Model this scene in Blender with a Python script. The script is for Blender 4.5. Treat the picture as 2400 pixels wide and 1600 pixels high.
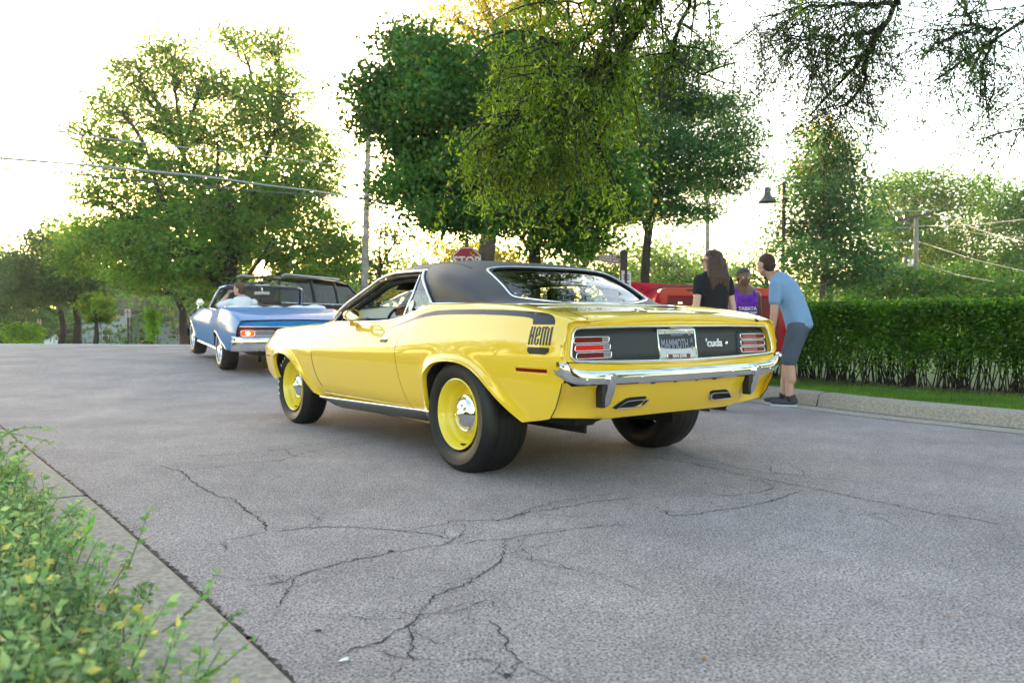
import bpy, math, random, bmesh
import numpy as np
from mathutils import Matrix, Vector
for o in list(bpy.data.objects): bpy.data.objects.remove(o)
R = math.radians; pi = math.pi
rng = np.random.default_rng(11); random.seed(5)
scene = bpy.context.scene; C = scene.collection
# ------------------------------------------------------------------ camera, sky, sun, exposure
CAMH = 0.907; FPX = 1879.9; PITCH = -0.027; ROLL = 0.004
cd = bpy.data.cameras.new('camera'); cam = bpy.data.objects.new('camera', cd); C.objects.link(cam)
cd.sensor_width = 36; cd.lens = FPX / 2400 * 36; cd.clip_start = 0.05; cd.clip_end = 3000
f0 = Vector((0, math.cos(PITCH), math.sin(PITCH))); r0 = Vector((1, 0, 0)); u0 = r0.cross(f0)
rt = r0 * math.cos(ROLL) + u0 * math.sin(ROLL); up = -r0 * math.sin(ROLL) + u0 * math.cos(ROLL)
M = Matrix.Identity(4)
for i in range(3):
    M[i][0] = rt[i]; M[i][1] = up[i]; M[i][2] = -f0[i]
M[2][3] = CAMH
cam.matrix_world = M; scene.camera = cam
cd.dof.use_dof = True; cd.dof.focus_distance = 5.0; cd.dof.aperture_fstop = 3.5
SUN_AZ = R(-17.4); SUN_EL = R(4.2)
w = bpy.data.worlds.new('World'); scene.world = w; w.use_nodes = True
nt = w.node_tree; bg = nt.nodes['Background']
sky = nt.nodes.new('ShaderNodeTexSky'); sky.sky_type = 'NISHITA'; sky.sun_disc = False
sky.sun_elevation = SUN_EL; sky.sun_rotation = SUN_AZ; sky.altitude = 200; sky.air_density = .8; sky.dust_density = 1.4; sky.ozone_density = 0.35
nt.links.new(sky.outputs[0], bg.inputs[0]); bg.inputs[1].default_value = 0.15
sl = bpy.data.lights.new('sun', 'SUN'); sl.energy = 2.0; sl.angle = R(0.6); sl.color = (1, .72, .42)
so = bpy.data.objects.new('sun', sl); C.objects.link(so)
sd = Vector((math.sin(SUN_AZ) * math.cos(SUN_EL), math.cos(SUN_AZ) * math.cos(SUN_EL), math.sin(SUN_EL)))
so.rotation_euler = sd.to_track_quat('Z', 'Y').to_euler()
scene.view_settings.view_transform = 'Standard'; scene.view_settings.look = 'None'
scene.view_settings.gamma = 1.0; scene.view_settings.use_curve_mapping = False
scene.view_settings.exposure = 3.25
scene.render.engine = 'CYCLES'

# ------------------------------------------------------------------ pixel -> world helpers (2400 x 1600 photograph)
_c, _s = math.cos(ROLL), math.sin(ROLL)
def ray(px, py):
    u = (px - 1200) / FPX; v = -(py - 800) / FPX
    u, v = u * _c - v * _s, u * _s + v * _c
    return np.array([u, math.cos(PITCH) - v * math.sin(PITCH), math.sin(PITCH) + v * math.cos(PITCH)])
def at(px, py, d):
    D = ray(px, py); return np.array([0, 0, CAMH]) + D * (d / D[1])
def gnd(px, py, z=0.0):
    D = ray(px, py); t = (z - CAMH) / D[2]; return np.array([D[0] * t, D[1] * t, z])
def sstep(t): t = min(1, max(0, t)); return t * t * (3 - 2 * t)
def gz(x, y):
    z = .2 * sstep((y - 10) / 6)
    if y > 21: z -= min(y - 21, 60) * .045
    return z
def pc(xs, ys):
    xs = np.array(xs, float); ys = np.array(ys, float)
    if xs[0] > xs[-1]: xs, ys = xs[::-1], ys[::-1]
    h = np.diff(xs); d = np.diff(ys) / h; m = np.zeros(len(xs))
    for i in range(1, len(xs) - 1):
        if d[i-1] * d[i] > 0:
            w1 = 2*h[i]+h[i-1]; w2 = h[i]+2*h[i-1]; m[i] = (w1+w2)/(w1/d[i-1]+w2/d[i])
    m[0] = d[0]; m[-1] = d[-1]
    def f(x):
        x = min(max(x, xs[0]), xs[-1]); i = min(int(np.searchsorted(xs, x, 'right')) - 1, len(xs) - 2); i = max(i, 0)
        t = (x - xs[i]) / h[i]
        return ((1+2*t)*(1-t)**2*ys[i] + t*(1-t)**2*h[i]*m[i] + t*t*(3-2*t)*ys[i+1] + t*t*(t-1)*h[i]*m[i+1])
    return f

# ------------------------------------------------------------------ mesh helpers
class MB:
    def __init__(s): s.v = []; s.f = []; s.n = 0
    def add(s, V, F):
        V = np.asarray(V, float); s.v.append(V); n = s.n
        s.f += [tuple(i + n for i in f) for f in F]; s.n += len(V); return s
    def grid(s, P, cu=False, cv=False, keep=None, flip=False):
        P = np.asarray(P, float); a, b = P.shape[:2]; F = []
        for i in range(a if cu else a - 1):
            for j in range(b if cv else b - 1):
                if keep is not None and not keep(i, j): continue
                q = (i*b+j, ((i+1) % a)*b+j, ((i+1) % a)*b+(j+1) % b, i*b+(j+1) % b)
                F.append(q[::-1] if flip else q)
        return s.add(P.reshape(-1, 3), F)
    def box(s, c, sz, rz=0, rx=0, ry=0):
        c = np.array(c, float); h = np.array(sz, float) / 2
        V = np.array([[x, y, z] for x in (-1, 1) for y in (-1, 1) for z in (-1, 1)]) * h
        m = np.array(Matrix.Rotation(rz, 3, 'Z') @ Matrix.Rotation(ry, 3, 'Y') @ Matrix.Rotation(rx, 3, 'X'))
        return s.add(V @ m.T + c, [(0,1,3,2),(4,6,7,5),(0,4,5,1),(2,3,7,6),(0,2,6,4),(1,5,7,3)])
    def tube(s, pts, r, n=8, cap=True, closed=False):
        pts = np.asarray(pts, float); k = len(pts)
        r = np.full(k, r) if np.isscalar(r) else np.asarray(r, float)
        T = np.gradient(pts, axis=0) if not closed else (np.roll(pts, -1, 0) - np.roll(pts, 1, 0))
        T /= (np.linalg.norm(T, axis=1)[:, None] + 1e-12)
        ref = np.array([0, 0, 1.]) if abs(T[0][2]) < .9 else np.array([1., 0, 0])
        N = np.cross(T[0], ref); N /= np.linalg.norm(N); P = []
        for i in range(k):
            N = N - T[i] * (N @ T[i]); N /= (np.linalg.norm(N) + 1e-12); B = np.cross(T[i], N)
            a = np.arange(n) * 2 * pi / n
            P.append(pts[i] + r[i] * (np.cos(a)[:, None] * N + np.sin(a)[:, None] * B))
        base = s.n; s.grid(P, cu=closed, cv=True)
        if cap and not closed:
            s.f.append(tuple(base + i for i in range(n))); s.f.append(tuple(base + (k-1)*n + i for i in range(n))[::-1])
        return s
    def lathe(s, prof, c=(0, 0, 0), axis='y', n=32):
        a = np.arange(n) * 2 * pi / n; P = []
        for r, h in prof:
            if axis == 'y': P.append(np.stack([r*np.cos(a), np.full(n, h), r*np.sin(a)], 1))
            elif axis == 'x': P.append(np.stack([np.full(n, h), r*np.cos(a), r*np.sin(a)], 1))
            else: P.append(np.stack([r*np.cos(a), r*np.sin(a), np.full(n, h)], 1))
        return s.grid(np.array(P) + np.array(c), cv=True)
    def ball(s, c, r, n=12, m=8):
        r = np.ones(3) * r; P = []
        for i in range(m + 1):
            t = pi * i / m
            P.append([[r[0]*math.sin(t)*math.cos(2*pi*j/n)+c[0], r[1]*math.sin(t)*math.sin(2*pi*j/n)+c[1], r[2]*math.cos(t)+c[2]] for j in range(n)])
        return s.grid(P, cv=True)
    def prism(s, A, B):   # two matching loops, capped
        A = np.asarray(A, float); B = np.asarray(B, float); n = len(A); base = s.n
        s.add(np.vstack([A, B]), [(i, (i+1) % n, n+(i+1) % n, n+i) for i in range(n)])
        s.f.append(tuple(base+i for i in range(n))[::-1]); s.f.append(tuple(base+n+i for i in range(n))); return s
    def mirror(s):
        o = MB(); 
        for v in s.v: w_ = v.copy(); w_[:, 1] *= -1; o.v.append(w_)
        o.f = [f[::-1] for f in s.f]; o.n = s.n; return o
    def both(s): return Pair(s)
    def sym(s):
        o = s.mirror(); o.v = s.v + o.v; o.f = s.f + [tuple(i + s.n for i in f) for f in o.f]; o.n = 2 * s.n; return o
    def mesh(s, name, mat, ang=35, fixn=True, weld=0):
        me = bpy.data.meshes.new(name); me.from_pydata(np.vstack(s.v).tolist(), [], s.f)
        if fixn or weld:
            bm = bmesh.new(); bm.from_mesh(me)
            if weld: bmesh.ops.remove_doubles(bm, verts=bm.verts, dist=weld)
            if fixn: bmesh.ops.recalc_face_normals(bm, faces=bm.faces)
            bm.to_mesh(me); bm.free()
        if mat is not None: me.materials.append(mat)
        if ang:
            me.shade_smooth()
            if ang < 180: me.set_sharp_from_angle(angle=R(ang))
        return me
    def build(s, name, mat, parent=None, ang=35, kind=None, fixn=True, weld=0, thick=0, bevel=0):
        o = bpy.data.objects.new(name, s.mesh(name, mat, ang, fixn, weld)); C.objects.link(o)
        if parent is not None: o.parent = parent
        if kind: o['kind'] = kind
        if thick:
            m = o.modifiers.new('s', 'SOLIDIFY'); m.thickness = abs(thick); m.offset = -1 if thick > 0 else 1
        if bevel:
            m = o.modifiers.new('b', 'BEVEL'); m.width = bevel; m.segments = 2; m.limit_method = 'ANGLE'; m.angle_limit = R(40)
        return o
class Pair:
    def __init__(s, m): s.m = m
    def build(s, *a, **k):
        o = s.m.build(*a, **k); s.m.mirror().build(*a, **k); return o
def tag(o, label=None, cat=None, group=None, kind=None):
    if label: o['label'] = label
    if cat: o['category'] = cat
    if group: o['group'] = group
    if kind: o['kind'] = kind
    return o
def thing(name, loc, rz, label, cat, group=None, rx=0, ry=0):
    o = bpy.data.objects.new(name, None); C.objects.link(o); o.location = loc; o.rotation_euler = (rx, ry, rz); o.empty_display_size = .1
    return tag(o, label, cat, group)
def quads(name, V, mat, parent=None, kind=None, k=4):
    V = np.asarray(V, np.float32).reshape(-1, 3); n = len(V) // k
    me = bpy.data.meshes.new(name); me.vertices.add(n*k); me.loops.add(n*k); me.polygons.add(n)
    me.vertices.foreach_set('co', V.ravel()); me.loops.foreach_set('vertex_index', np.arange(n*k, dtype=np.int32))
    me.polygons.foreach_set('loop_start', np.arange(0, n*k, k, dtype=np.int32))
    me.update(calc_edges=True)
    me.materials.append(mat); o = bpy.data.objects.new(name, me); C.objects.link(o)
    if parent is not None: o.parent = parent
    if kind: o['kind'] = kind
    return o
def text(name, s, size, mat, parent, loc, rot, depth=.001, align='CENTER', sx=1, bold=0, shear=0, kern=1):
    cu = bpy.data.curves.new(name, 'FONT'); cu.body = s; cu.size = size; cu.extrude = depth; cu.align_x = align; cu.align_y = 'CENTER'; cu.offset = bold; cu.shear = shear; cu.space_character = kern
    o = bpy.data.objects.new(name, cu); C.objects.link(o)
    dg = bpy.context.evaluated_depsgraph_get(); me = bpy.data.meshes.new_from_object(o.evaluated_get(dg)); bpy.data.objects.remove(o)
    me.materials.clear(); me.materials.append(mat)
    if sx != 1:
        me.transform(Matrix.Diagonal((sx, 1, 1, 1)))
    o = bpy.data.objects.new(name, me); C.objects.link(o); o.parent = parent; o.location = loc; o.rotation_euler = rot
    return o

# ------------------------------------------------------------------ materials
def mat(name, col, rough=.5, metal=0, coat=0, nz=0, nscale=20, bump=0, bscale=200, spec=.5, trans=0, emit=None, estr=0, ior=1.45, col2=None, sheen=0, coatr=.03, detail=4, bdist=.01, coior=1.5):
    m = bpy.data.materials.new(name); m.use_nodes = True; N = m.node_tree.nodes; L = m.node_tree.links; b = N['Principled BSDF']
    b.inputs['Base Color'].default_value = (*col, 1); b.inputs['Roughness'].default_value = rough; b.inputs['Metallic'].default_value = metal
    b.inputs['Coat Weight'].default_value = coat; b.inputs['Coat Roughness'].default_value = coatr; b.inputs['Coat IOR'].default_value = coior; b.inputs['Specular IOR Level'].default_value = spec; b.inputs['IOR'].default_value = ior
    b.inputs['Transmission Weight'].default_value = trans; b.inputs['Sheen Weight'].default_value = sheen
    if emit: b.inputs['Emission Color'].default_value = (*emit, 1); b.inputs['Emission Strength'].default_value = estr
    tc = N.new('ShaderNodeTexCoord')
    if nz or col2:
        t = N.new('ShaderNodeTexNoise'); t.inputs['Scale'].default_value = nscale; t.inputs['Detail'].default_value = detail; L.new(tc.outputs['Object'], t.inputs['Vector'])
        mx = N.new('ShaderNodeMix'); mx.data_type = 'RGBA'
        rp = N.new('ShaderNodeValToRGB'); rp.color_ramp.elements[0].position = .35; rp.color_ramp.elements[1].position = .65
        L.new(t.outputs['Fac'], rp.inputs[0]); L.new(rp.outputs[0], mx.inputs[0])
        c2 = col2 or tuple(c * (1 + nz) for c in col); c1 = col if col2 else tuple(c * (1 - nz) for c in col)
        mx.inputs[6].default_value = (*c1, 1); mx.inputs[7].default_value = (*c2, 1); L.new(mx.outputs[2], b.inputs['Base Color'])
    if bump:
        t2 = N.new('ShaderNodeTexNoise'); t2.inputs['Scale'].default_value = bscale; t2.inputs['Detail'].default_value = 3; L.new(tc.outputs['Object'], t2.inputs['Vector'])
        bp = N.new('ShaderNodeBump'); bp.inputs['Strength'].default_value = bump; bp.inputs['Distance'].default_value = bdist; L.new(t2.outputs['Fac'], bp.inputs['Height']); L.new(bp.outputs[0], b.inputs['Normal'])
    return m
def glassmat(name, tint, rough=0.0, alpha_mix=.85, gloss=(1, 1, 1), refl=.06):
    m = bpy.data.materials.new(name); m.use_nodes = True; N = m.node_tree.nodes; L = m.node_tree.links
    for n in list(N):
        if n.type != 'OUTPUT_MATERIAL': N.remove(n)
    out = N[0]; tr = N.new('ShaderNodeBsdfTransparent'); tr.inputs[0].default_value = (*tint, 1)
    gl = N.new('ShaderNodeBsdfGlossy'); gl.inputs['Roughness'].default_value = rough; gl.inputs['Color'].default_value = (*gloss, 1)
    lw = N.new('ShaderNodeLayerWeight'); lw.inputs[0].default_value = .5
    pw = N.new('ShaderNodeMath'); pw.operation = 'POWER'; pw.inputs[1].default_value = 4.0
    sc = N.new('ShaderNodeMath'); sc.operation = 'MULTIPLY_ADD'; sc.inputs[1].default_value = .95; sc.inputs[2].default_value = refl; sc.use_clamp = True
    L.new(lw.outputs['Facing'], pw.inputs[0]); L.new(pw.outputs[0], sc.inputs[0])
    mx = N.new('ShaderNodeMixShader'); L.new(sc.outputs[0], mx.inputs[0]); L.new(tr.outputs[0], mx.inputs[1]); L.new(gl.outputs[0], mx.inputs[2]); L.new(mx.outputs[0], out.inputs[0])
    return m
def leafmat(name, c1, c2, c3=None, trans=.45, rough=.45, tcol=None, p3=.06, clump=1.2):
    m = bpy.data.materials.new(name); m.use_nodes = True; N = m.node_tree.nodes; L = m.node_tree.links; b = N['Principled BSDF']
    out = [n for n in N if n.type == 'OUTPUT_MATERIAL'][0]
    g = N.new('ShaderNodeNewGeometry'); rp = N.new('ShaderNodeValToRGB'); cr = rp.color_ramp
    cr.elements[0].color = (*c1, 1); cr.elements[1].color = (*c2, 1); cr.elements[1].position = 1 - (p3 if c3 else 0)
    if c3:
        e = cr.elements.new(1 - p3 + .01); e.color = (*c3, 1)
    tc = N.new('ShaderNodeTexCoord'); t = N.new('ShaderNodeTexNoise'); t.inputs['Scale'].default_value = clump; t.inputs['Detail'].default_value = 2
    L.new(tc.outputs['Object'], t.inputs['Vector'])
    ml = N.new('ShaderNodeMapRange'); ml.inputs[1].default_value = .3; ml.inputs[2].default_value = .7; ml.inputs[3].default_value = .62; ml.inputs[4].default_value = 1.42
    L.new(t.outputs['Fac'], ml.inputs[0])
    L.new(g.outputs['Random Per Island'], rp.inputs[0])
    mul = N.new('ShaderNodeMix'); mul.data_type = 'RGBA'; mul.blend_type = 'MULTIPLY'; mul.inputs[0].default_value = 1
    L.new(rp.outputs[0], mul.inputs[6]); L.new(ml.outputs[0], mul.inputs[7]); L.new(mul.outputs[2], b.inputs['Base Color'])
    b.inputs['Roughness'].default_value = rough; b.inputs['Specular IOR Level'].default_value = .35
    tr = N.new('ShaderNodeBsdfTranslucent'); hs = N.new('ShaderNodeHueSaturation'); hs.inputs['Value'].default_value = 1.7; hs.inputs['Hue'].default_value = .475; hs.inputs['Saturation'].default_value = 1.1
    L.new(mul.outputs[2], hs.inputs['Color']); L.new(hs.outputs[0], tr.inputs[0])
    mx = N.new('ShaderNodeMixShader'); mx.inputs[0].default_value = trans
    L.new(b.outputs[0], mx.inputs[1]); L.new(tr.outputs[0], mx.inputs[2]); L.new(mx.outputs[0], out.inputs[0])
    return m
YEL = mat('yellow_paint', (.80, .525, .025), rough=.5, spec=.15, coat=1.0, coatr=.012, coior=1.75)
YEL2 = mat('yellow_wheel_enamel', (.82, .62, .03), rough=.3, coat=.6)
CHR = mat('chrome', (.82, .82, .84), rough=.06, metal=1)
SATIN = mat('satin_metal', (.55, .55, .58), rough=.3, metal=1)
TYRE = mat('tyre_rubber', (.009, .009, .010), rough=.5, bump=.15, bscale=300, nz=.2, nscale=9)
BLK = mat('black_trim', (.012, .012, .014), rough=.45)
TAR = mat('crack_tar', (.022, .021, .024), rough=.8)
VOID = mat('black_interior', (.01, .01, .011), rough=.75)
MATTE = mat('satin_black_paint', (.028, .032, .042), rough=.5, bump=.1, bscale=700)
DECAL = mat('black_vinyl_decal', (.012, .012, .016), rough=.22)
VINYL = mat('black_vinyl_roof', (.032, .031, .040), rough=.42, bump=.35, bscale=420, sheen=.1)
REDL = mat('red_lens', (.16, .002, .004), rough=.25, spec=.3)
REDLIT = mat('red_lens_lit', (.35, .004, .005), rough=.25, spec=.3, emit=(1, .02, .01), estr=.03)
CLEARL = mat('frosted_lens', (.26, .20, .22), rough=.3)
WHITE = mat('white_paint', (.8, .8, .8), rough=.4)
GLASS = glassmat('window_glass', (.90, .95, .93))
GLASSD = glassmat('tinted_glass', (.30, .34, .33), refl=.02)
GLASSG = glassmat('rear_window_glass', (.38, .43, .42))
MIRR = mat('mirror_glass', (.75, .77, .8), rough=.02, metal=1)
# ================================================================== YELLOW COUPE (local: x forward from rear axle, y left, z up)
YAW = 0.647
coupe = thing('muscle_coupe', (0.403, 5.324, 0.0), YAW + pi/2, 'glossy yellow coupe with black vinyl roof and side stripes in the middle of the road', 'car', rx=R(-.3))
zcr = pc([-.96,-.58,0,.28,.7,1.05,1.5,2.04,2.6,3.27,3.66], [.712,.712,.709,.709,.709,.703,.693,.684,.666,.647,.635])
ycr = pc([-.97,-.92,-.85,-.7,-.4,.3,1,2,2.74,3,3.27,3.45,3.55,3.63,3.67], [.872,.893,.91,.93,.945,.945,.94,.935,.928,.915,.875,.82,.772,.695,.60])
z4 = pc([-.96,-.9,-.8,-.6,-.35,0,.35,.5,.646,.745,.91,1.19,1.55,1.84,2.0,2.19,2.73,3.15,3.345,3.5,3.6,3.67], [.885,.912,.932,.955,.968,.975,.980,.978,.955,.936,.905,.89,.884,.884,.868,.848,.828,.803,.778,.728,.672,.645])
y4 = pc([-.96,-.8,-.5,0,.35,.7,1.2,1.84,2.2,2.7,3.2,3.5,3.6,3.67], [.857,.868,.862,.850,.838,.835,.84,.825,.81,.80,.785,.725,.66,.56])
z5 = pc([-.96,-.9,-.8,-.6,-.35,0,.35,.6,2.0,2.19,2.73,3.15,3.345,3.5,3.6,3.67], [.905,.926,.950,.980,1.003,1.014,1.014,1.0,.898,.878,.857,.836,.816,.768,.702,.655])
y5 = pc([-.96,-.8,-.5,-.3,0,.35,2,2.7,3.2,3.5,3.6,3.67], [.79,.79,.77,.765,.785,.80,.74,.73,.71,.65,.58,.48])
pup = pc([-.96,-.5,.3,.8,3.67], [1.7,1.8,1.6,1.3,1.25])
tuck = lambda x: .05 if x < 2.9 else .05 + (x-2.9)*.06
ARCH_R = [(.345,.333),(.345,.50),(.338,.56),(.30,.60),(.253,.632),(.18,.655),(.08,.668),(-.03,.668),(-.107,.660),(-.197,.638),(-.285,.596),(-.395,.515),(-.485,.455),(-.565,.408),(-.646,.368)]
ARCH_F = [(2.90,.40),(2.956,.478),(2.964,.541),(2.945,.585),(2.895,.609),(2.83,.621),(2.761,.624),(2.68,.618),(2.599,.601),(2.505,.566),(2.384,.495),(2.265,.412),(2.15,.34),(2.052,.291)]
def dseg(x, z, P):
    best = 9
    for (a, b), (c, d) in zip(P[:-1], P[1:]):
        vx, vz = c-a, d-b; t = max(0, min(1, ((x-a)*vx+(z-b)*vz)/(vx*vx+vz*vz+1e-12)))
        best = min(best, math.hypot(x-a-t*vx, z-b-t*vz))
    return best
def Y(x, z, off=0):
    zc_, yc_ = zcr(x), ycr(x)
    if z <= zc_:
        t = (zc_-z)/(zc_-.30); y = yc_ - tuck(x)*max(0, t)**1.9 - (.035*max(0, (.385-z)/.1)**1.2 if z < .385 and .3 < x < 2.1 else 0)
    else:
        t = min(1, (z-zc_)/max(1e-4, z4(x)-zc_)); y = yc_ - (yc_-y4(x))*t**pup(x)
    d = dseg(x, z, ARCH_R) if x < .55 else dseg(x, z, ARCH_F)
    if d < .12: y += .016*math.exp(-(d/.035)**2)
    return y + off
def upper(x, r):   # r 0..1 shoulder roll (D->E)
    a = r*pi/2; e = math.sin(a)**1.0
    ya = y4(x) + (y5(x)-y4(x))*(1-math.cos(a)); za = z4(x) + (z5(x)-z4(x))*math.sin(a)
    return ya, za
zbot = pc([-.85,-.75,-.646], [.405,.385,.368])
def zb_r(x):
    if x >= .345: return .330 - .002*(x-.35)
    if x <= -.646: return zbot(x)
    P = ARCH_R[1:]; xs = [p[0] for p in P][::-1]; zs = [p[1] for p in P][::-1]
    return float(np.interp(x, xs, zs))
def zb_f(x):
    if x <= 2.052: return .293 + (2.052-x)*.016
    if x >= 2.964: return float(np.interp(x, [2.964,3.04,3.18,3.32,3.48,3.56,3.67], [.392,.364,.395,.438,.560,.60,.61]))
    P = [(2.964,.541)] + ARCH_F[3:]; xs = [p[0] for p in P][::-1]; zs = [p[1] for p in P][::-1]
    return float(np.interp(x, xs, zs))
def panel(cols, shift, x0, fall, zb, n1=9, n2=9, n3=5, top=None, n4=0, rear=None):
    P = []
    for x in cols:
        col = []; k = max(0, 1-abs(x-x0)/fall); k = k*k*(3-2*k) if k < 1 else 1
        zc_ = zcr(x); zb_ = zb(x); zt = z4(x)
        zz = list(zb_ + (zc_-zb_)*np.linspace(0, 1, n1)) + list(zc_ + (zt-zc_)*np.linspace(0, 1, n2)[1:])
        for z in zz:
            xx = x + shift(z)*k
            if rear is not None and xx < rear(z): xx = rear(z) + (xx - (-.96))*0
            col.append((xx, Y(xx, min(z, z4(xx))), z))
        for i in range(1, n3+1):
            xx = x + shift(zt)*k
            if rear is not None: xx = max(xx, rear(zt))
            ya, za = upper(x, i/n3); col.append((xx, ya, za))
        if n4:
            y0, z0 = col[-1][1:]; y1, z1 = top(x)
            for i in range(1, n4+1):
                t = i/n4; col.append((xx, y0+(y1-y0)*t, z0+(z1-z0)*(2*t-t*t)))
        P.append(col)
    return np.array(P)
# door edges (x as function of z)
xdr = pc([.33,.42,.553,.718,.836,.96], [.562,.62,.679,.709,.665,.585]); xdf = pc([.30,.388,.511,.663,.771,.885], [1.806,1.972,2.072,2.109,2.060,1.90])
zcen = pc([-.96,-.85,-.6,-.3,0], [.936,.955,.975,1.0,1.02])        # deck centre line
def deckz(x, y): 
    y6 = .705; z6 = z5(x)*.35 + zcen(x)*.65 if x > -.6 else z5(x) - .002; z6 = min(z6, zcen(x)-.012)
    return z6 + (zcen(x)-z6)*(1-(abs(y)/y6)**2)
hoodc = pc([1.9,2.2,2.8,3.3,3.5,3.62], [.905,.90,.885,.845,.80,.70])
def decktop(x):
    if x > -.22: return (y5(x)-.045, z5(x)-.004)
    k = min(1, (-.22-x)/.08); a = y5(x)-.045
    return (a + (.712-a)*k, (z5(x)-.004)*(1-k) + deckz(x, .712)*k)
rear = pc([.36,.40,.50,.59,.70,.80,.88,.95], [-.78,-.83,-.90,-.935,-.955,-.950,-.942,-.935])
cq = sorted(set(list(np.round(np.linspace(-.96, -.65, 16), 4)) + [p[0] for p in ARCH_R[1:]] + [.346,.3445,.342,.325,.28,.215,.13,.03,-.07,-.15,-.24,-.34,-.44,-.525,-.605] + list(np.round(np.linspace(.35, .562, 9), 4))))
Pq = panel(cq, lambda z: xdr(z)-.562, .562, .21, zb_r, top=decktop, n4=6, rear=rear)
Pd = []
for t in np.linspace(0, 1, 26):
    col = []; 
    for s in list(np.linspace(0, .52, 12)) + list(np.linspace(.52, 1, 10)[1:]):
        # z rows follow crease
        z0_ = .300 + .032*(1-t); z1_ = None
        for it in range(3):
            xa, xb = xdr(z0_ if z1_ is None else z1_), xdf(z0_ if z1_ is None else z1_)
            x = xa + .005 + (xb - xa - .010)*t; zt = z4(x); zc_ = zcr(x)
            z1_ = z0_ + (zc_-z0_)*s/.52 if s <= .52 else zc_ + (zt-zc_)*(s-.52)/.48
        col.append((x, Y(x, z1_), z1_))
    x, y, z = col[-1]; col += [(x, y-.012, z+.004), (x, y-.03, z+.002)]
    Pd.append(col)
cf = sorted(set([p[0] for p in ARCH_F] + list(np.round(np.linspace(1.812, 2.05, 9), 4)) + [2.1,2.2,2.32,2.44,2.55,2.64,2.72,2.8,2.86,2.92,2.95,2.962,2.963] + list(np.round(np.linspace(2.966, 3.5, 18), 4)) + [3.53,3.56,3.58,3.6,3.615,3.63,3.645,3.66,3.67]))
Pf = panel(cf, lambda z: xdf(z)-1.806, 1.806, .5, zb_f, top=lambda x: (y5(x)-.07, z5(x)+.006), n4=3)
for nm, P in (('quarter_panel', Pq), ('door', Pd), ('front_fender', Pf)):
    mb = MB().grid(P)
    for k in (mb, mb.mirror()):
        o = k.build(nm, YEL, coupe, ang=28, thick=0)
        if nm == 'door' and k is mb: door = o
# return flange along door gaps and arches (thickness seen at the edges)
for A in (ARCH_R, ARCH_F):
    fl = MB()
    A2 = []
    for (a, b), (c, d) in zip(A[:-1], A[1:]):
        for t in np.linspace(0, 1, 5)[:-1]: A2.append((a+(c-a)*t, b+(d-b)*t))
    A2.append(A[-1]); A2 = np.array(A2)
    for _ in range(3): A2[1:-1] = (A2[:-2] + 2*A2[1:-1] + A2[2:])/4
    cx = 0 if A is ARCH_R else 2.743; cz = .35
    rows = []
    for x, z in A2:
        y = Y(x, z+.002); dx, dz = x-cx, z-cz; L_ = math.hypot(dx, dz)
        rows.append([(x+dx/L_*.008, y+.002, z+dz/L_*.008), (x-dx/L_*.003, y+.005, z-dz/L_*.003), (x-dx/L_*.008, y-.004, z-dz/L_*.008), (x-dx/L_*.006, y-.03, z-dz/L_*.006)])
    fl.grid(rows)
    fl.both().build('wheel_arch_lip', YEL, coupe, ang=60)
for A in (ARCH_R, ARCH_F):
    cx = 0 if A is ARCH_R else 2.70; lin = MB(); lin.grid([[(x, Y(x, z)-.028, z), (x, Y(x, z)-.05, z+.002), (cx+(x-cx)*k_, Y(x, z)-.13, .34+(z-.34)*k_), (cx+(x-cx)*k_, .40, .34+(z-.34)*k_+.02)] for x, z in A for k_ in (max(1.01, .375/math.hypot(x-cx, z-.34)),)]); lin.box((0 if A is ARCH_R else 2.6, .38, .5), (1.1, .02, .5)); lin.both().build('wheel_well_liner', VOID, coupe)
# dark inner shell behind door gaps
ins = MB().grid([[(x, Y(x, z)-.014, z) for z in np.linspace(.31, z4(x)-.012, 12)] for x in np.linspace(.42, 2.2, 30)])
ins.both().build('door_jamb', VOID, coupe)
ub = MB(); ub.box((1.2, 0, .27), (1.75, 1.5, .12)); ub.box((-.5, 0, .45), (.66, 1.1, .10)); ub.box((-.52, -.05, .375), (.30, .50, .07)); ub.box((-.35, .42, .36), (.5, .16, .12)); ub.box((2.75, 0, .35), (1.3, .74, .2)); ub.box((0, 0, .45), (.7, .78, .3)); ub.box((-.45, .72, .46), (.5, .25, .06)); ub.box((1.2, 0, .5), (1.75, 1.7, .36))
ub.build('underbody', VOID, coupe, bevel=.02)
ax = MB().tube([(0, -.6, .345), (0, .6, .345)], .045, 12); ax.ball((0, -.05, .345), (.14, .15, .15)); ax.tube([(-.2,.34,.27),(-.5,.36,.31),(-.78,.36,.42)], .03, 10)
ax.build('rear_axle', VOID, coupe)
# hood and deck lid
MB().grid([[(x, y, hoodc(x) - (hoodc(x)-z5(x)-.006)*(abs(y)/.66)**2.2 * 1.0) for y in np.linspace(-.655, .655, 25)*min(1, (y5(x)-.075)/.655)] for x in np.linspace(1.95, 3.62, 30)]).build('hood', YEL, coupe, ang=40)
lipz = .022
Dk = [[(x, y, deckz(x, y)) for y in np.linspace(-.703, .703, 29)] for x in np.linspace(-.28, -.952, 22)]
def xr(y, z): return -.926 - .13*(.87-z) - .010*(1-(y/.9)**2)
last = []
for y in np.linspace(-.703, .703, 29):
    x = xr(y, .93)-.004; zt = deckz(-.952, y)-.006
    last.append((x, y, zt))
for col in Dk: pass
DkA = Dk[:-1] + [last, [(p[0]-.006, p[1], p[2]-.006) for p in last], [(p[0]-.006, p[1], p[2]-.020) for p in last], [(p[0]+.02, p[1], p[2]-.022) for p in last]]
MB().grid(DkA).build('deck_lid', YEL, coupe, ang=32)
MB().grid([[(x, y, deckz(x, y)-.012) for y in np.linspace(-.73, .73, 12)] for x in np.linspace(-.2, -.93, 8)]).build('deck_seal', VOID, coupe)
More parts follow.
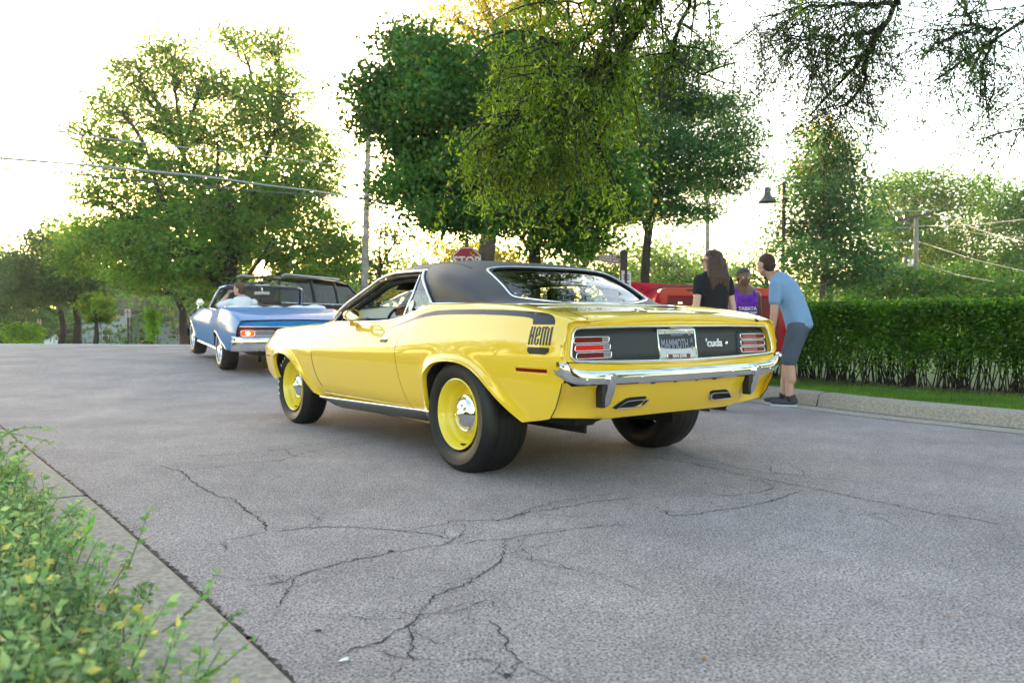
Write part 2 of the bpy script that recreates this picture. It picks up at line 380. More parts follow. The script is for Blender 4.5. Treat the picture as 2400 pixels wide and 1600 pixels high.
# ---- rear surround frame
def zip_loop(keys, m=6):
    out = []
    for a, b in zip(keys[:-1], keys[1:]):
        for t in np.linspace(0, 1, m+1)[:-1]: out.append(np.array(a)*(1-t)+np.array(b)*t)
    out.append(np.array(keys[-1])); return out
outk = [(0,.668,0),(.40,.676,0),(.78,.692,0),(.868,.700,0),(.893,.72,0),(.888,.78,0),(.872,.84,0),(.856,.882,0),(.82,.905,0),(.76,.905,0),(.70,.900,0),(.40,.913,0),(0,.917,0)]
ink = [(0,.684,0),(.40,.690,0),(.74,.698,0),(.815,.703,0),(.842,.722,0),(.838,.76,0),(.828,.80,0),(.815,.845,0),(.795,.865,0),(.76,.869,0),(.70,.870,0),(.40,.874,0),(0,.876,0)]
O = [(xr(y, z)+.0, y, z) for y, z, _ in zip_loop(outk)]; I = [(xr(y, z)+.004, y, z) for y, z, _ in zip_loop(ink)]
O2 = [(x+.06, y, z) for x, y, z in O]
mid = [((a[0]+b[0])/2-.004, (a[1]+b[1])/2, (a[2]+b[2])/2) for a, b in zip(O, I)]
fr = MB().grid([O2, O, mid, I, [(x+.045, y, z) for x, y, z in I]]); fr.sym().build('tail_surround', YEL, coupe, ang=50, weld=.0005)
# corner cap joining quarter top, side and frame
ct = MB().grid([[(-.935 + .004*i, y, z) for i in (-3, 8)] for y, z in ((.70,.900),(.76,.905),(.80,.906),(.83,.902),(.856,.882),(.872,.84),(.888,.78),(.893,.72))])
ct.both().build('tail_corner', YEL, coupe)
Ii = [np.array((xr(y, z)-.002, y, z)) for y, z, _ in zip_loop(ink)]
ring = np.array(Ii + [p*np.array([1,-1,1]) for p in Ii[::-1][1:-1]])
MB().tube(ring, .0065, 8, closed=True).build('tail_trim', CHR, coupe, ang=60)
# recessed black panel
Pp = []
for z in np.linspace(.69, .872, 9):
    Pp.append([(xr(y, z)+.04 - (.012 if abs(y) < .86 and .70 < z < .84 else 0), y*.985, z) for y in np.linspace(-.85, .85, 41)])
MB().grid(Pp).build('tail_panel', MATTE, coupe, ang=60)
# tail light housings, lamps
def rl(cy, cz, w_, h_, r, n=4, sk=0):
    o = []
    for sx, sz, a0 in ((1,1,0),(-1,1,pi/2),(-1,-1,pi),(1,-1,1.5*pi)):
        for i in range(n+1):
            a = a0+i*pi/2/n; yy = cy+sx*(w_/2-r)+r*math.cos(a); zz = cz+sz*(h_/2-r)+r*math.sin(a); o.append((yy+sk*(zz-cz), zz))
    return o
for sgn in (1, -1):
    hs = MB(); L1 = rl(.672, .766, .30, .145, .03); A_ = [(xr(y, z)+.034, y*sgn, z) for y, z in L1]; B_ = [(xr(y, z)+.020, (.672+(y-.672)*.97)*sgn, .766+(z-.766)*.95) for y, z in L1]
    hs.prism(A_, B_); lh = hs.build('tail_light', MATTE, coupe, ang=60)
    for k, zc_ in enumerate((.807, .767, .727)):
        Lq = rl(.674 + (.004*(1-k)), zc_, .244, .031, .010, sk=-.3)
        tr = np.array([(xr(y, z)+.016, y*sgn, z) for y, z in Lq]); MB().tube(tr, .0035, 6, closed=True).build('lamp_bezel', CHR, lh, ang=80)
        lit = (sgn == 1 and k == 1)
        for (a, b, m_) in ((.60, .80, REDLIT if lit else REDL), (.55, .60, CLEARL)) if sgn > 0 else ((.72, .80, REDL), (.585, .72, CLEARL), (.568, .585, REDL), (.55, .568, CLEARL)):
            b_ = MB(); ys = np.linspace(a, b, 6); b_.grid([[(xr(y, z)+.019, y*sgn, z) for z in (zc_-.014, zc_-.005, zc_+.005, zc_+.014)] for y in ys])
            if m_ is CLEARL and sgn < 0 and b-a > .1: m_ = PINKL if 'PINKL' in globals() else mat('pink_lens', (.28, .05, .07), rough=.3); PINKL = m_
            b_.build('lamp_lens', m_, lh)
# centre plate recess + plate
pz, px_ = .775, -.912
rc = MB(); rc.box((px_+.014, .012, pz), (.012, .345, .178)); rc.build('plate_recess', VOID, coupe)
plate = thing('licence_plate', (0,0,0), 0, None, None); plate.parent = coupe; del_keys = [k for k in plate.keys()]
C.objects.unlink(plate); bpy.data.objects.remove(plate)
PL = mat('plate_face', (.56, .57, .60), rough=.6, spec=.2)
pb = MB().box((0,0,0), (.30, .003, .152)); plate = pb.build('licence_plate', PL, coupe)
plate.location = (px_-.006, .012, pz); plate.rotation_euler = (R(-9), 0, R(-90))
# plate local: x to viewer's right, y away (toward car), z up
INK = mat('plate_ink', (.30, .33, .41), rough=.4); INKL = mat('plate_ink_light', (.33, .38, .55), rough=.4); MAR = mat('maroon_print', (.16, .03, .06), rough=.4); STK = mat('red_sticker', (.55, .10, .08), rough=.4)
text('plate_number', 'MAMMOTH', .082, INK, plate, (-.022, -.0032, -.006), (R(90), 0, 0), sx=.54, kern=1.0)
text('plate_number', 'A', .045, INK, plate, (.122, -.0032, .016), (R(90), 0, 0), sx=.62); text('plate_number', 'V', .045, INK, plate, (.122, -.0032, -.030), (R(90), 0, 0), sx=.62)
text('plate_state', 'ILLINOIS', .026, INKL, plate, (0, -.0032, .053), (R(90), 0, 0), sx=1.0)
MB().box((.107, -.0025, .052), (.030, .001, .026)).build('registration_sticker', STK, plate)
text('sticker_number', '12', .018, WHITE, plate, (.107, -.0045, .052), (R(90), 0, 0), depth=.0004)
frm = MB(); 
for c, sz in (((0,-.001,.0785),(.322,.012,.011)),((0,-.001,-.0785),(.322,.012,.012)),((.1565,-.001,0),(.010,.012,.158)),((-.1565,-.001,0),(.010,.012,.158))): frm.box(c, sz)
frm.box((0, -.0015, -.066), (.20, .012, .018)); frm.box((-.088, -.0015, -.056), (.026, .010, .014), ry=R(35)); frm.box((.088, -.0015, -.056), (.026, .010, .014), ry=R(-35)); frm.box((-.088, -.0015, .066), (.026, .010, .012), ry=R(-35)); frm.box((.088, -.0015, .066), (.026, .010, .012), ry=R(35))
frm.build('plate_frame', CHR, plate, bevel=.002)
MB().box((0, -.0078, -.0715), (.185, .001, .022)).build('frame_nameplate', MAR, plate)
text('frame_lettering', 'SAN JOSE', .024, WHITE, plate, (0, -.009, -.0715), (R(90), 0, 0), depth=.0005, sx=1.15, bold=.0006)
for x_ in (-.088, .088):
    for z_ in (.060, -.056): MB().ball((x_, -.007, z_), (.006, .004, .006), 8, 6).build('plate_bolt', SATIN, plate)
MB().box((px_-.012, -.01, .866), (.02, .20, .006)).build('plate_lamp', CHR, coupe)
# script badge and lock
bd = text('script_badge', "'cuda", .066, mat('badge_painted_shine', (.75,.75,.78), rough=.25), coupe, (xr(-.30, .77)+.026, -.305, .772), (R(90-9), 0, R(-90)), depth=.004, bold=.0012, shear=.1, sx=1.12)  # plain whitish paint; the chrome's brightness is put into the badge colour
bb = text('badge_backing', "'cuda", .066, BLK, coupe, (xr(-.30, .77)+.032, -.308, .769), (R(90-9), 0, R(-90)), depth=.004, bold=.0045, shear=.1, sx=1.12)
MB().lathe([(0,-.012),(.012,-.011),(.014,-.006),(.014,.01)], axis='x', c=(xr(-.41,.77)+.028, -.418, .768), n=16).build('trunk_lock', CHR, coupe)
MB().lathe([(.019,-.002),(.020,.004),(.02,.01)], axis='x', c=(xr(-.41,.77)+.028, -.418, .766), n=16).build('lock_bezel', BLK, coupe)
# ---- bumper
bx = lambda y: -1.002 + .045*(abs(y)/.93)**6
zbo = pc([0,.6,.8,.86,.90,.925,.935], [.570,.575,.583,.596,.618,.650,.686]); zto = pc([0,.6,.78,.84,.88,.92,.935], [.634,.637,.643,.658,.685,.696,.700])
P = []
for y in np.concatenate([np.linspace(0, .8, 17), np.linspace(.82, .928, 12)]):
    x = bx(y); a, b = zbo(y), zto(y); h = b-a; bk = .055 if y < .84 else .055*(1-(y-.84)/.11)
    P.append([(x+.05, y, a+.004), (x+.012, y, a-.002), (x+.002, y, a+.004), (x-.003, y, a+.30*h), (x-.004, y, a+.6*h), (x-.002, y, b-.008), (x+.004, y, b-.001), (x+.012, y, b+.004+.1*bk), (x+.012+bk*.6, y, b+.25*bk+.002), (x+.012+bk, y, b+.3*bk), (x+.012+bk, y, b-.02)])
MB().grid(P).sym().build('rear_bumper', CHR, coupe, ang=35, weld=.0005)
for y in (.769, .382, -.382, -.769): MB().ball((bx(y)-.002, y, .606), (.005, .0095, .0095), 12, 8).build('bumper_bolt', CHR, coupe)
for s in (1, -1):
    g_ = MB(); A_ = []
    for z, x, hw, d in ((.455, -.955, .020, .03), (.470, -.975, .026, .035), (.55, -1.008, .027, .035), (.610, -1.028, .025, .03), (.628, -1.028, .022, .025), (.634, -1.016, .016, .015)):
        A_.append([(x+d, s*.612-hw, z), (x+.006, s*.612-hw, z), (x, s*.612-hw*.6, z), (x, s*.612+hw*.6, z), (x+.006, s*.612+hw, z), (x+d, s*.612+hw, z)])
    base = g_.n; g_.grid(A_, cv=True); g_.f.append(tuple(range(30, 36))); g_.f.append(tuple(range(0, 6))); g_.build('bumper_guard', CHR, coupe, ang=30)
    MB().box((-.960, s*.612+.036, .515), (.05, .024, .120)).build('guard_rubber_shade', BLK, coupe, bevel=.004)  # black block stands in for the guard's rubber and the shadow beside it
led = MB().grid([[(xr(y, .668)+.001, y, z_), (xr(y, .668)+.010, y, .655), (xr(y, .668)+.016, y, .60)] for y in np.linspace(-.86, .86, 30) for z_ in (.668+.026*(abs(y)/.86)**2,)])
led.build('bumper_ledge', YEL, coupe, ang=60)
# ---- valance
P = []
for y in np.linspace(-.885, .885, 61):
    a = abs(y); q_ = (y/.885)**2; col = []
    zt = .572 + (.02 if a > .84 else 0); zl = .378 + .03*max(0, (a-.5)/.385)
    for s in np.linspace(0, 1, 13):
        x = -.962 + .035*q_**2 + .10*s**1.25 + .05*max(0, (a-.62)/.26)*s*(1-s)*0
        if a > .60: x += .030*sstep((a-.60)/.07)*math.sin(s*pi)*1.0
        col.append((x, y, zt+(zl-zt)*s))
    col.append((x+.02, y, zl-.006)); col.append((x+.1, y, zl-.002)); P.append(col)
MB().grid(P).build('rear_valance', YEL, coupe, ang=40)
vs = MB()
for s in np.linspace(0, 1, 2): pass
vs.tube([(-.929, .886, .592), (-.915, .888, .54), (-.88, .886, .46), (-.835, .883, .405)], .003, 6); vs.both().build('valance_seam', BLK, coupe)
sd_ = MB().grid([[(x, Y(max(x, rear(z)), z)-.008 if x > -.86 else .878, z) for x in (-.895+.06*s, -.80, -.7)] for s, z in ((0,.60),(.35,.53),(.7,.46),(1,.405))])
sd_.both().build('quarter_extension', YEL, coupe)
def vx(y, z): s = (.572-z)/.194; return -.962 + .035*(y/.885)**4 + .10*max(0, s)**1.25
for s in (1, -1):
    A_ = [(.505,.437),(.475,.462),(.43,.487),(.40,.492),(.285,.492),(.268,.484),(.290,.452),(.32,.437),(.40,.430)]
    MB().prism([(vx(y, z)-.003, y*s, z) for y, z in A_], [(vx(y, z)+.03, y*s, z) for y, z in A_]).build('exhaust_cutout', VOID, coupe)
    tp = [(.49,.436),(.45,.470),(.42,.480),(.285,.482),(.262,.474),(.285,.442),(.31,.432)]
    cxm, czm = .375, .456; o_ = [(vx(y, z)-.022, y*s, z-.004) for y, z in tp]; i_ = [(vx(y, z)-.022, (cxm+(y-cxm)*.90)*s, czm+(z-.004-czm)*.78) for y, z in tp]
    t_ = MB().grid([[(x+.09, y, z) for x, y, z in o_], o_, i_, [(x+.08, y, z) for x, y, z in i_]], cv=True); t_.build('exhaust_tip', CHR, coupe, ang=30)
for y in (.26, .08, -.26, -.10): MB().box((-.967, y, .566), (.012, .022 if abs(y) > .2 else .01, .01)).build('valance_clip', BLK, coupe)
# ---- marker lamps
for (xa, xb, za, zb_, m_, sy) in ((-.609,-.84,.640,.658,REDL,1), (3.265,3.115,.566,.588,mat('amber_lens', (.55,.16,.02), rough=.15, coat=.5),1)):
    for s in (1, -1):
        xs = np.linspace(xa, xb, 6)
        A_ = [[(x, (Y(x, z)+.0012)*s, z) for z in (za, (za+zb_)/2, zb_)] for x in xs]; ml_ = MB().grid(A_).build('side_marker', m_, coupe)
        loop = [(xa+.012*np.sign(xa-xb), za-.010), ((xa+xb)/2, za-.010), (xb-.010*np.sign(xa-xb), za-.010), (xb-.018*np.sign(xa-xb), (za+zb_)/2), (xb-.006*np.sign(xa-xb), zb_+.010), ((xa+xb)/2, zb_+.010), (xa+.015*np.sign(xa-xb), zb_+.010)]
        MB().tube([(x, (Y(x, z)+.0005)*s, z) for x, z in loop], .0022, 6, closed=True).build('marker_bezel', YEL, ml_, ang=60)
# ---- stripes and lettering on both sides
tops = pc([.935,.82,.729,.62,.535,.42,.317,.1,-.063,-.358,-.626,-.74,-.80,-.84,-.86], [.846,.873,.893,.917,.937,.957,.968,.972,.972,.968,.958,.952,.945,.932,.905])
bots = pc([.935,.82,.729,.62,.535,.42,.317,.1,-.063,-.358,-.522,-.63,-.69,-.708], [.844,.866,.881,.902,.916,.931,.939,.944,.944,.939,.933,.926,.915,.890])
st = []
for x in np.concatenate([np.linspace(.935, -.69, 90), np.linspace(-.70, -.86, 14)]):
    a = bots(x) if x > -.70 else .888; b = tops(x); st.append([(x, Y(x, z)+.0015, z) for z in np.linspace(a, b, 5)])
dc = MB().grid(st)
def rect(x0, x1, z0, z1, n=3):
    dc.grid([[(x, Y(x, z)+.0015, z) for z in np.linspace(z0, z1, 6)] for x in np.linspace(x0, x1, n)])
def lx(u): return -.697 - u*.160       # u 0..1 across the lettering block
zA, zB = .782, .877
bars = [(.00,.085,0,1),(.135,.215,0,1),(.08,.14,.45,.58), (.265,.345,0.04,.96),(.40,.475,.52,.96),(.40,.475,.04,.36),(.34,.41,.92,1),(.34,.41,0,.08),(.34,.41,.46,.56), (.525,.605,0,1),(.655,.735,0,.93),(.785,.865,0,.93),(.60,.80,.92,1), (.915,1.0,0,1)]
for a, b, c_, d_ in bars: rect(lx(a), lx(b), zA+(zB-zA)*c_, zA+(zB-zA)*d_)
blk = []
for x in np.linspace(-.697, -.852, 9):
    e = min(x+.852, -.697-x); r_ = .014; cut = r_-math.sqrt(max(0, r_*r_-max(0, r_-e)**2)); blk.append([(x, Y(x, z)+.0015, z) for z in np.linspace(.734+cut, .770, 4)])
dc.grid(blk)
for k in (dc, dc.mirror()): k.build('side_stripe', DECAL, coupe, ang=0, fixn=True)
# ---- rocker gill moulding
gm = MB(); rb = MB()
xs = np.linspace(2.05, .30, 60); zt_ = lambda x: .291+.0235*(2.05-x); 
def rk(x, s):   # s 0 top ..1 bottom
    h = .062*min(1, (2.06-x)/.3+.25) if x > 1.76 else .072
    return (x, Y(min(max(x, .36), 2.0), .333)+.006 - .045*s**1.5, zt_(x)-h*s)
gm.grid([[rk(x, s) for s in np.linspace(0, 1, 6)] + [(x, .80, .25)] for x in xs]).both().build('rocker_moulding', mat('gill_base', (.02,.02,.025), rough=.4, metal=.3), coupe)
for x in np.linspace(2.03, .34, 66):
    p = [np.array(rk(x - .035*s, s)) + (0, .003, 0) for s in np.linspace(.02, .98, 5)]; rb.tube(p, [.0085,.007,.006,.005,.004], 5)
rb.both().build('rocker_gills', mat('gill_metal', (.20,.20,.22), rough=.35, metal=1), coupe, kind='stuff', ang=60)
MB().tube([rk(x, 0) for x in xs], .006, 6).both().build('rocker_trim', CHR, coupe, ang=80)
sl_ = MB().grid([[(x, .83, .262), (x, .80, .232), (x, .70, .230)] for x in (1.1, .8, .5, .36)]); sl_.both().build('pinch_seam', YEL, coupe)
# ---- door handle and mirror
hb = MB(); 
def pz_(x, z, o=.003): return (x, Y(x, z)+o, z)
A_ = [(.926,.819),(.840,.819),(.866,.756),(.953,.757)]
hp = MB().prism([pz_(x, z, .005) for x, z in A_], [pz_(x, z, -.01) for x, z in A_]).build('door_handle', CHR, door, bevel=.003)
A_ = [(.940,.777),(.852,.777),(.866,.757),(.955,.758)]
MB().prism([pz_(x, z, .007) for x, z in A_], [pz_(x, z, 0) for x, z in A_]).build('handle_paddle', BLK, door)
MB().ball(pz_(.885, .803, .006), (.004, .003, .006), 8, 6).build('handle_button', BLK, door)
bm_ = MB().prism([(1.50,.895,.872),(1.42,.898,.870),(1.41,.86,.886),(1.49,.855,.888)], [(1.51,.90,.860),(1.41,.903,.858),(1.40,.85,.872),(1.50,.845,.874)])
bm_.tube([(1.455,.885,.872),(1.44,.90,.890),(1.40,.925,.915)], [.022,.015,.016], 8)
mi = bm_.build('side_mirror', YEL, door, bevel=.003)
sh = MB(); P = []
for t, r_ in ((0, .95), (-.012, 1.0), (-.02, 1.0), (.0, 1.0), (.03, .97), (.06, .86), (.085, .65), (.10, .35), (.105, .05)):
    P.append([(0+t, .062*r_*math.cos(a), .046*r_*math.sin(a)) for a in np.arange(24)*2*pi/24])
P = [[(0.0, .053*math.cos(a), .038*math.sin(a)) for a in np.arange(24)*2*pi/24]] + P[1:]
sh.grid(P, cv=True); ms = sh.build('mirror_shell', YEL, mi, ang=50); ms.location = (1.335, .945, .942); ms.rotation_euler = (0, 0, R(-4)); ms.scale = (.9, .98, .92)
mg = MB(); mg.add([(-.003, 0, 0)] + [(-.003, .054*math.cos(a), .039*math.sin(a)) for a in np.arange(24)*2*pi/24], [(0, i+1, (i+1) % 24+1) for i in range(24)])
mgo = mg.build('mirror_glass', MIRR, ms if False else mi); mgo.location = (1.331, .945, .942); mgo.rotation_euler = (0, R(-4), R(-4)); mgo.scale = (.9, .94, .90)
# ---- greenhouse
zc = pc([-.30,-.25,-.13,0,.12,.25,.45,.6,.9,1.2,1.35,1.45], [1.002,1.018,1.085,1.155,1.207,1.256,1.303,1.321,1.330,1.308,1.274,1.245])
zbg = pc([-.30,-.25,.1,.44,.67,1.0,1.45], [.994,.997,1.006,1.010,.955,.925,.905]); ybg = pc([-.30,-.25,-.13,0,.25,.45,.7,1.0,1.45], [.66,.70,.735,.755,.785,.80,.80,.80,.80])
nn = pc([-.30,-.25,-.13,0,.25,.45,.67,1.45], [1.2,1.25,1.6,2.4,3.6,4.0,4.1,4.1])
def gh(x, th):
    c_, s_ = math.cos(th), math.sin(th); p = 2/nn(x); return (x, ybg(x)*max(0, c_)**p, zbg(x) + (zc(x)-zbg(x))*max(0, s_)**p)
def ghz(x, y):
    u = min(1, abs(y)/ybg(x)); return zbg(x)+(zc(x)-zbg(x))*(1-u**nn(x))**(1/nn(x))
def xpil(z): return float(np.interp(z, [.91,1.01,1.13,1.237,1.3], [.36,.447,.545,.672,.70]))
def inside_glass(x, y, g=0):
    ay = abs(y); xt = .262 - .02*(ay/.6)**2 - g; xb = -.285 + .16*min(1.2, (ay/.585))**2.2 + g; ye = .535 + .052*(.262-x)/.40 - g
    if not (xb < x < xt and ay < ye): return False
    r_ = .06; cx_, cy_ = xt-r_, ye-r_
    if x > cx_ and ay > cy_ and math.hypot(x-cx_, ay-cy_) > r_: return False
    cx_ = xb+.035
    if x < cx_ and ay > ye-.035 and math.hypot(x-cx_, ay-(ye-.035)) > .035: return False
    return True
ths = (np.linspace(0, 1, 56)**1.0)*pi/2
ghm = MB(); P = []
XA = np.linspace(-.30, 1, 90)
for i in range(84):
    t = i/83; row = []
    for th in ths:
        # iterate pillar x
        xp = .5
        for _ in range(4): xp = xpil(gh(xp, th)[2]) if gh(xp, th)[2] < 1.243 else .672
        x = -.30 + (xp+.30)*t; row.append(gh(x, th))
    P.append(row)
Pn = np.array(P); Pn = np.concatenate([Pn, (Pn*np.array([1,-1,1]))[:, ::-1][:, 1:]], axis=1)
cen = (Pn[:-1,:-1]+Pn[1:,1:]+Pn[1:,:-1]+Pn[:-1,1:])/4
ghm.grid(Pn, keep=lambda i, j: not inside_glass(cen[i, j, 0], cen[i, j, 1]))
# roof forward part
Pr = []
for x in np.linspace(.672, 1.42, 26):
    y0 = .682 - .012*max(0, (x-1.0)/.4); row = []
    for y in np.linspace(y0, 0, 24): row.append((x, y, ghz(x, y)))
    row = [(x, y0+.004, row[0][2]-.012)] + row
    Pr.append(row)
Pr = np.array(Pr); Pr = np.concatenate([Pr, (Pr*np.array([1,-1,1]))[:, ::-1][:, 1:]], axis=1); ghm.grid(Pr)
ghm.build('vinyl_roof', VINYL, coupe, ang=60)
# roof seams
for s in (1, -1):
    MB().tube([(x, s*(.60-.03*max(0, .25-x)), ghz(x, .60)+.001) for x in np.linspace(.30, 1.3, 24)], .0035, 6).build('roof_seam', VINYL, coupe, ang=80)
# inner headliner (keeps the cabin dark)
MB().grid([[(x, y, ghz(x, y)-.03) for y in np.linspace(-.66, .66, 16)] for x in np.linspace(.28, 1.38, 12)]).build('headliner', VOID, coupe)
# glass outline
def outline(off=0):
    pts = []
    for k in range(120):
        a = 2*pi*k/120; dx, dy = math.cos(a)*.5, math.sin(a); lo, hi = 0, 1.2
        for _ in range(24):
            m_ = (lo+hi)/2
            if inside_glass(-.0 + dx*m_, dy*m_, off): lo = m_
            else: hi = m_
        x, y = dx*lo, dy*lo; pts.append((x, y, ghz(x, y)))
    return np.array(pts)
OL = outline(0); OL2 = outline(.018)
MB().tube(OL + (0, 0, .004), .008, 8, closed=True).build('rear_window_trim', CHR, coupe, ang=80)
MB().tube(OL2 + (0, 0, .000), .008, 6, closed=True).build('rear_window_seal', BLK, coupe, ang=80)
gx = MB(); gv = []
XI = np.linspace(-.30, .27, 40); YI = np.linspace(-.60, .60, 50)
gx.grid([[(x, y, ghz(x, y)-.010) for y in YI] for x in XI], keep=lambda i, j: inside_glass((XI[i]+XI[i+1])/2, (YI[j]+YI[j+1])/2, -.01))
gx.build('rear_window', GLASSG, coupe, ang=60)
# chrome at base of vinyl, B pillar, drip rail, belt
yb_line = [(x, ybg(x)+.006, zbg(x)+.004) for x in np.linspace(.447, -.26, 24)] + [(-.285, .60, 1.003), (-.30, .40, 1.003), (-.30, .2, 1.004), (-.30, 0, 1.005)]
MB().tube(yb_line, .0065, 6).sym().build('roof_base_trim', CHR, coupe, ang=80, weld=.0003)
pil = [];
for z in np.linspace(1.012, 1.238, 10):
    x = xpil(z); 
    lo, hi = 0, pi/2
    for _ in range(30):
        m_ = (lo+hi)/2
        if gh(x, m_)[2] < z: lo = m_
        else: hi = m_
    pil.append(gh(x, lo))
pil = np.array(pil)
MB().tube(pil + (.004, .004, 0), .011, 6).both().build('pillar_trim', CHR, coupe, ang=80)
MB().tube(pil + (-.016, .004, 0), .004, 6).both().build('pillar_seal', BLK, coupe, ang=80)
rail = [(x, .690 - .012*max(0, (x-1.0)/.4), 1.241 + .004*math.sin((x-.67)*4)) for x in np.linspace(.672, 1.15, 12)] + [(1.28, .692, 1.228), (1.385, .700, 1.204), (1.50, .715, 1.156), (1.63, .735, 1.104), (1.78, .765, 1.036), (1.87, .785, .985), (1.955, .80, .915)]
MB().tube(rail, .0115, 6).both().build('drip_rail', CHR, coupe, ang=80)
rin = [np.array(p) + (-.012, -.022, -.026) for p in rail]
MB().tube(rin, .019, 8).both().build('door_window_frame', BLK, coupe, ang=80)
rin2 = [np.array(p) + (-.03, -.05, -.055) for p in rail]
MB().tube(rin2, .022, 8).both().build('windshield_pillar', VOID, coupe, ang=80)
bel = [(x, y4(x)-.004, z4(x)+.005) for x in np.linspace(1.95, .47, 30)]
MB().tube(bel, .006, 6).both().build('belt_moulding', CHR, coupe, ang=80)
cw_ = MB().grid([[(x, y, .905+.02*(1-(y/.8)**2) - .02*(x-1.9)) for y in np.linspace(-.79, .79, 12)] for x in (1.80, 1.9, 2.0)]); cw_.build('cowl', BLK, coupe)
ws = MB().grid([[(1.40+.52*t - .10*(y/.7)**2*(1-.4*t), y*(1+.12*t), 1.238-.33*t**.92 - .015*(y/.7)**2) for y in np.linspace(-.69, .69, 14)] for t in np.linspace(0, 1, 8)])
ws.build('windshield', GLASS, coupe, ang=80)
# quarter window
qa = [(.745,.93),(.79,1.0),(.80,1.09)]
fe = [(.790, .820, .945), (.750, .802, 1.03), (.735, .768, 1.12), (.772, .705, 1.215)]
QW = []
for t, fp in zip((0, .36, .68, 1), fe):
    z = fp[2]; bxp = xpil(max(z, .91)); ybk = float(np.interp(z, [.9, 1.0, 1.12, 1.22], [.80, .79, .76, .70])); QW.append([fp, ((fp[0]+bxp)/2, (fp[1]+ybk)/2+.002, z + (.05*(1-t) if t < .4 else 0)), (bxp, ybk-.006, z+(.10*(1-t) if t < .4 else 0))])
MB().grid(QW).both().build('quarter_window', glassmat('clear_glass', (.80, .90, .88)), coupe, ang=80)
MB().tube(fe, .0075, 6).both().build('quarter_window_frame', CHR, coupe, ang=80)
MB().tube([np.array(p)+(-.014, -.004, 0) for p in fe], .007, 6).both().build('window_seal', BLK, coupe, ang=80)
stc = MB(); stc.add([(.705,.818,1.005)] + [(.705+.030*math.cos(a), .818-.01*math.sin(a), 1.005+.034*math.sin(a)) for a in np.arange(20)*2*pi/20], [(0, i+1, (i+1) % 20+1) for i in range(20)]); stc.build('window_sticker', WHITE, coupe)
# cabin
it = MB(); it.box((1.66, 0, .875), (.36, 1.50, .085)); it.box((1.50, 0, .80), (.10, 1.4, .12)); it.build('dashboard', BLK, coupe, bevel=.02)
it = MB().box((.95, .72, .80), (1.5, .05, .16)); it.box((.95, -.74, .80), (1.5, .05, .16)); it.build('door_trim', BLK, coupe, bevel=.01)
RSEAT = mat('dark_seat_vinyl', (.03, .03, .035), rough=.4)
for s in (1, -1):
    se = MB().box((.95, s*.36, .52), (.5, .5, .14)); se.box((.62, s*.36, .78), (.14, .48, .5), ry=R(-14)); se.build('front_seat', RSEAT, coupe, bevel=.05)
    MB().box((.545, s*.36, 1.07), (.09, .24, .14), ry=R(-12)).build('headrest', RSEAT, coupe, bevel=.035)
    MB().box((1.19, s*.38, 1.168), (.15, .50, .02), ry=R(28)).build('sun_visor', BLK, coupe, bevel=.008)
MB().box((.15, 0, .72), (.2, 1.2, .4), ry=R(-20)).build('rear_seat', RSEAT, coupe, bevel=.05)
MB().box((-.12, 0, .945), (.4, 1.3, .02)).build('parcel_shelf', VOID, coupe)
sw = MB(); a = np.arange(32)*2*pi/32; sw.tube(np.stack([0*a, .185*np.cos(a), .185*np.sin(a)], 1), .012, 8, closed=True); sw.tube([(0,-.17,0),(.03,0,0),(0,.17,0)], .01, 6); sw.ball((.03,0,0), (.02,.05,.05))
swo = sw.build('steering_wheel', BLK, coupe, ang=80); swo.location = (1.465, .40, .835); swo.rotation_euler = (0, R(22), 0)
MB().box((1.33, 0, 1.19), (.02, .24, .06)).build('rear_view_mirror', BLK, coupe, bevel=.01)
# front end
MB().grid([[(3.66-.10*(y/.6)**2, y, z) for z in (.45, .55, .64, .655)] for y in np.linspace(-.6, .6, 10)]).build('grille', VOID, coupe)
P = []
for y in np.linspace(-.82, .82, 24):
    x = 3.68-.20*(abs(y)/.82)**3; P.append([(x-.05, y, .53), (x-.01, y, .53), (x, y, .50), (x-.005, y, .46), (x-.03, y, .435), (x-.06, y, .44)])
MB().grid(P).build('front_bumper', CHR, coupe, ang=40)
MB().grid([[(3.60-.25*(abs(y)/.8)**3 - .25*t, y, .45-.10*t) for t in (0, .5, 1)] for y in np.linspace(-.8, .8, 12)]).build('front_valance', YEL, coupe)
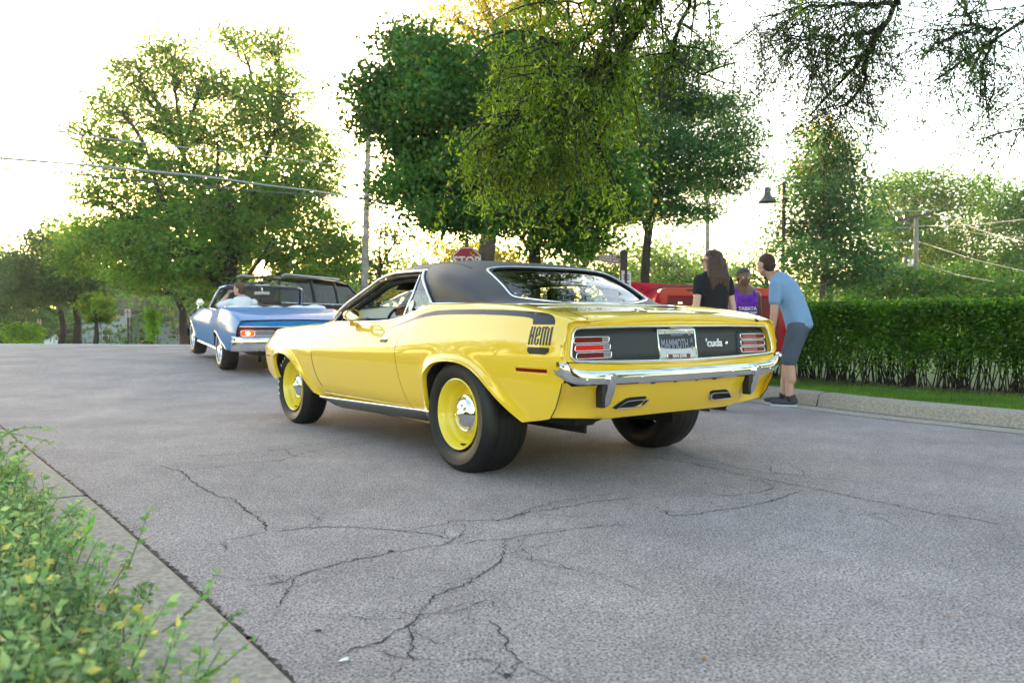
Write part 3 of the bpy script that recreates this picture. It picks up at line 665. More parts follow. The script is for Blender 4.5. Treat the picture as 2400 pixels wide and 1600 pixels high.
# ---- wheels
def wheel(x, y, Rt, W, side, name='wheel'):
    w_ = bpy.data.objects.new(name, None); C.objects.link(w_); w_.parent = coupe; w_.location = (x, y, Rt); w_.rotation_euler = (0, 0, 0 if side > 0 else pi); w_.empty_display_size = .05
    Rr = .212; h = W/2   # local +y = outward
    pr = [(Rr-.006, h-.030), (Rr+.006, h-.012), (Rr+.02, h-.002), (Rr+.05, h+.008), ((Rt+Rr)/2+.01, h+.012), (Rt-.045, h+.002), (Rt-.030, h-.006), (Rt-.020, h-.018), (Rt-.010, h-.034), (Rt-.004, h-.055), (Rt, h*.45), (Rt+.001, 0), (Rt, -h*.45), (Rt-.004, -h+.055), (Rt-.012, -h+.03), (Rt-.03, -h+.005), ((Rt+Rr)/2, -h-.01), (Rr+.01, -h+.005), (Rr-.01, -h+.03)]
    tb = MB().lathe(pr, n=72)
    V = np.vstack(tb.v); 
    lowm = V[:, 2] < -Rt+.012; V[lowm, 2] = -Rt+.012 - (-Rt+.012-V[lowm, 2])*.15; tb.v = [V + (0, 0, -.0)]
    ty = tb.build('tyre', TYRE, w_, ang=40); ty.location = (0, 0, -.010)
    gr = MB()
    for k in (-.55, -.2, .2, .55): gr.lathe([(Rt+.0013, h*k-.004), (Rt+.0016, h*k), (Rt+.0013, h*k+.004)], n=72)
    gro = gr.build('tread_groove', VOID, ty)
    rp = [(Rr-.012, h-.032), (Rr-.002, h-.022), (Rr+.002, h-.012), (Rr+.002, h-.005), (Rr-.004, h-.002), (Rr-.010, h-.006), (Rr-.014, h-.016), (Rr-.022, h-.026), (Rr-.028, h-.045), (Rr-.030, h-.06), (Rr-.038, h-.068), (Rr-.048, h-.085), (Rr-.055, h-.105), (.150, h-.115), (.135, h-.112), (.12, h-.10), (.09, h-.085), (.05, h-.085), (0, h-.085)]
    MB().lathe(rp, n=64).build('rim', YEL2, w_, ang=50)
    cp = [(.113, h-.095), (.1135, h-.070), (.111, h-.063), (.104, h-.060), (.099, h-.064), (.094, h-.062), (.088, h-.052), (.074, h-.043), (.055, h-.036), (.040, h-.033), (.030, h-.028), (.008, h-.012), (0, h-.010)]
    MB().lathe(cp, n=48).build('hubcap', CHR, w_, ang=40)
    MB().tube([(-.03, h-.05, -Rr+.03), (-.03, h-.015, -Rr+.035)], .006, 6).build('valve_stem', BLK, w_)
    return ty
def sidewall_text(ty, s, mat_, rad, h, a0, a1, size, name):
    out = MB(); n = len(s); vs_, fs_, off = [], [], 0
    for i, ch in enumerate(s):
        if ch == ' ': continue
        a = a0 + (a1-a0)*i/(n-1)
        cu = bpy.data.curves.new('t', 'FONT'); cu.body = ch; cu.size = size; cu.extrude = .0012; cu.align_x = 'CENTER'; cu.align_y = 'CENTER'; cu.offset = .0008
        o = bpy.data.objects.new('t', cu); C.objects.link(o); dg = bpy.context.evaluated_depsgraph_get(); me = bpy.data.meshes.new_from_object(o.evaluated_get(dg)); bpy.data.objects.remove(o)
        # letter plane: x right, y up(radial out). viewed from +y (outside): right = -x local
        ca, sa = math.cos(a), math.sin(a)
        for v in me.vertices:
            lx_, ly_, lz_ = v.co; rr = rad + ly_
            # radial dir (ca, sa) in (x,z); tangential clockwise seen from outside
            X = rr*ca + lx_*sa*(-1)*(-1) ; Z = rr*sa - lx_*ca
            X = rr*ca + lx_*(-sa)*(-1)*(-1); 
            X = rr*ca - lx_*sa; Z = rr*sa + lx_*ca
            vs_.append((X, h+lz_, Z))
        fs_ += [tuple(k+off for k in p.vertices) for p in me.polygons]; off += len(me.vertices); bpy.data.meshes.remove(me)
    out.add(vs_, fs_); return out.build(name, mat_, ty, ang=0)
WR, WF = .300, .205
tyA = wheel(0, .775-.005, .349, WR, 1); wheel(0, -.77, .349, WR, -1); tyB = wheel(2.705, .755, .331, WF, 1); wheel(2.705, -.755, .331, WF, -1)
# seen from outside (looking along -y) the car's forward (+x) is at the LEFT
sidewall_text(tyB, 'GOODYEAR', mat('white_letter', (.75, .74, .70), rough=.6), .277, WF/2+.0125, R(-16), R(62), .030, 'sidewall_lettering')
sidewall_text(tyA, 'RADIAL TUNED', mat('raised_rubber', (.035, .034, .034), rough=.4), .262, WR/2+.0125, R(250), R(330), .030, 'sidewall_lettering') if False else None
# ================================================================== GROUND, KERBS, VEGETATION
def asphalt():
    m = bpy.data.materials.new('asphalt'); m.use_nodes = True; N = m.node_tree.nodes; L = m.node_tree.links; b = N['Principled BSDF']
    tc = N.new('ShaderNodeTexCoord')
    def noise(s, d=2, r=.6): 
        t = N.new('ShaderNodeTexNoise'); t.inputs['Scale'].default_value = s; t.inputs['Detail'].default_value = d; t.inputs['Roughness'].default_value = r; L.new(tc.outputs['Object'], t.inputs['Vector']); return t
    v = N.new('ShaderNodeTexVoronoi'); v.inputs['Scale'].default_value = 115; v.feature = 'F1'; L.new(tc.outputs['Object'], v.inputs['Vector'])
    n1 = noise(120, 3); n2 = noise(1.1, 5, .65); n3 = noise(9, 4)
    r1 = N.new('ShaderNodeValToRGB'); e = r1.color_ramp.elements; e[0].position = .36; e[0].color = (.050, .043, .044, 1); e[1].position = .66; e[1].color = (.46, .395, .37, 1)
    k = r1.color_ramp.elements.new(.45); k.color = (.275, .238, .226, 1); L.new(n1.outputs['Fac'], r1.inputs[0])
    r2 = N.new('ShaderNodeValToRGB'); e = r2.color_ramp.elements; e[0].position = 0; e[0].color = (.70, .70, .72, 1); e[1].position = 1; e[1].color = (1.45, 1.42, 1.45, 1); L.new(v.outputs['Color'], r2.inputs[0])
    mu = N.new('ShaderNodeMix'); mu.data_type = 'RGBA'; mu.blend_type = 'MULTIPLY'; mu.inputs[0].default_value = 1; L.new(r1.outputs[0], mu.inputs[6]); L.new(r2.outputs[0], mu.inputs[7])
    r3 = N.new('ShaderNodeMapRange'); r3.inputs[1].default_value = .25; r3.inputs[2].default_value = .75; r3.inputs[3].default_value = .74; r3.inputs[4].default_value = 1.22; L.new(n2.outputs['Fac'], r3.inputs[0])
    r4 = N.new('ShaderNodeMapRange'); r4.inputs[1].default_value = .3; r4.inputs[2].default_value = .7; r4.inputs[3].default_value = .92; r4.inputs[4].default_value = 1.08; L.new(n3.outputs['Fac'], r4.inputs[0])
    mm = N.new('ShaderNodeMath'); mm.operation = 'MULTIPLY'; L.new(r3.outputs[0], mm.inputs[0]); L.new(r4.outputs[0], mm.inputs[1])
    m2 = N.new('ShaderNodeMix'); m2.data_type = 'RGBA'; m2.blend_type = 'MULTIPLY'; m2.inputs[0].default_value = 1; L.new(mu.outputs[2], m2.inputs[6]); L.new(mm.outputs[0], m2.inputs[7]); L.new(m2.outputs[2], b.inputs['Base Color'])
    bp = N.new('ShaderNodeBump'); bp.inputs['Strength'].default_value = .6; bp.inputs['Distance'].default_value = .006
    ad = N.new('ShaderNodeMath'); ad.operation = 'SUBTRACT'; L.new(n1.outputs['Fac'], ad.inputs[0]); L.new(v.outputs['Distance'], ad.inputs[1]); L.new(ad.outputs[0], bp.inputs['Height']); L.new(bp.outputs[0], b.inputs['Normal'])
    b.inputs['Roughness'].default_value = .85; b.inputs['Specular IOR Level'].default_value = .3
    return m
ASPH = asphalt(); CONC = mat('kerb_concrete', (.36, .315, .27), rough=.85, nz=.24, nscale=55, bump=.6, bscale=220, detail=10)
CONCL = mat('pale_concrete', (.45, .44, .43), rough=.85, nz=.15, nscale=5, bump=.3, bscale=120)
SOIL = mat('garden_soil', (.055, .035, .025), rough=.95, nz=.4, nscale=14, bump=.6, bscale=60)
LAWN = mat('lawn', (.045, .10, .012), rough=.9, nz=.3, nscale=3)
# road sheet: from the near kerb to the crest, then beyond the lawn falls away
P = []
for x in list(np.linspace(-60, -8, 14)) + list(np.linspace(-7, 8, 31)) + list(np.linspace(10, 60, 12)):
    P.append([(x, y, gz(x, y)) for y in list(np.linspace(-8, 21, 59))])
road = MB().grid(P).build('road', ASPH, ang=180, kind='structure')
P = [[(x, y, gz(x, y)-.03 + (.0)) for y in [21.4, 23, 26, 30, 40, 50, 60, 81, 120, 300, 900]] for x in np.linspace(-500, 500, 21)]
MB().grid(P).build('lawn_ground', LAWN, ang=180, kind='structure')
MB().grid([[(x, y, z) for y, z in ((20.95, .17), (20.97, .208), (21.0, .215), (21.5, .212), (21.55, .13))] for x in np.linspace(-60, 2.0, 40)]).build('far_kerb', CONCL, kind='structure')
# base earth below everything out to the horizon
MB().grid([[(x, y, -3.2) for y in (-600, 0, 1500)] for x in (-1500, 0, 1500)]).build('ground_base', SOIL, ang=180, kind='structure')
# right kerb and verge
kf = [gnd(1740+x/2.529, 400+y/2.529) for x, y in [(60,1350),(700,1435),(1200,1490),(1669,1537)]]
kf = [np.array(p[:2]) for p in kf]
d0 = (kf[0]-kf[1])/np.linalg.norm(kf[0]-kf[1]); d1 = (kf[3]-kf[2])/np.linalg.norm(kf[3]-kf[2])
pts = [kf[0]+np.array([-.35, 1.0])*9, kf[0]+np.array([-.37, 1.0])*3, kf[0]+np.array([-.40,1.0])*1.0] + kf + [kf[3]+d1*1.5, kf[3]+d1*4, kf[3]+d1*9]
def resample(p, n):
    p = np.array(p); s = np.r_[0, np.cumsum(np.linalg.norm(np.diff(p, axis=0), axis=1))]; t = np.linspace(0, s[-1], n)
    q = np.stack([np.interp(t, s, p[:, i]) for i in range(p.shape[1])], 1)
    for _ in range(6): q[1:-1] = (q[:-2]+2*q[1:-1]+q[2:])/4
    return q
KR = resample(pts, 120)
T_ = np.gradient(KR, axis=0); T_ /= np.linalg.norm(T_, axis=1)[:, None]; NR = np.stack([-T_[:, 1], T_[:, 0]], 1)   # left of travel (towards +x side)
if NR[60][0] < 0: NR = -NR
def strip(K, Nn, prof, wob=0):
    return [[(k[0]+n[0]*o, k[1]+n[1]*o, gz(k[0], k[1])+z + (rng.normal()*wob if wob else 0)) for o, z in prof] for k, n in zip(K, Nn)]
MB().grid(strip(KR, NR, [(-.28,.004),(0,.010),(.012,.02),(.03,.09),(.045,.125),(.07,.142),(.10,.147),(.20,.150),(.22,.147),(.235,.11)])).build('kerb', CONC, ang=50, kind='structure')
MB().grid(strip(KR, NR, [(.222,.12),(.40,.135),(1.1,.14),(3,.14),(8,.22),(14,.24),(40,.24)])).build('verge', LAWN, ang=180, kind='structure')
# left concrete edging
kl = [np.array(gnd(x*1.0204, y*1.0204)[:2]) for x, y in [(45,1020),(130,1090),(230,1170),(330,1260),(430,1350),(540,1450),(660,1568)]]
dl = (kl[0]-kl[1])/np.linalg.norm(kl[0]-kl[1]); dn = (kl[-1]-kl[-2])/np.linalg.norm(kl[-1]-kl[-2])
KL = resample([kl[0]+dl*7, kl[0]+dl*3, kl[0]+dl] + kl + [kl[-1]+dn*1, kl[-1]+dn*3.5], 110)
T_ = np.gradient(KL, axis=0); T_ /= np.linalg.norm(T_, axis=1)[:, None]; NL = np.stack([-T_[:, 1], T_[:, 0]], 1)
if NL[50][0] > 0: NL = -NL
MB().grid(strip(KL, NL, [(-.02,-.01),(0,.012),(.012,.022),(.03,.026),(.30,.034),(.33,.030),(.335,-.02)])).build('edging_kerb', CONC, ang=50, kind='structure')
MB().grid(strip(KL, NL, [(.325,.02),(.6,.05),(2.5,.08),(8,.0)])).build('planting_bed', SOIL, ang=180, kind='structure')
# dark tar seam at the edging, cracks in the asphalt
def ribbon(name, pts2, w_, z, mat_, jit=.006, seg=.03, par=None, taper=True):
    p = np.array(pts2, float); s = np.r_[0, np.cumsum(np.linalg.norm(np.diff(p, axis=0), axis=1))]
    n = max(3, int(s[-1]/seg)); t = np.linspace(0, s[-1], n); q = np.stack([np.interp(t, s, p[:, 0]), np.interp(t, s, p[:, 1])], 1)
    q += rng.normal(0, jit, q.shape); tt = np.gradient(q, axis=0); tt /= np.linalg.norm(tt, axis=1)[:, None]+1e-9; nn_ = np.stack([-tt[:, 1], tt[:, 0]], 1)
    ww = w_*(.35+.9*rng.random(n)**1.5)
    if taper: ww *= np.minimum(1, np.minimum(np.arange(n), np.arange(n)[::-1])/3+.15)
    g = [[(a[0]-b[0]*c, a[1]-b[1]*c, gz(a[0], a[1])+z), (a[0]+b[0]*c, a[1]+b[1]*c, gz(a[0], a[1])+z)] for a, b, c in zip(q, nn_, ww)]
    return MB().grid(g).build(name, mat_, par, ang=0)
ribbon('tar_seam', KL - NL*.008, .020, .003, TAR, jit=.004, seg=.008, par=road)
EE = lambda L: [(300+x/2.613, 960+y/2.613) for x, y in L]; DD = lambda L: [(600+x/2.613, 1000+y/2.613) for x, y in L]; FF = lambda L: [(1500+x/2.412, 950+y/2.412) for x, y in L]; BB = lambda L: [(420+x/9.046, 720+y/9.046) for x, y in L]
cr = [
 (EE([(190,340),(250,358),(310,375),(355,400),(365,418),(400,440),(430,462),(500,500),(550,532),(640,545),(700,590),(740,630),(790,655),(830,700),(858,747)]), .008),
 (EE([(858,747),(950,738),(1080,725),(1250,718),(1420,722),(1600,733),(1740,750),(1860,762),(1930,780),(1970,790)]), .006),
 (EE([(858,747),(760,770),(620,795),(480,835)]), .004), (EE([(365,418),(300,450)]), .005),
 (EE([(380,368),(560,350),(740,325),(930,310),(1010,288),(1080,265),(1200,240),(1400,210),(1500,205)]), .006),
 (EE([(270,308),(430,288),(620,272),(840,250),(960,243),(1100,220),(1200,205),(1320,185),(1480,162),(1600,150)]), .005), (EE([(960,243),(1010,288)]), .005),
 (DD([(0,975),(150,955),(230,920),(330,885),(450,855),(560,825),(720,793),(870,762),(1000,742),(1100,728),(1180,715),(1200,690),(1250,665),(1300,650)]), .006),
 (DD([(230,920),(215,975),(195,1020),(150,1075),(130,1115)]), .006),
 (DD([(930,640),(1050,610),(1150,598),(1180,582),(1300,573),(1530,570),(1600,545),(1680,522),(1850,500),(2050,462),(2350,435)]), .005),
 (DD([(1250,715),(1400,693),(1530,690),(1650,665),(1850,640),(2100,608),(2350,595)]), .005),
 (DD([(1530,690),(1520,740),(1500,790),(1495,830),(1440,870),(1380,900),(1320,940),(1250,985),(1150,1012),(1075,1050),(1030,1100),(990,1170),(940,1220),(880,1250),(800,1300),(700,1340),(600,1360),(480,1405)]), .006),
 (DD([(940,1220),(945,1280),(960,1340),(950,1400),(945,1445)]), .006), (DD([(910,1470),(850,1520),(820,1568)]), .005),
 (DD([(1430,1180),(1470,1225),(1520,1280),(1550,1350),(1585,1400),(1600,1450),(1580,1490),(1540,1530)]), .006), (DD([(1430,1050),(1465,1110),(1470,1130)]), .003),
 (DD([(1530,570),(1680,500),(1860,457),(2220,403)]), .003), (DD([(1600,800),(1700,820),(1850,830),(1900,870),(2000,885)]), .004),
 (FF([(0,285),(200,310),(420,355),(620,400),(740,425),(920,458),(1040,480),(1180,512),(1400,555),(1600,600),(1820,632),(2130,690)]), .006),
 (FF([(200,255),(320,300),(430,315),(540,350),(700,375),(900,400),(1040,415),(1200,425)]), .004),
 (FF([(430,400),(560,415),(700,430),(755,465),(700,485),(560,508),(380,515)]), .004),
 (FF([(155,590),(160,620),(220,625),(330,612),(430,592),(560,578),(640,562),(700,550),(780,530),(850,500),(920,485)]), .005),
 (FF([(1100,625),(1250,620),(1340,612),(1480,610)]), .003), (FF([(1700,560),(1900,585),(2080,640)]), .003),
 (BB([(0,960),(130,1010),(200,1050)]), .02), (BB([(300,1060),(250,1160),(290,1180)]), .02), (BB([(370,1200),(480,1225),(640,1270),(870,1320)]), .014), (BB([(1150,1375),(1380,1430),(1600,1475),(1850,1540)]), .010),
]
for L_, w_ in cr:
    g2 = [gnd(x, y)[:2] for x, y in L_]; ribbon('road_crack', g2, w_*.62, .0028, TAR, jit=.0055, seg=.018, par=road)
    gg = resample(g2, 40) if len(g2) > 2 else np.array(g2)
    for k in range(int(1+len(g2)*.25)):
        p0 = gg[rng.integers(0, len(gg))]; a_ = rng.uniform(0, 6.28); l_ = rng.uniform(.08, .30)*(1+p0[1]*.12); q_ = [p0]
        for j in range(4): a_ += rng.normal()*.5; q_.append(q_[-1]+np.array([math.cos(a_), math.sin(a_)])*l_/4)
        ribbon('road_crack', q_, .0018, .0030, TAR, jit=.004, seg=.02, par=road)
ej = bpy.data.objects['edging_kerb']; kj = bpy.data.objects['kerb']
for i in (44, 66, 88): MB().tube([(KL[i][0]+NL[i][0]*o, KL[i][1]+NL[i][1]*o, .024+.03*o) for o in np.linspace(.0, .32, 8)], .004, 4).build('kerb_joint', TAR, ej, ang=0)
for i in (40, 58, 74, 90): MB().tube([(KR[i][0]+NR[i][0]*o, KR[i][1]+NR[i][1]*o, z) for o, z in ((0,.012),(.03,.088),(.045,.124),(.07,.141),(.12,.148),(.21,.150))], .005, 4).build('kerb_joint', TAR, kj, ang=0)
ribbon('gutter_line', KR - NR*.01, .018, .012, TAR, jit=.006, seg=.03, par=road)
for cx, cy in ((915,1292),(745,1478),(1190,1583),(1810,1173)):
    p = gnd(cx, cy); a = np.arange(9)*2*pi/9; r_ = .012*(.6+.6*rng.random(9)); MB().add([(p[0]+r_[i]*math.cos(a[i]), p[1]+r_[i]*math.sin(a[i]), .0035) for i in range(9)], [tuple(range(9))]).build('road_crack', TAR, road, ang=0)

hz = bpy.data.materials.new('haze_air'); hz.use_nodes = True; N = hz.node_tree.nodes; 
for n in list(N):
    if n.type != 'OUTPUT_MATERIAL': N.remove(n)
pv = N.new('ShaderNodeVolumePrincipled'); pv.inputs['Color'].default_value = (.95,.95,.93,1); pv.inputs['Density'].default_value = .0006; pv.inputs['Anisotropy'].default_value = .72
hz.node_tree.links.new(pv.outputs[0], N[0].inputs['Volume'])
hb_ = MB().box((0, 45, 7.5), (300, 190, 23.4)).build('haze', hz, ang=0, kind='stuff'); tag(hb_, 'thin evening haze filling the air over the street', 'haze')
# ------------------------------------------------------------------ leaves
def unit(n): v = rng.normal(size=(n, 3)); return v/np.linalg.norm(v, axis=1)[:, None]
SUND = np.array([math.sin(SUN_AZ)*math.cos(SUN_EL-R(.9)), math.cos(SUN_AZ)*math.cos(SUN_EL-R(.9)), math.sin(SUN_EL-R(.9))])
def sungap(C_, rad=R(.85)):
    v = C_-np.array([0, 0, CAMH]); v = v/np.linalg.norm(v, axis=1)[:, None]; a = np.arccos(np.clip(v@SUND, -1, 1)); return (a > rad*(.45+.75*rng.random(len(a))))
def leaf_quads(cent, dirs, ln, wd, fold=.25):
    """rhombus leaves: centre points, long-axis directions, lengths, widths -> (N*4,3)"""
    n = len(cent); r = unit(n); s = np.cross(dirs, r); s /= np.linalg.norm(s, axis=1)[:, None]+1e-9; u = np.cross(s, dirs)
    ln = np.broadcast_to(ln, n)[:, None]; wd = np.broadcast_to(wd, n)[:, None]
    a = cent - dirs*ln*.5; c = cent + dirs*ln*.5; m = cent - dirs*ln*.08
    b = m + s*wd*.5 + u*wd*fold; d = m - s*wd*.5 + u*wd*fold*(.6)
    return np.stack([a, b, c, d], 1)
BARK = mat('bark', (.035, .027, .022), rough=.95, nz=.35, nscale=12, bump=.8, bscale=40)
BARKL = mat('grey_bark', (.10, .085, .075), rough=.95, nz=.3, nscale=14, bump=.8, bscale=40)
def bez(a, b, sag=.1, n=8, wob=.04):
    a, b = np.array(a, float), np.array(b, float); L_ = np.linalg.norm(b-a); m = (a+b)/2 + np.array([0, 0, 1])*L_*sag + rng.normal(0, wob*L_, 3)
    t = np.linspace(0, 1, n)[:, None]; return (1-t)**2*a + 2*t*(1-t)*m + t*t*b
def tree(name, base, tr, lobes, label, group=None, leaf=(.11, .05), mat_=None, per=26, twigs=60, spread=.28, droop=.3, bark=None, trunk_top=None, shell=.75, cat='tree', stringy=0, limb_r=.3, trunk_pts=None, dirup=None, flat=.55, fork=None, thin=None):
    """lobes: (centre xyz, radii xyz) in world space. Twig tips are scattered in every lobe, leaves around twigs."""
    root = thing(name, tuple(base), 0, label, cat, group); b0 = np.array(base, float); mb = MB(); allL = []
    lobes = [(np.array(c, float)-b0, np.array(r, float)*np.ones(3)) for c, r in lobes]
    top = np.array(trunk_top, float)-b0 if trunk_top is not None else np.mean([c for c, r in lobes], axis=0)*np.array([.5, .5, .8])
    tp = [np.array([0, 0, -.2]), np.array([0, 0, .05])] + ([np.array(p, float)-b0 for p in trunk_pts] if trunk_pts else [top*.35+rng.normal(0, tr*.5, 3)*[1,1,0], top*.7+rng.normal(0, tr*.6, 3)*[1,1,0]]) + [top]
    k = len(tp); mb.tube(tp, np.r_[tr*1.5, tr*1.15, np.linspace(tr, tr*.5, k-2)], 10)
    vol = np.array([np.prod(r)**(2/3) for c, r in lobes]); vol /= vol.sum(); nt_ = twigs*len(lobes)
    fk = [np.array(f, float)-b0 for f in fork] if fork else None
    if fk is not None:
        for f in fk:
            s_ = tp[int(rng.integers(2, k))]; mb.tube(bez(s_, f, sag=-.06, n=9, wob=.07), np.linspace(tr*.40, tr*.12, 9), 7, cap=False)
    for li, (c, r) in enumerate(lobes):
        if fk is not None: st = fk[int(np.argmin([np.linalg.norm(c-f) for f in fk]))]
        else:
            tt = min(1, max(.35, (c[2]-r[2])/max(.1, top[2]))); st = top*tt
            for a, b in zip(tp[:-1], tp[1:]):
                if a[2] <= st[2] <= b[2]: st = a+(b-a)*(st[2]-a[2])/max(1e-6, b[2]-a[2])
        lb = bez(st, c, sag=.10, n=9, wob=.09) + rng.normal(0, .012*np.linalg.norm(c-st), (9, 3))*np.sin(np.linspace(0, pi, 9))[:, None]; mb.tube(lb, np.linspace(tr*(.24 if fk is not None else .42), tr*.07, 9), 6, cap=False)
        nt = max(6, int(nt_*vol[li]))
        d = unit(nt); rad = rng.random(nt)**(1/3)*(1-shell)+shell*rng.random(nt)**.3; ends = c + d*r*rad[:, None]
        for i in range(nt):
            if i % 3 == 0:
                s = lb[rng.integers(3, 9)]; mb.tube(bez(s, ends[i], .0, 5, .06), np.linspace(tr*.10, tr*.02, 5), 4, cap=False)
        m = per
        cen = np.repeat(ends, m, 0); L0 = np.linalg.norm(r)/3**.5
        # clumps : flattened sprays around the tip
        off = np.clip(rng.normal(0, 1, (nt*m, 3)), -1.7, 1.7)*np.array([spread, spread, spread*flat])*(.6+.8*np.repeat(rng.random(nt), m)[:, None])
        if stringy: 
            hz = rng.random(nt*m)*stringy; off[:, 2] = off[:, 2]*.4 - hz; off[:, :2] *= (.35+.3*rng.random((nt*m, 1)))
        cen = cen + off
        dr = rng.normal(0, 1, (nt*m, 3)); dr[:, 2] = dr[:, 2]*.5 - droop*1.5; dr /= np.linalg.norm(dr, axis=1)[:, None]
        sc = .6+.8*rng.random(nt*m); kp = sungap(cen+b0)
        if thin: kp &= rng.random(len(kp)) < np.clip(1-(cen[:, 2]+b0[2]-thin[0])/(thin[1]-thin[0])*(1-thin[2]), thin[2], 1)
        allL.append(leaf_quads(cen[kp], dr[kp], leaf[0]*sc[kp], leaf[1]*sc[kp]))
    mb.build('trunk', bark or BARK, root, ang=180, fixn=False)
    quads('crown', np.concatenate(allL), mat_, root)
    return root
LF_HL = leafmat('honey_green_leaves', (.05, .15, .02), (.11, .25, .035), (.26, .28, .03), trans=.5, p3=.06, clump=.5)
LF_MAP = leafmat('maple_leaves', (.022, .085, .016), (.06, .165, .025), (.20, .22, .02), trans=.42, p3=.05, clump=.8)
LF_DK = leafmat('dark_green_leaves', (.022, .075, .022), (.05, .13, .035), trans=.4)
LF_LOC = leafmat('locust_leaves', (.022, .085, .025), (.055, .155, .04), trans=.42, clump=.7)
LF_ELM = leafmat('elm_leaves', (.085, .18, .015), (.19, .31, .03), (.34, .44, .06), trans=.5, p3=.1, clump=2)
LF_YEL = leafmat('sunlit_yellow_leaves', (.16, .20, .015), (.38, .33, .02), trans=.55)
LF_BG = leafmat('background_leaves', (.035, .12, .018), (.085, .22, .03), (.28, .28, .03), trans=.45, p3=.06)
LF_BR = leafmat('bright_green_leaves', (.07, .20, .02), (.16, .34, .03), trans=.5)
def LB(px, py, d, rx, rz=None, ry=None):
    s = d/FPX; c = at(px, py, d); rz = rz or rx; return (c, (rx*s, (ry or (rx+rz)/2)*s, rz*s))
def scat(d, cells): return [LB(px, py, d*(1+random.uniform(-.05, .05)), rx, rz) for px, py, rx, rz in cells]
# big tree on the left
d = 32.0; bse = at(545, 745, d); bse[2] = gz(bse[0], d)
cells = [(640,110,60,45),(540,90,45,35),(400,120,60,45),(330,190,70,55),(470,190,75,55),(560,230,80,60),(660,220,70,70),(260,250,55,45),(380,290,85,60),(500,320,80,60),(640,330,90,70),(230,320,55,50),(720,340,55,50),(300,380,90,60),(420,410,100,60),(560,420,100,70),(690,430,80,60),(770,370,35,50),(210,450,50,40),(760,460,50,60),(350,490,110,60),(480,510,110,60),(620,520,110,60),(740,540,70,50),(230,540,90,45),(300,580,100,60),(420,600,110,60),(560,600,100,45),(690,600,90,50),(790,600,60,50),(200,600,70,50),(480,640,60,35),(350,630,70,40),(760,650,60,35),(800,560,40,40),(540,655,60,30),(600,680,50,20),(520,560,90,50),(430,490,80,50),(640,480,80,50),(350,560,90,50),(560,540,80,50)]
tree('honey_locust_tree', bse, .36, scat(d, cells), 'tallest spreading tree on the left with the setting sun behind its lower branches', leaf=(.165, .070), mat_=LF_HL, per=36, twigs=80, spread=.44, flat=.4, thin=(7, 13, .92), droop=.35, trunk_top=at(545, 600, d), trunk_pts=[at(545, 700, d), at(540, 650, d)], fork=[at(px, py, d*k_) for px, py, k_ in ((430,360,1.02),(510,330,.97),(590,400,1.05),(655,290,1),(720,430,.98),(340,340,.97),(300,520,1.0),(400,560,.93),(640,560,.93),(540,480,.94),(230,560,1.),(760,580,1.))])
# far-left dark trees
d = 44.; b = at(178, 790, d); b[2] = gz(b[0], d)
tree('linden_tree', b, .17, scat(d, [(150,560,90,45),(90,610,90,50),(200,610,90,60),(60,660,80,45),(150,665,100,42),(220,675,60,36),(110,570,60,30)]), 'dark green round tree at far left, second trunk from the left by the white house', leaf=(.20, .10), mat_=LF_DK, per=30, twigs=70, spread=.55, trunk_top=at(178, 640, d))
d = 46.; b = at(141, 790, d); b[2] = gz(b[0], d)
tree('linden_tree', b, .17, scat(d, [(60,640,80,50),(20,690,70,50),(130,690,70,32),(10,620,60,40)]), 'dark green tree at the far left edge beside the low white porch', leaf=(.20, .10), mat_=LF_DK, per=30, twigs=70, spread=.55, trunk_top=at(141, 680, d))
d = 52.; b = at(10, 790, d); b[2] = gz(b[0], d)
tree('linden_tree', b, .4, scat(d, [(5,760,60,30),(40,770,40,25),(-60,700,80,60),(70,745,50,25),(-40,620,60,40),(100,770,40,20)]), 'shaded tree at the left border behind the small saplings', leaf=(.22, .11), mat_=LF_DK, per=26, twigs=60, spread=.55)
# small saplings on the left lawn
for px, top, ww, lab in ((60,770,24,'small round sapling, leftmost on the far lawn'),(75,765,16,'narrow upright sapling beside the left no parking sign')): 
    d = 42.; x = 40 if px == 60 else 75; b = at(x, 800, d); b[2] = gz(b[0], d)
    tree('sapling', b, .05, scat(d, [(x, 775, ww, 16), (x, 792, ww*.8, 10)]), lab, leaf=(.16, .09), mat_=LF_BR, per=14, twigs=40, spread=.25)
d = 34.; b = at(222, 800, d); b[2] = gz(b[0], d)
tree('young_maple_tree', b, .10, scat(d, [(222,720,28,22),(215,702,16,14),(232,742,24,10),(240,712,16,12)]), 'young maple with orange tinted top in front of the grey house', leaf=(.16, .10), mat_=leafmat('tinted_leaves', (.07,.17,.02), (.16,.28,.03), (.40,.26,.04), p3=.05), per=20, twigs=50, spread=.16)
d = 30.; b = at(357, 800, d); b[2] = gz(b[0], d)
tree('sapling', b, .05, scat(d, [(353,735,8,16),(356,758,8,16),(362,775,7,12),(354,790,5,8),(370,742,5,8)]), 'bright green staked sapling in front of the grey house door', leaf=(.11, .06), mat_=LF_BR, per=14, twigs=30, spread=.07)
d = 40.; b = at(440, 800, d); b[2] = gz(b[0], d)
tree('shade_tree', b, .22, scat(d, [(430,655,60,30),(380,660,50,26),(470,685,50,22),(330,660,50,22),(300,650,50,24)]), 'leafy tree with pale trunk at the right corner of the grey house', leaf=(.18, .09), mat_=LF_BG, per=26, twigs=60, spread=.45)
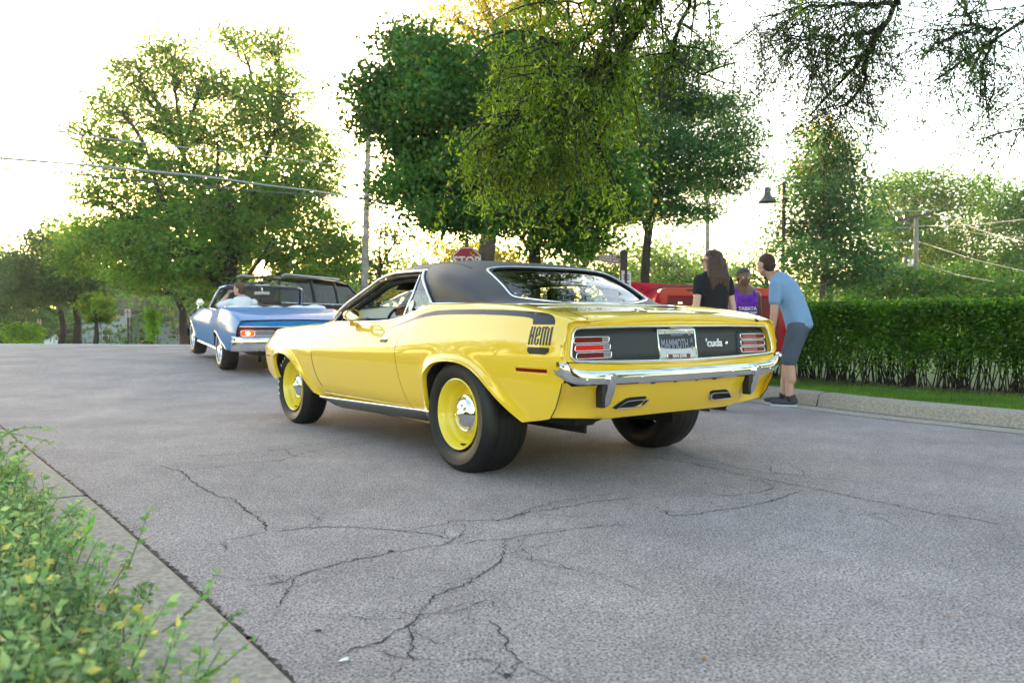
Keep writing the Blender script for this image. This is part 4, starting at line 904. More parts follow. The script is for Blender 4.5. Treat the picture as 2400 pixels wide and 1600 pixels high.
# maple centre
d = 14.5; b = at(1252, 745, d); b[2] = .15
cells = [(960,110,50,45),(1010,140,70,50),(870,200,40,35),(930,210,70,50),(890,280,60,45),(1030,230,90,60),(1120,180,80,70),(1200,260,90,80),(1130,300,90,60),(960,330,60,40),(1040,330,80,50),(1000,430,90,40),(930,450,40,30),(1090,420,100,50),(1200,400,110,70),(1300,350,100,80),(1310,460,90,50),(1050,500,80,35),(1150,510,90,40),(1250,500,90,40),(1340,520,70,35),(1380,430,60,60),(1230,150,80,70),(1310,220,80,80),(1370,560,40,30),(1300,570,40,25),(1030,530,30,20),(1400,380,70,60),(1380,280,70,60),(1430,470,60,50),(1400,180,60,50),(1130,380,80,60),(1000,380,60,40)]
tree('maple_tree', b, .115, scat(d, cells), 'broad dark green maple behind the yellow coupe roof', leaf=(.085, .058), mat_=LF_MAP, per=46, twigs=76, spread=.31, flat=.36, droop=.4, shell=.45, fork=[at(px, py, d*k_) for px, py, k_ in ((1050,420,1),(1120,350,.97),(1180,260,1.03),(1300,300,1),(1330,440,.97),(1000,300,1),(1180,470,.93),(1260,420,1.06))], trunk_top=at(1265, 330, d), trunk_pts=[at(1253, 600, d), at(1256, 520, d)])
# locust right of centre
d = 20.; b = at(1512, 760, d); b[2] = .1
cells = [(1440,300,60,60),(1430,420,50,50),(1450,180,50,50),(1560,160,60,50),(1640,130,50,30),(1500,240,80,70),(1600,240,80,50),(1680,260,60,40),(1720,300,40,30),(1540,330,90,60),(1650,350,80,50),(1740,390,40,40),(1480,390,80,60),(1580,420,80,50),(1680,430,60,40),(1520,480,70,40),(1460,500,60,40),(1600,500,50,35),(1660,490,30,25),(1740,330,40,25)]
tree('locust_tree', b, .115, scat(d, cells), 'feathery dark locust tree with thin forked trunk between the signpost and the people', leaf=(.10, .035), mat_=LF_LOC, per=46, twigs=80, spread=.34, flat=.3, droop=.4, shell=.35, fork=[at(px, py, d*k_) for px, py, k_ in ((1560,420,1),(1480,440,1),(1640,400,1.03),(1530,300,.98),(1620,300,1.02))], trunk_top=at(1525, 330, d), trunk_pts=[at(1512, 640, d), at(1517, 560, d), at(1522, 480, d)])
# yellow sunlit tall tree behind maple
d = 27.; b = at(1120, 760, d); b[2] = 0
cells = [(1040,40,60,50),(1130,30,80,50),(1220,60,80,70),(1060,130,70,50),(1160,130,80,60),(1100,210,70,40),(1240,-20,80,60),(1100,-40,90,50),(1010,90,30,30),(1340,30,80,70)]
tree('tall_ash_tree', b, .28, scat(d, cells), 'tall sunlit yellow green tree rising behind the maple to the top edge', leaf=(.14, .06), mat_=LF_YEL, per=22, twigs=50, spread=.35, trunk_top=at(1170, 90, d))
# background trees
def bg(name, d, cells, lab, m=None, leaf=.16, twigs=50, per=24, base=None, spread=None, tr=.18, group=None, **k):
    px = base or np.mean([c[0] for c in cells]); b = at(px, 770, d); b[2] = gz(b[0], d)
    return tree(name, b, tr, scat(d, cells), lab, group=group, leaf=(leaf, leaf*.5), mat_=m or LF_BG, per=per, twigs=twigs, spread=spread or leaf*2.6, **k)
bg('background_tree', 38, [(890,540,50,40),(910,590,45,40),(850,600,50,45),(880,640,60,30),(930,560,25,30)], 'round airy tree right behind the left utility pole', m=LF_DK, leaf=.14, twigs=46, per=20)
bg('background_tree', 45, [(830,680,60,50),(770,620,60,60),(900,700,60,40),(720,660,60,50),(660,680,60,40),(600,690,60,30)], 'low green trees behind the dark wagon roof', leaf=.17, twigs=44)
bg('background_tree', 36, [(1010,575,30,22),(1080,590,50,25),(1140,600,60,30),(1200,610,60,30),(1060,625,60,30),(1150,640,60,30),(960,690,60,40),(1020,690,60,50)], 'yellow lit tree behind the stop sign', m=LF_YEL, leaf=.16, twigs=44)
bg('background_tree', 32, [(1330,600,40,25),(1380,600,50,30),(1310,640,60,30),(1400,560,50,30),(1430,640,60,40),(1340,560,50,25)], 'leafy tree with grey trunk left of the signpost', m=LF_BG, leaf=.13, twigs=50, bark=BARKL, base=1345)
bg('background_tree', 40, [(1490,600,50,30),(1560,610,50,35),(1530,650,60,40),(1470,660,60,40),(1590,640,30,30),(1620,680,60,35),(1680,640,50,30),(1570,680,50,30)], 'pale green tree behind the red hood and thin pole', m=LF_BG, leaf=.15, twigs=44)
bg('background_tree', 34, [(1780,600,40,35),(1800,570,30,25),(1760,640,40,30),(1850,640,50,35),(1720,680,60,30),(1800,700,60,30),(1880,690,50,40)], 'thin airy tree behind the bending man', m=LF_BG, leaf=.12, twigs=34, per=18)
bg('corner_ash_tree', 24, [(1915,330,40,30),(1950,380,70,42),(1895,415,70,42),(1975,450,70,42),(1880,490,70,50),(1985,520,80,50),(1930,560,90,45),(1880,600,60,35),(2020,590,60,40),(1960,640,80,35),(1850,545,40,30),(2040,640,45,30)], 'slender pale trunked tree behind the hedge beside the tall street lamp', m=LF_LOC, leaf=.13, twigs=60, base=1922, bark=BARKL, tr=.10)
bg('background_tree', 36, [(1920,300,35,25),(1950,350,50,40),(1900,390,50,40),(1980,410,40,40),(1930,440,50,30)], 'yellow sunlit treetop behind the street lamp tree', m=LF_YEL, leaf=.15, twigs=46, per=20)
bg('background_tree', 48, [(2070,450,60,40),(2150,440,70,45),(2060,520,60,60),(2130,540,80,60),(2080,620,70,50),(2180,500,60,60)], 'dark mixed tree behind the wooden utility pole with crossarm', m=LF_BG, leaf=.20, twigs=110, base=2100)
bg('background_tree', 50, [(2250,450,70,45),(2330,460,60,50),(2300,530,90,50),(2240,590,80,50),(2340,620,90,50)], 'green tree right of the utility pole in the back row', m=LF_BG, leaf=.20, twigs=110, base=2280)
bg('background_tree', 42, [(2390,500,50,50),(2420,580,70,60),(2380,640,60,50),(2440,480,60,50)], 'green tree at the right border of the back row', m=LF_BG, leaf=.18, twigs=100, base=2400)
bg('background_tree', 52, [(2190,590,45,30),(2215,575,30,22),(2160,610,40,25)], 'small bright yellow lit tree right of the utility pole', m=LF_YEL, leaf=.18, twigs=46)
bg('background_shrub', 30, [(2060,690,80,40),(2180,680,90,45),(2290,690,90,45),(2390,690,80,45),(1990,700,50,30),(2120,650,60,35),(2260,650,70,35)], 'low bushy tree mass just behind the clipped hedge', m=LF_BR and LF_BG, leaf=.13, twigs=60, cat='shrub') if False else bg('background_tree', 30, [(2060,690,80,40),(2180,680,90,45),(2290,690,90,45),(2390,690,80,45),(1990,700,50,30),(2120,650,60,35),(2260,650,70,35)], 'low bushy green tree just behind the clipped hedge', m=LF_BG, leaf=.13, twigs=90, base=2200)
for i, (px, top, dd, mm, lab) in enumerate(((60,700,98,LF_DK,'dark far tree behind the left lawn saplings'),(250,640,99,LF_BG,'far green tree rising behind the white porch house'),(330,660,97,LF_YEL,'far yellow lit tree above the grey house roof'),(420,630,96,LF_BG,'far tree behind the right end of the grey house'),(500,690,95,LF_DK,'dark far tree directly behind the blue convertible'),(600,665,66,LF_BG,'far tree under the setting sun behind the dark wagon'),(700,640,60,LF_BG,'far tree behind the dark wagon front'),(800,650,58,LF_DK,'dark far tree left of the utility pole base'),(960,660,62,LF_BG,'far tree right of the utility pole base'))):
    bg('background_tree', dd, [(px+a*1.0, top+b, r1, r2) for a, b, r1, r2 in ((0,0,55,35),(-45,35,55,35),(45,35,55,35),(0,60,75,40),(-50,85,55,30),(50,85,55,30),(0,110,70,30))], lab, m=mm, leaf=.26*dd/62, twigs=40, per=20, base=px)
for (x, y, h, r, lab) in ((-24,11,7.5,3.4,'roadside tree beyond the left edge of the picture'),(-36,22,8,4,'second roadside tree beyond the left edge, farther up the street'),(-27,2,8,3.2,'roadside tree left of the camera'),(-16,-13,9,4,'tree behind the camera at left'),(2,-19,9,4.5,'tree directly behind the camera'),(17,1,8,3.6,'tree beyond the right edge past the hedge'),(22,8,9,4,'larger tree beyond the right edge past the hedge'),(14,-9,9,4,'tree behind the camera at right')):
    lb = [((x+rng.normal()*r*.55, y+rng.normal()*r*.55, h*.62+rng.normal()*h*.16), (r*.5, r*.5, r*.38)) for _ in range(9)]
    tree('roadside_tree', (x, y, gz(x, y)), .22, lb, lab, leaf=(.26,.14), mat_=LF_BG, per=20, twigs=44, spread=.5, group='street trees outside the picture')
# woodland mass at the horizon (uncountable)
V = []
for i in range(1500):
    px = rng.uniform(-500, 2900); d = rng.uniform(72, 110); c = at(px, 744, d); h = 6.2+1.6*math.sin(px*.013)+1.0*math.sin(px*.041+1)
    c[2] = -3+(h+3)*rng.random()**.8; n = 70; cen = c + rng.normal(0, 1, (n, 3))*np.array([1.5, 1.5, 1.0]); dr = unit(n); kp = sungap(cen); V.append(leaf_quads(cen[kp], dr[kp], .5*(.6+.8*rng.random(int(kp.sum()))), .3))
wd_ = quads('distant_woods', np.concatenate(V), LF_BG, kind='stuff'); tag(wd_, 'distant green woods along the horizon behind everything', 'woods')
# overhanging elm: trunk right of and behind the camera, limbs overhead
d = 7.2; bse = np.array([5.2, 1.2, 0.])
def P2(px, py, d): return at(px, py, d)
root = thing('overhanging_elm_tree', tuple(bse), 0, 'elm whose long drooping boughs hang into the top of the picture', 'tree'); mb = MB(); LV = []
top = np.array([4.6, 1.6, 4.6]); mb.tube([bse-bse, (0,0,.1), (0,.05,2), top-bse], [.42,.32,.26,.22], 12)
def limb(pts, r0, r1, n=26):
    p = resample([np.array(q) for q in pts], n); p += rng.normal(0, .012, p.shape); mb.tube(p-bse, np.linspace(r0, r1, n), 7, cap=False); return p
def sprays(p, nb, ln, leafn, lsz, down=.5, side=.8, start=.2, lr=.012, mat_i=0, strand=.5, tw=.006):
    for i in range(nb):
        k = int((start+(1-start)*rng.random())*(len(p)-1)); s = p[k]; t = p[min(k+1, len(p)-1)]-p[max(k-1, 0)]; t /= np.linalg.norm(t)+1e-9
        dv = t*.7 + rng.normal(0, side, 3); dv[2] -= down*rng.random(); dv /= np.linalg.norm(dv); L_ = ln*(.4+.8*rng.random())
        m_ = s+dv*L_*.5; e_ = s+dv*L_ + np.array([0, 0, -down*L_*.5]); q = np.array([(1-u)**2*s+2*u*(1-u)*m_+u*u*e_ for u in np.linspace(0, 1, 7)]); mb.tube(q-bse, np.linspace(lr, .003, 7), 4, cap=False)
        for j in range(3):   # hanging strands
            s2 = q[rng.integers(1, 7)]; dd = rng.normal(0, .6, 3); dd[2] = -abs(dd[2])-down; dd /= np.linalg.norm(dd); l2 = strand*(.4+.9*rng.random()); q2 = np.array([s2+dd*l2*u+np.array([0, 0, -.15*l2*u*u]) for u in np.linspace(0, 1, 5)]); mb.tube(q2-bse, np.linspace(.004, .002, 5), 3, cap=False)
            n = int(leafn*(.5+rng.random())); u = rng.random(n); cen = np.stack([np.interp(u*4, range(5), q2[:, a]) for a in range(3)], 1)+rng.normal(0, .03, (n, 3)); dr = rng.normal(0, .7, (n, 3)); dr[:, 2] -= .6; dr /= np.linalg.norm(dr, axis=1)[:, None]
            LV[mat_i].append(leaf_quads(cen-bse, dr, lsz*(.6+.7*rng.random(n)), lsz*.36))
LV = [[], []]
# central bough
A = limb([top, P2(1900,-420,5.5), P2(1640,-120,6.6), P2(1500,10,7.2), P2(1440,120,7.4), P2(1410,200,7.5), P2(1390,260,7.6)], .15, .05)
A1 = limb([A[-6], P2(1330,120,7.6), P2(1230,60,7.8), P2(1140,90,7.8)], .035, .008); A2 = limb([A[-1], P2(1370,240,7.6), P2(1290,250,7.7), P2(1200,270,7.8), P2(1150,290,7.9)], .03, .006)
A3 = limb([A[-3], P2(1410,160,7.4), P2(1330,170,7.3), P2(1240,200,7.3)], .03, .006); A4 = limb([A[-1], P2(1400,320,7.6), P2(1410,390,7.6)], .02, .006); A5 = limb([A[-8], P2(1560,130,7), P2(1640,170,7), P2(1720,200,7)], .025, .006); A6 = limb([A[-9], P2(1450,-20,7.2), P2(1350,20,7.2), P2(1250,-10,7.4)], .03, .006)
for q, n, st in ((A, 30, .62), (A1, 40, .1), (A2, 40, .1), (A3, 30, .1), (A4, 10, .1), (A6, 44, .1)): sprays(q, n, .66, 30, .055, start=st, down=.5, side=.85)
sprays(A5, 16, .5, 22, .045, start=.2, down=.3, mat_i=1)
for a, b in (((1300,270),(1120,300)),((1260,290),(1170,350)),((1330,300),(1230,345))):
    q = limb([P2(1390,260,7.6), P2(*a,7.6), P2(*b,7.6)], .018, .005); sprays(q, 24, .42, 26, .055, start=.15, down=.6)
# upper right boughs
B = limb([top, P2(2350,-700,5), P2(2150,-150,6.6), P2(2125,0,7.2), P2(2070,60,7.5), P2(2020,180,7.8), P2(1900,270,8)], .075, .010)
B1 = limb([P2(2075,50,7.5), P2(2040,100,7.6), P2(2030,190,7.6), P2(1960,280,7.7)], .03, .006); B2 = limb([P2(2060,70,7.5), P2(1960,90,7.6), P2(1850,90,7.7)], .025, .005); B3 = limb([P2(2110,10,7.3), P2(1990,10,7.4), P2(1850,20,7.4), P2(1800,40,7.4)], .025, .005)
Cc = limb([top, P2(2900,-500,5), P2(2560,-60,6.4), P2(2400,40,6.9), P2(2340,75,7), P2(2250,150,7.2), P2(2190,190,7.3)], .065, .008)
C1 = limb([P2(2340,72,7), P2(2280,66,7.1), P2(2260,30,7.1), P2(2255,-30,7)], .02, .006); C2 = limb([P2(2340,75,7), P2(2300,170,7), P2(2310,260,7)], .014, .004); C3 = limb([P2(2700,-100,6), P2(2520,100,6.5), P2(2420,260,6.8), P2(2360,370,7)], .02, .004); C4 = limb([P2(2280,66,7.1), P2(2220,90,7.3), P2(2160,140,7.3)], .012, .004)
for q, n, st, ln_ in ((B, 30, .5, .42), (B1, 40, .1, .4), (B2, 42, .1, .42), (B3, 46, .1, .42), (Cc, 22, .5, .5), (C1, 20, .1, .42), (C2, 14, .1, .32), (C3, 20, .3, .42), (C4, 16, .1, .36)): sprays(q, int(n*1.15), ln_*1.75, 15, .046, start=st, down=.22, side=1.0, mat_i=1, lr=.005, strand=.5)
# boughs spreading overhead and behind the camera (their reflection shows in the rear window)
for e in ((0, 1.5, 5.6), (-1.5, 3.5, 6.4), (1.5, -3, 5.5), (6, -4, 6), (8, 3, 6.5), (9, 0, 6), (3, -6, 7), (-2, -1, 6.8), (4, 4, 7.6)):
    q = limb([top, (top+np.array(e))/2+[0, 0, .5], e], .12, .02); sprays(q, 26, 1.1, 20, .075, start=.3, down=.2, mat_i=0, strand=.7)
mb.build('trunk', BARK, root, ang=180, fixn=False)
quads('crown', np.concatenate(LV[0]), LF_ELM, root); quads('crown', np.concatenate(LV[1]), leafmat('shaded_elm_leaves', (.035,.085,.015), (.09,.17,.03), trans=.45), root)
# ------------------------------------------------------------------ clipped hedge
hb = [np.array(gnd(1740+x/2.529, 400+y/2.529, .13)[:2]) for x, y in [(320,1250),(800,1290),(1200,1320),(1669,1345)]]
h0 = hb[0] + (hb[0]-hb[1])*1.35; h1 = hb[3]+(hb[3]-hb[2])*2.5; HK = resample([h0, hb[0]+(hb[0]-hb[1])*.6]+hb+[h1], 60); HK = HK + np.array([.18, .35])
hedge = thing('clipped_hedge', (HK[20][0], HK[20][1], .13), 0, 'long clipped green hedge along the right kerb behind the bending man', 'hedge'); h0_ = np.array(hedge.location)
Th = np.gradient(HK, axis=0); Th /= np.linalg.norm(Th, axis=1)[:, None]; Nh = np.stack([-Th[:, 1], Th[:, 0]], 1)
LV = []; st = MB(); Hh = .98
N_ = 92000
u = rng.random(N_)*59; i = u.astype(int); f = (u-i)[:, None]; ctr = HK[i]*(1-f)+HK[np.minimum(i+1, 59)]*f; nh = Nh[i]
side = rng.random(N_); zz = np.where(side < .30, Hh+rng.normal(0, .018, N_), .16+(Hh-.16)*rng.random(N_)**.62); off = np.where(side < .30, rng.uniform(-.38, .38, N_), np.where(rng.random(N_) < .75, -.36, .36)+rng.normal(0, .06, N_))
gap = np.sin(ctr[:, 0]*9+zz*5)+np.sin(ctr[:, 1]*7.3-zz*8)+np.sin(zz*11+ctr[:, 0]*3); keep = (side < .30) | (zz > .75) | (rng.random(N_) < (.34+.60*(gap > -.9))*np.clip((zz-.0)/.42, .22, 1))
sprig = rng.random(N_) < .03; zz = zz+np.where(sprig & (side < .3), rng.random(N_)*.09, 0)
cen = np.stack([ctr[:, 0]+nh[:, 0]*off, ctr[:, 1]+nh[:, 1]*off, zz+.13], 1)[keep]; dr = unit(len(cen)); dr[:, 2] = abs(dr[:, 2])*.6; dr /= np.linalg.norm(dr, axis=1)[:, None]
fol = quads('foliage', leaf_quads(cen-h0_, dr, .048*(.6+.7*rng.random(len(cen))), .026), leafmat('privet_leaves', (.024,.090,.008), (.08,.21,.018), (.15,.30,.02), trans=.4, p3=.10, clump=3), hedge, kind='stuff')
for k in range(430):
    u = rng.random()*59; i = int(u); f = u-i; p = HK[i]*(1-f)+HK[min(i+1, 59)]*f + Nh[i]*rng.uniform(-.25, .25); b_ = np.array([p[0], p[1], .12]); 
    e = b_+np.array([rng.normal()*.12, rng.normal()*.12, rng.uniform(.55, .95)]); m_ = (b_+e)/2+rng.normal(0, .05, 3); st.tube(np.array([b_, m_, e])-h0_, [.009, .006, .003], 4, cap=False)
st.build('stems', BARK, hedge, kind='stuff', ang=180, fixn=False)
# soil strip and grass blades on the verge
MB().grid([[(k[0]+n[0]*o, k[1]+n[1]*o, z) for o, z in ((-.42,.140),(-.3,.158),(.3,.160),(.45,.142))] for k, n in zip(HK, Nh)]).build('hedge_soil', SOIL, ang=180, kind='structure')
N_ = 60000; u = rng.random(N_)*80+25; i = u.astype(int); f = (u-i)[:, None]; ctr = KR[i]*(1-f)+KR[np.minimum(i+1, 119)]*f; o_ = .215+rng.random(N_)**1.2*1.5
p = np.stack([ctr[:, 0]+NR[i][:, 0]*o_, ctr[:, 1]+NR[i][:, 1]*o_, np.full(N_, .13)], 1); hgt = rng.uniform(.02, .06, N_); a = rng.random(N_)*6.28; wv = np.stack([np.cos(a), np.sin(a), 0*a], 1)*.0028; ln = np.stack([rng.normal(0, .018, N_), rng.normal(0, .018, N_), hgt], 1)
g_ = quads('grass', np.stack([p-wv, p+wv, p+ln], 1), leafmat('grass_blades', (.06,.17,.015), (.14,.30,.03), (.28,.28,.08), trans=.4, p3=.08), kind='stuff', k=3); tag(g_, 'short mown grass between the right kerb and the hedge', 'grass')
# ------------------------------------------------------------------ foreground shrub bed (lower left)
bed = thing('spirea_shrub', (KL[60][0]-.6, KL[60][1], .03), 0, 'pale green leafy shrub filling the lower left corner over the concrete edging', 'shrub'); b0 = np.array(bed.location)
LVa = []; st = MB(); tips = []
for k in range(2900):
    i = rng.integers(40, 109); o_ = .27+rng.random()**.8*.95; p = KL[i]+NL[i]*o_; h = .10+.22*min(1, (o_-.22)/.35)*(.6+.6*rng.random()); 
    if KL[i][1] > 3.6: h *= 1.15
    lean = -NL[i]*rng.uniform(-.06, .08); b_ = np.array([p[0], p[1], .05]); e = np.array([p[0]+lean[0]+rng.normal()*.05, p[1]+lean[1]+rng.normal()*.05, .05+h]); m_ = (b_+e)/2+np.array([0, 0, h*.1])+rng.normal(0, .02, 3)
    t = np.linspace(0, 1, 7)[:, None]; q = (1-t)**2*b_+2*t*(1-t)*m_+t*t*e; st.tube(q-b0, np.linspace(.0022, .0008, 7), 4, cap=False); tips.append(q)
    n = 34; u = .15+.85*rng.random(n); cen = np.stack([np.interp(u*6, range(7), q[:, a]) for a in range(3)], 1); dr = rng.normal(0, 1, (n, 3)); dr[:, 2] = dr[:, 2]*.5+.15; dr /= np.linalg.norm(dr, axis=1)[:, None]; L_ = .026*(.5+.9*rng.random(n))
    LVa.append(leaf_quads(cen+dr*(L_*.6)[:, None]-b0, dr, L_, L_*.48, fold=.18))
LSP = leafmat('spirea_leaves', (.12,.26,.09), (.30,.44,.20), (.55,.52,.14), trans=.4, p3=.07, clump=6)
quads('foliage', np.concatenate(LVa), LSP, bed, kind='stuff')
# long arching sprigs
def sprig(pts, nl, sz, r_=.0018):
    q = resample([np.array(p) for p in pts], 14); st.tube(q-b0, np.linspace(r_, r_*.4, 14), 4, cap=False); V = []
    for j in range(nl):
        u = (j+1)/nl*13; c = np.array([np.interp(u, range(14), q[:, a]) for a in range(3)]); t = q[min(13, int(u)+1)]-q[max(0, int(u)-1)]; t /= np.linalg.norm(t)+1e-9
        for s_ in (1, -1):
            dv = t*.5+np.cross(t, [0, .3, 1])*s_+rng.normal(0, .15, 3); dv /= np.linalg.norm(dv); L_ = sz*(.7+.5*rng.random()); V.append(leaf_quads(np.array([c+dv*L_*.6-b0]), np.array([dv]), L_, L_*.5))
    return np.concatenate(V)
SP = []
for a, m_, e, nl, sz, d_ in (((-40,1060),(30,1000),(128,1002),16,.030,3.3),((-30,1010),(50,1018),(115,1035),10,.026,3.2),((180,1320),(205,1250),(212,1200),9,.030,2.3),((300,1330),(330,1250),(350,1195),5,.022,2.0),((430,1440),(480,1400),(505,1345),5,.022,1.8),((500,1500),(530,1460),(560,1430),5,.022,1.7),((-20,1150),(40,1090),(90,1040),8,.026,2.9),((380,1480),(450,1430),(480,1380),6,.022,1.75),((450,1600),(520,1560),(590,1500),6,.022,1.65)):
    SP.append(sprig([at(*a, d_), at(*m_, d_), at(*e, d_*1.02)], nl, sz))
# individual larger leaves nearest the camera: each one an object of its own
base_leaf = MB(); L_ = .034
pts_ = [(0,-.5,0),(.20,-.25,.03),(.25,.02,.05),(.16,.3,.03),(0,.52,-.03),(-.16,.3,.03),(-.25,.02,.05),(-.20,-.25,.03),(0,0,-.01)]
base_leaf.add(np.array(pts_)*L_, [(0,1,8),(1,2,8),(2,3,8),(3,4,8),(4,5,8),(5,6,8),(6,7,8),(7,0,8)])
LYE = mat('yellowing_leaf', (.50, .46, .06), rough=.5, col2=(.36, .42, .07), nscale=30); LGR = leafmat('near_green_leaf', (.12,.30,.07), (.20,.38,.10), trans=.45, clump=8); LPA = leafmat('pale_green_leaf', (.30,.42,.14), (.40,.48,.18), trans=.45, clump=8)
mes = [base_leaf.mesh('leaf', m_, ang=60, fixn=False) for m_ in (LGR, LPA, LYE)]
cand = sorted(tips, key=lambda q: math.hypot(q[-1][0], q[-1][1]))
for k in range(280):
    q = cand[k % 200]; p = q[rng.integers(3, 7)]+rng.normal(0, .018, 3); p[2] = max(.06, p[2]); o = bpy.data.objects.new('leaf', mes[int(rng.choice(3, p=[.56, .37, .07]))]); C.objects.link(o); o.parent = bed
    o.location = p-b0; o.rotation_euler = (rng.uniform(-.9, .9), rng.uniform(-.9, .9), rng.uniform(0, 6.28)); s_ = .55+.65*rng.random(); o.scale = (s_, s_, s_)
quads('sprig_leaves', np.concatenate(SP), LGR, bed, kind='stuff')
st.build('stems', mat('green_stem', (.10,.13,.05), rough=.7), bed, kind='stuff', ang=180, fixn=False)
# litter
LIT = mat('dry_leaf', (.42,.20,.07), rough=.8, nz=.3, nscale=40)
dry = MB(); dry.add(np.array([(0,-.5,.02),(.25,-.2,.10),(.2,.25,.02),(0,.5,.12),(-.22,.2,.05),(-.25,-.2,.12),(0,0,-.0)])*.04, [(0,1,6),(1,2,6),(2,3,6),(3,4,6),(4,5,6),(5,0,6)]); dm = dry.mesh('fallen_leaf', LIT, ang=0)
lit = [((615,1550),'curled tan leaf at the tip of the concrete edging, bottom left'),((582,1501),'orange leaf on the asphalt just above the bottom of the edging'),((525,1440),'dry leaf caught in the dark seam beside the edging near the bottom'),((505,1412),'small leaf in the seam where the thin sprig leans over'),((345,1262),'brown leaf in the seam halfway up the edging'),((315,1235),'dark leaf beside the little weed in the edging seam'),((255,1150),'rust coloured leaf at the upper part of the edging seam'),
((1755,1106),'orange brown leaf on the asphalt behind the right rear wheel'),((2135,1043),'reddish leaf alone on the open asphalt at right'),((2230,1057),'small leaf farthest right on the open asphalt'),((1917,1021),'dark leaf on the asphalt nearest the coupe bumper at right'),((1875,990),'thin brown leaf on the road below the bending man'),((2122,1017),'tiny dark leaf near the right kerb'),((2225,1443),'small red brown leaf at the lower right of the road'),((1650,1540),'dark leaf scrap near the bottom centre right of the road')]
for (x, y), lab in lit:
    p = gnd(x, y, .006); o = bpy.data.objects.new('fallen_leaf', dm); C.objects.link(o); o.location = (p[0], p[1], .006); o.rotation_euler = (0, 0, rng.uniform(0, 6)); s_ = rng.uniform(.5, .9) if y < 1400 else rng.uniform(.35, .7); o.scale = (s_, s_, s_)
    tag(o, lab, 'leaf', 'fallen leaves on the road')
p = gnd(2364, 1000, .004); pa = MB().add([(-.11,-.03,0),(.0,-.05,.012),(.10,-.02,.002),(.09,.04,.010),(-.03,.05,.018),(-.12,.02,.004),(0,0,.02)], [(0,1,6),(1,2,6),(2,3,6),(3,4,6),(4,5,6),(5,0,6)]).build('paper_scrap', WHITE, ang=0); pa.location = p; tag(pa, 'crumpled white paper scrap beside the right kerb', 'litter')
p = gnd(806, 1546, .004); pa = MB().add([(-.014,-.008,0),(0,-.012,.004),(.012,-.003,.002),(.010,.010,.006),(-.006,.008,.002)], [(0,1,2,3,4)]).build('paper_scrap', WHITE, ang=0); pa.location = p; tag(pa, 'tiny white scrap on the asphalt near the bottom of the picture', 'litter')
# ================================================================== BLUE CONVERTIBLE (generic loft car)
BLUE = mat('blue_metallic_paint', (.006, .16, .42), rough=.5, metal=0, spec=.05, coat=.3, coatr=.012)
def simple_wheel(par, x, y, Rt, W, side, rr=.20, chrome=True, stripe=True):
    w_ = bpy.data.objects.new('wheel', None); C.objects.link(w_); w_.parent = par; w_.location = (x, y, Rt-.006); w_.rotation_euler = (0, 0, 0 if side > 0 else pi)
    h = W/2
    MB().lathe([(rr-.01, h-.03), (rr+.01, h-.004), ((Rt+rr)/2, h+.010), (Rt-.03, h), (Rt-.012, h-.02), (Rt-.002, h-.05), (Rt, 0), (Rt-.002, -h+.05), (Rt-.02, -h+.01), ((Rt+rr)/2, -h), (rr-.01, -h+.03)], n=48).build('tyre', TYRE, w_, ang=40)
    if stripe: MB().lathe([(rr+.030, h+.0075), (rr+.043, h+.0100)], n=48).build('whitewall_stripe', WHITE, w_)
    MB().lathe([(rr-.01, h-.03), (rr, h-.008), (rr-.012, h-.004), (rr-.025, h-.03), (rr-.04, h-.07), (.12, h-.075), (.10, h-.05), (.06, h-.03), (.055, h-.01), (.03, h-.002), (0, h)], n=40).build('rim', CHR if chrome else SATIN, w_, ang=40)
    sp = MB()
    for k in range(5):
        a = k*2*pi/5; sp.tube([(.05*math.cos(a), h-.035, .05*math.sin(a)), (.185*math.cos(a), h-.035, .185*math.sin(a))], [.022, .03], 6)
    sp.build('spokes', CHR if chrome else SATIN, w_)
BY = R(30); bpitch = math.atan(.05)
blue = thing('convertible_car', (-3.86, 13.22, .10), BY+pi/2, 'blue open convertible with chrome wheels ahead of the yellow coupe at the stop', 'car', ry=-bpitch)
def car_half(T, x):
    """returns list of (y,z) from bottom to centre"""
    zc_, yc_, zb_, zt, yt, zs, ys, zm = [f(x) for f in (T['zc'], T['yc'], T['zb'], T['zt'], T['yt'], T['zs'], T['ys'], T['zm'])]
    zc_ = max(zc_, zb_+.02) if zc_ < zt-.02 else zc_
    o = []
    for t in np.linspace(0, 1, 8): z = zb_+(zc_-zb_)*t; o.append((yc_ - T['tuck']*max(0, (zc_-z)/.4)**1.8, z))
    for t in np.linspace(0, 1, 8)[1:]: o.append((yc_-(yc_-yt)*t**T['p'], zc_+(zt-zc_)*t))
    for t in np.linspace(0, 1, 5)[1:]: a = t*pi/2; o.append((yt+(ys-yt)*(1-math.cos(a)), zt+(zs-zt)*math.sin(a)))
    for t in np.linspace(0, 1, 9)[1:]: y = ys*(1-t); o.append((y, zs+(zm-zs)*(1-(y/ys)**2) if ys > 0 else zm))
    return o
def archcols(A): return [a[0] for a in A]
def make_body(root, T, paint, xs, cuts, openx=None):
    xs = sorted(set(xs)); segs = []
    names = T['names']; edges = [xs[0]-1]+cuts+[xs[-1]+1]
    for nm, a, b in zip(names, edges[:-1], edges[1:]):
        cols = [x for x in xs if a+.004 < x < b-.004]
        if a > xs[0]: cols = [a+.003]+cols
        if b < xs[-1]: cols = cols+[b-.003]
        g = [[(x, y, z) for y, z in (car_half(T, x)[:-8+T['keep'](x)] if T['keep'](x) < 8 else car_half(T, x))] for x in cols]
        n = min(len(c) for c in g); g = [c[:n] for c in g]
        mb = MB().grid(g)
        for k in (mb, mb.mirror()): k.build(nm, paint, root, ang=35)
arB = [(.43,.35),(.432,.45),(.42,.52),(.36,.575),(.25,.60),(.12,.592),(0,.555),(-.12,.50),(-.28,.45),(-.42,.405),(-.52,.36)]
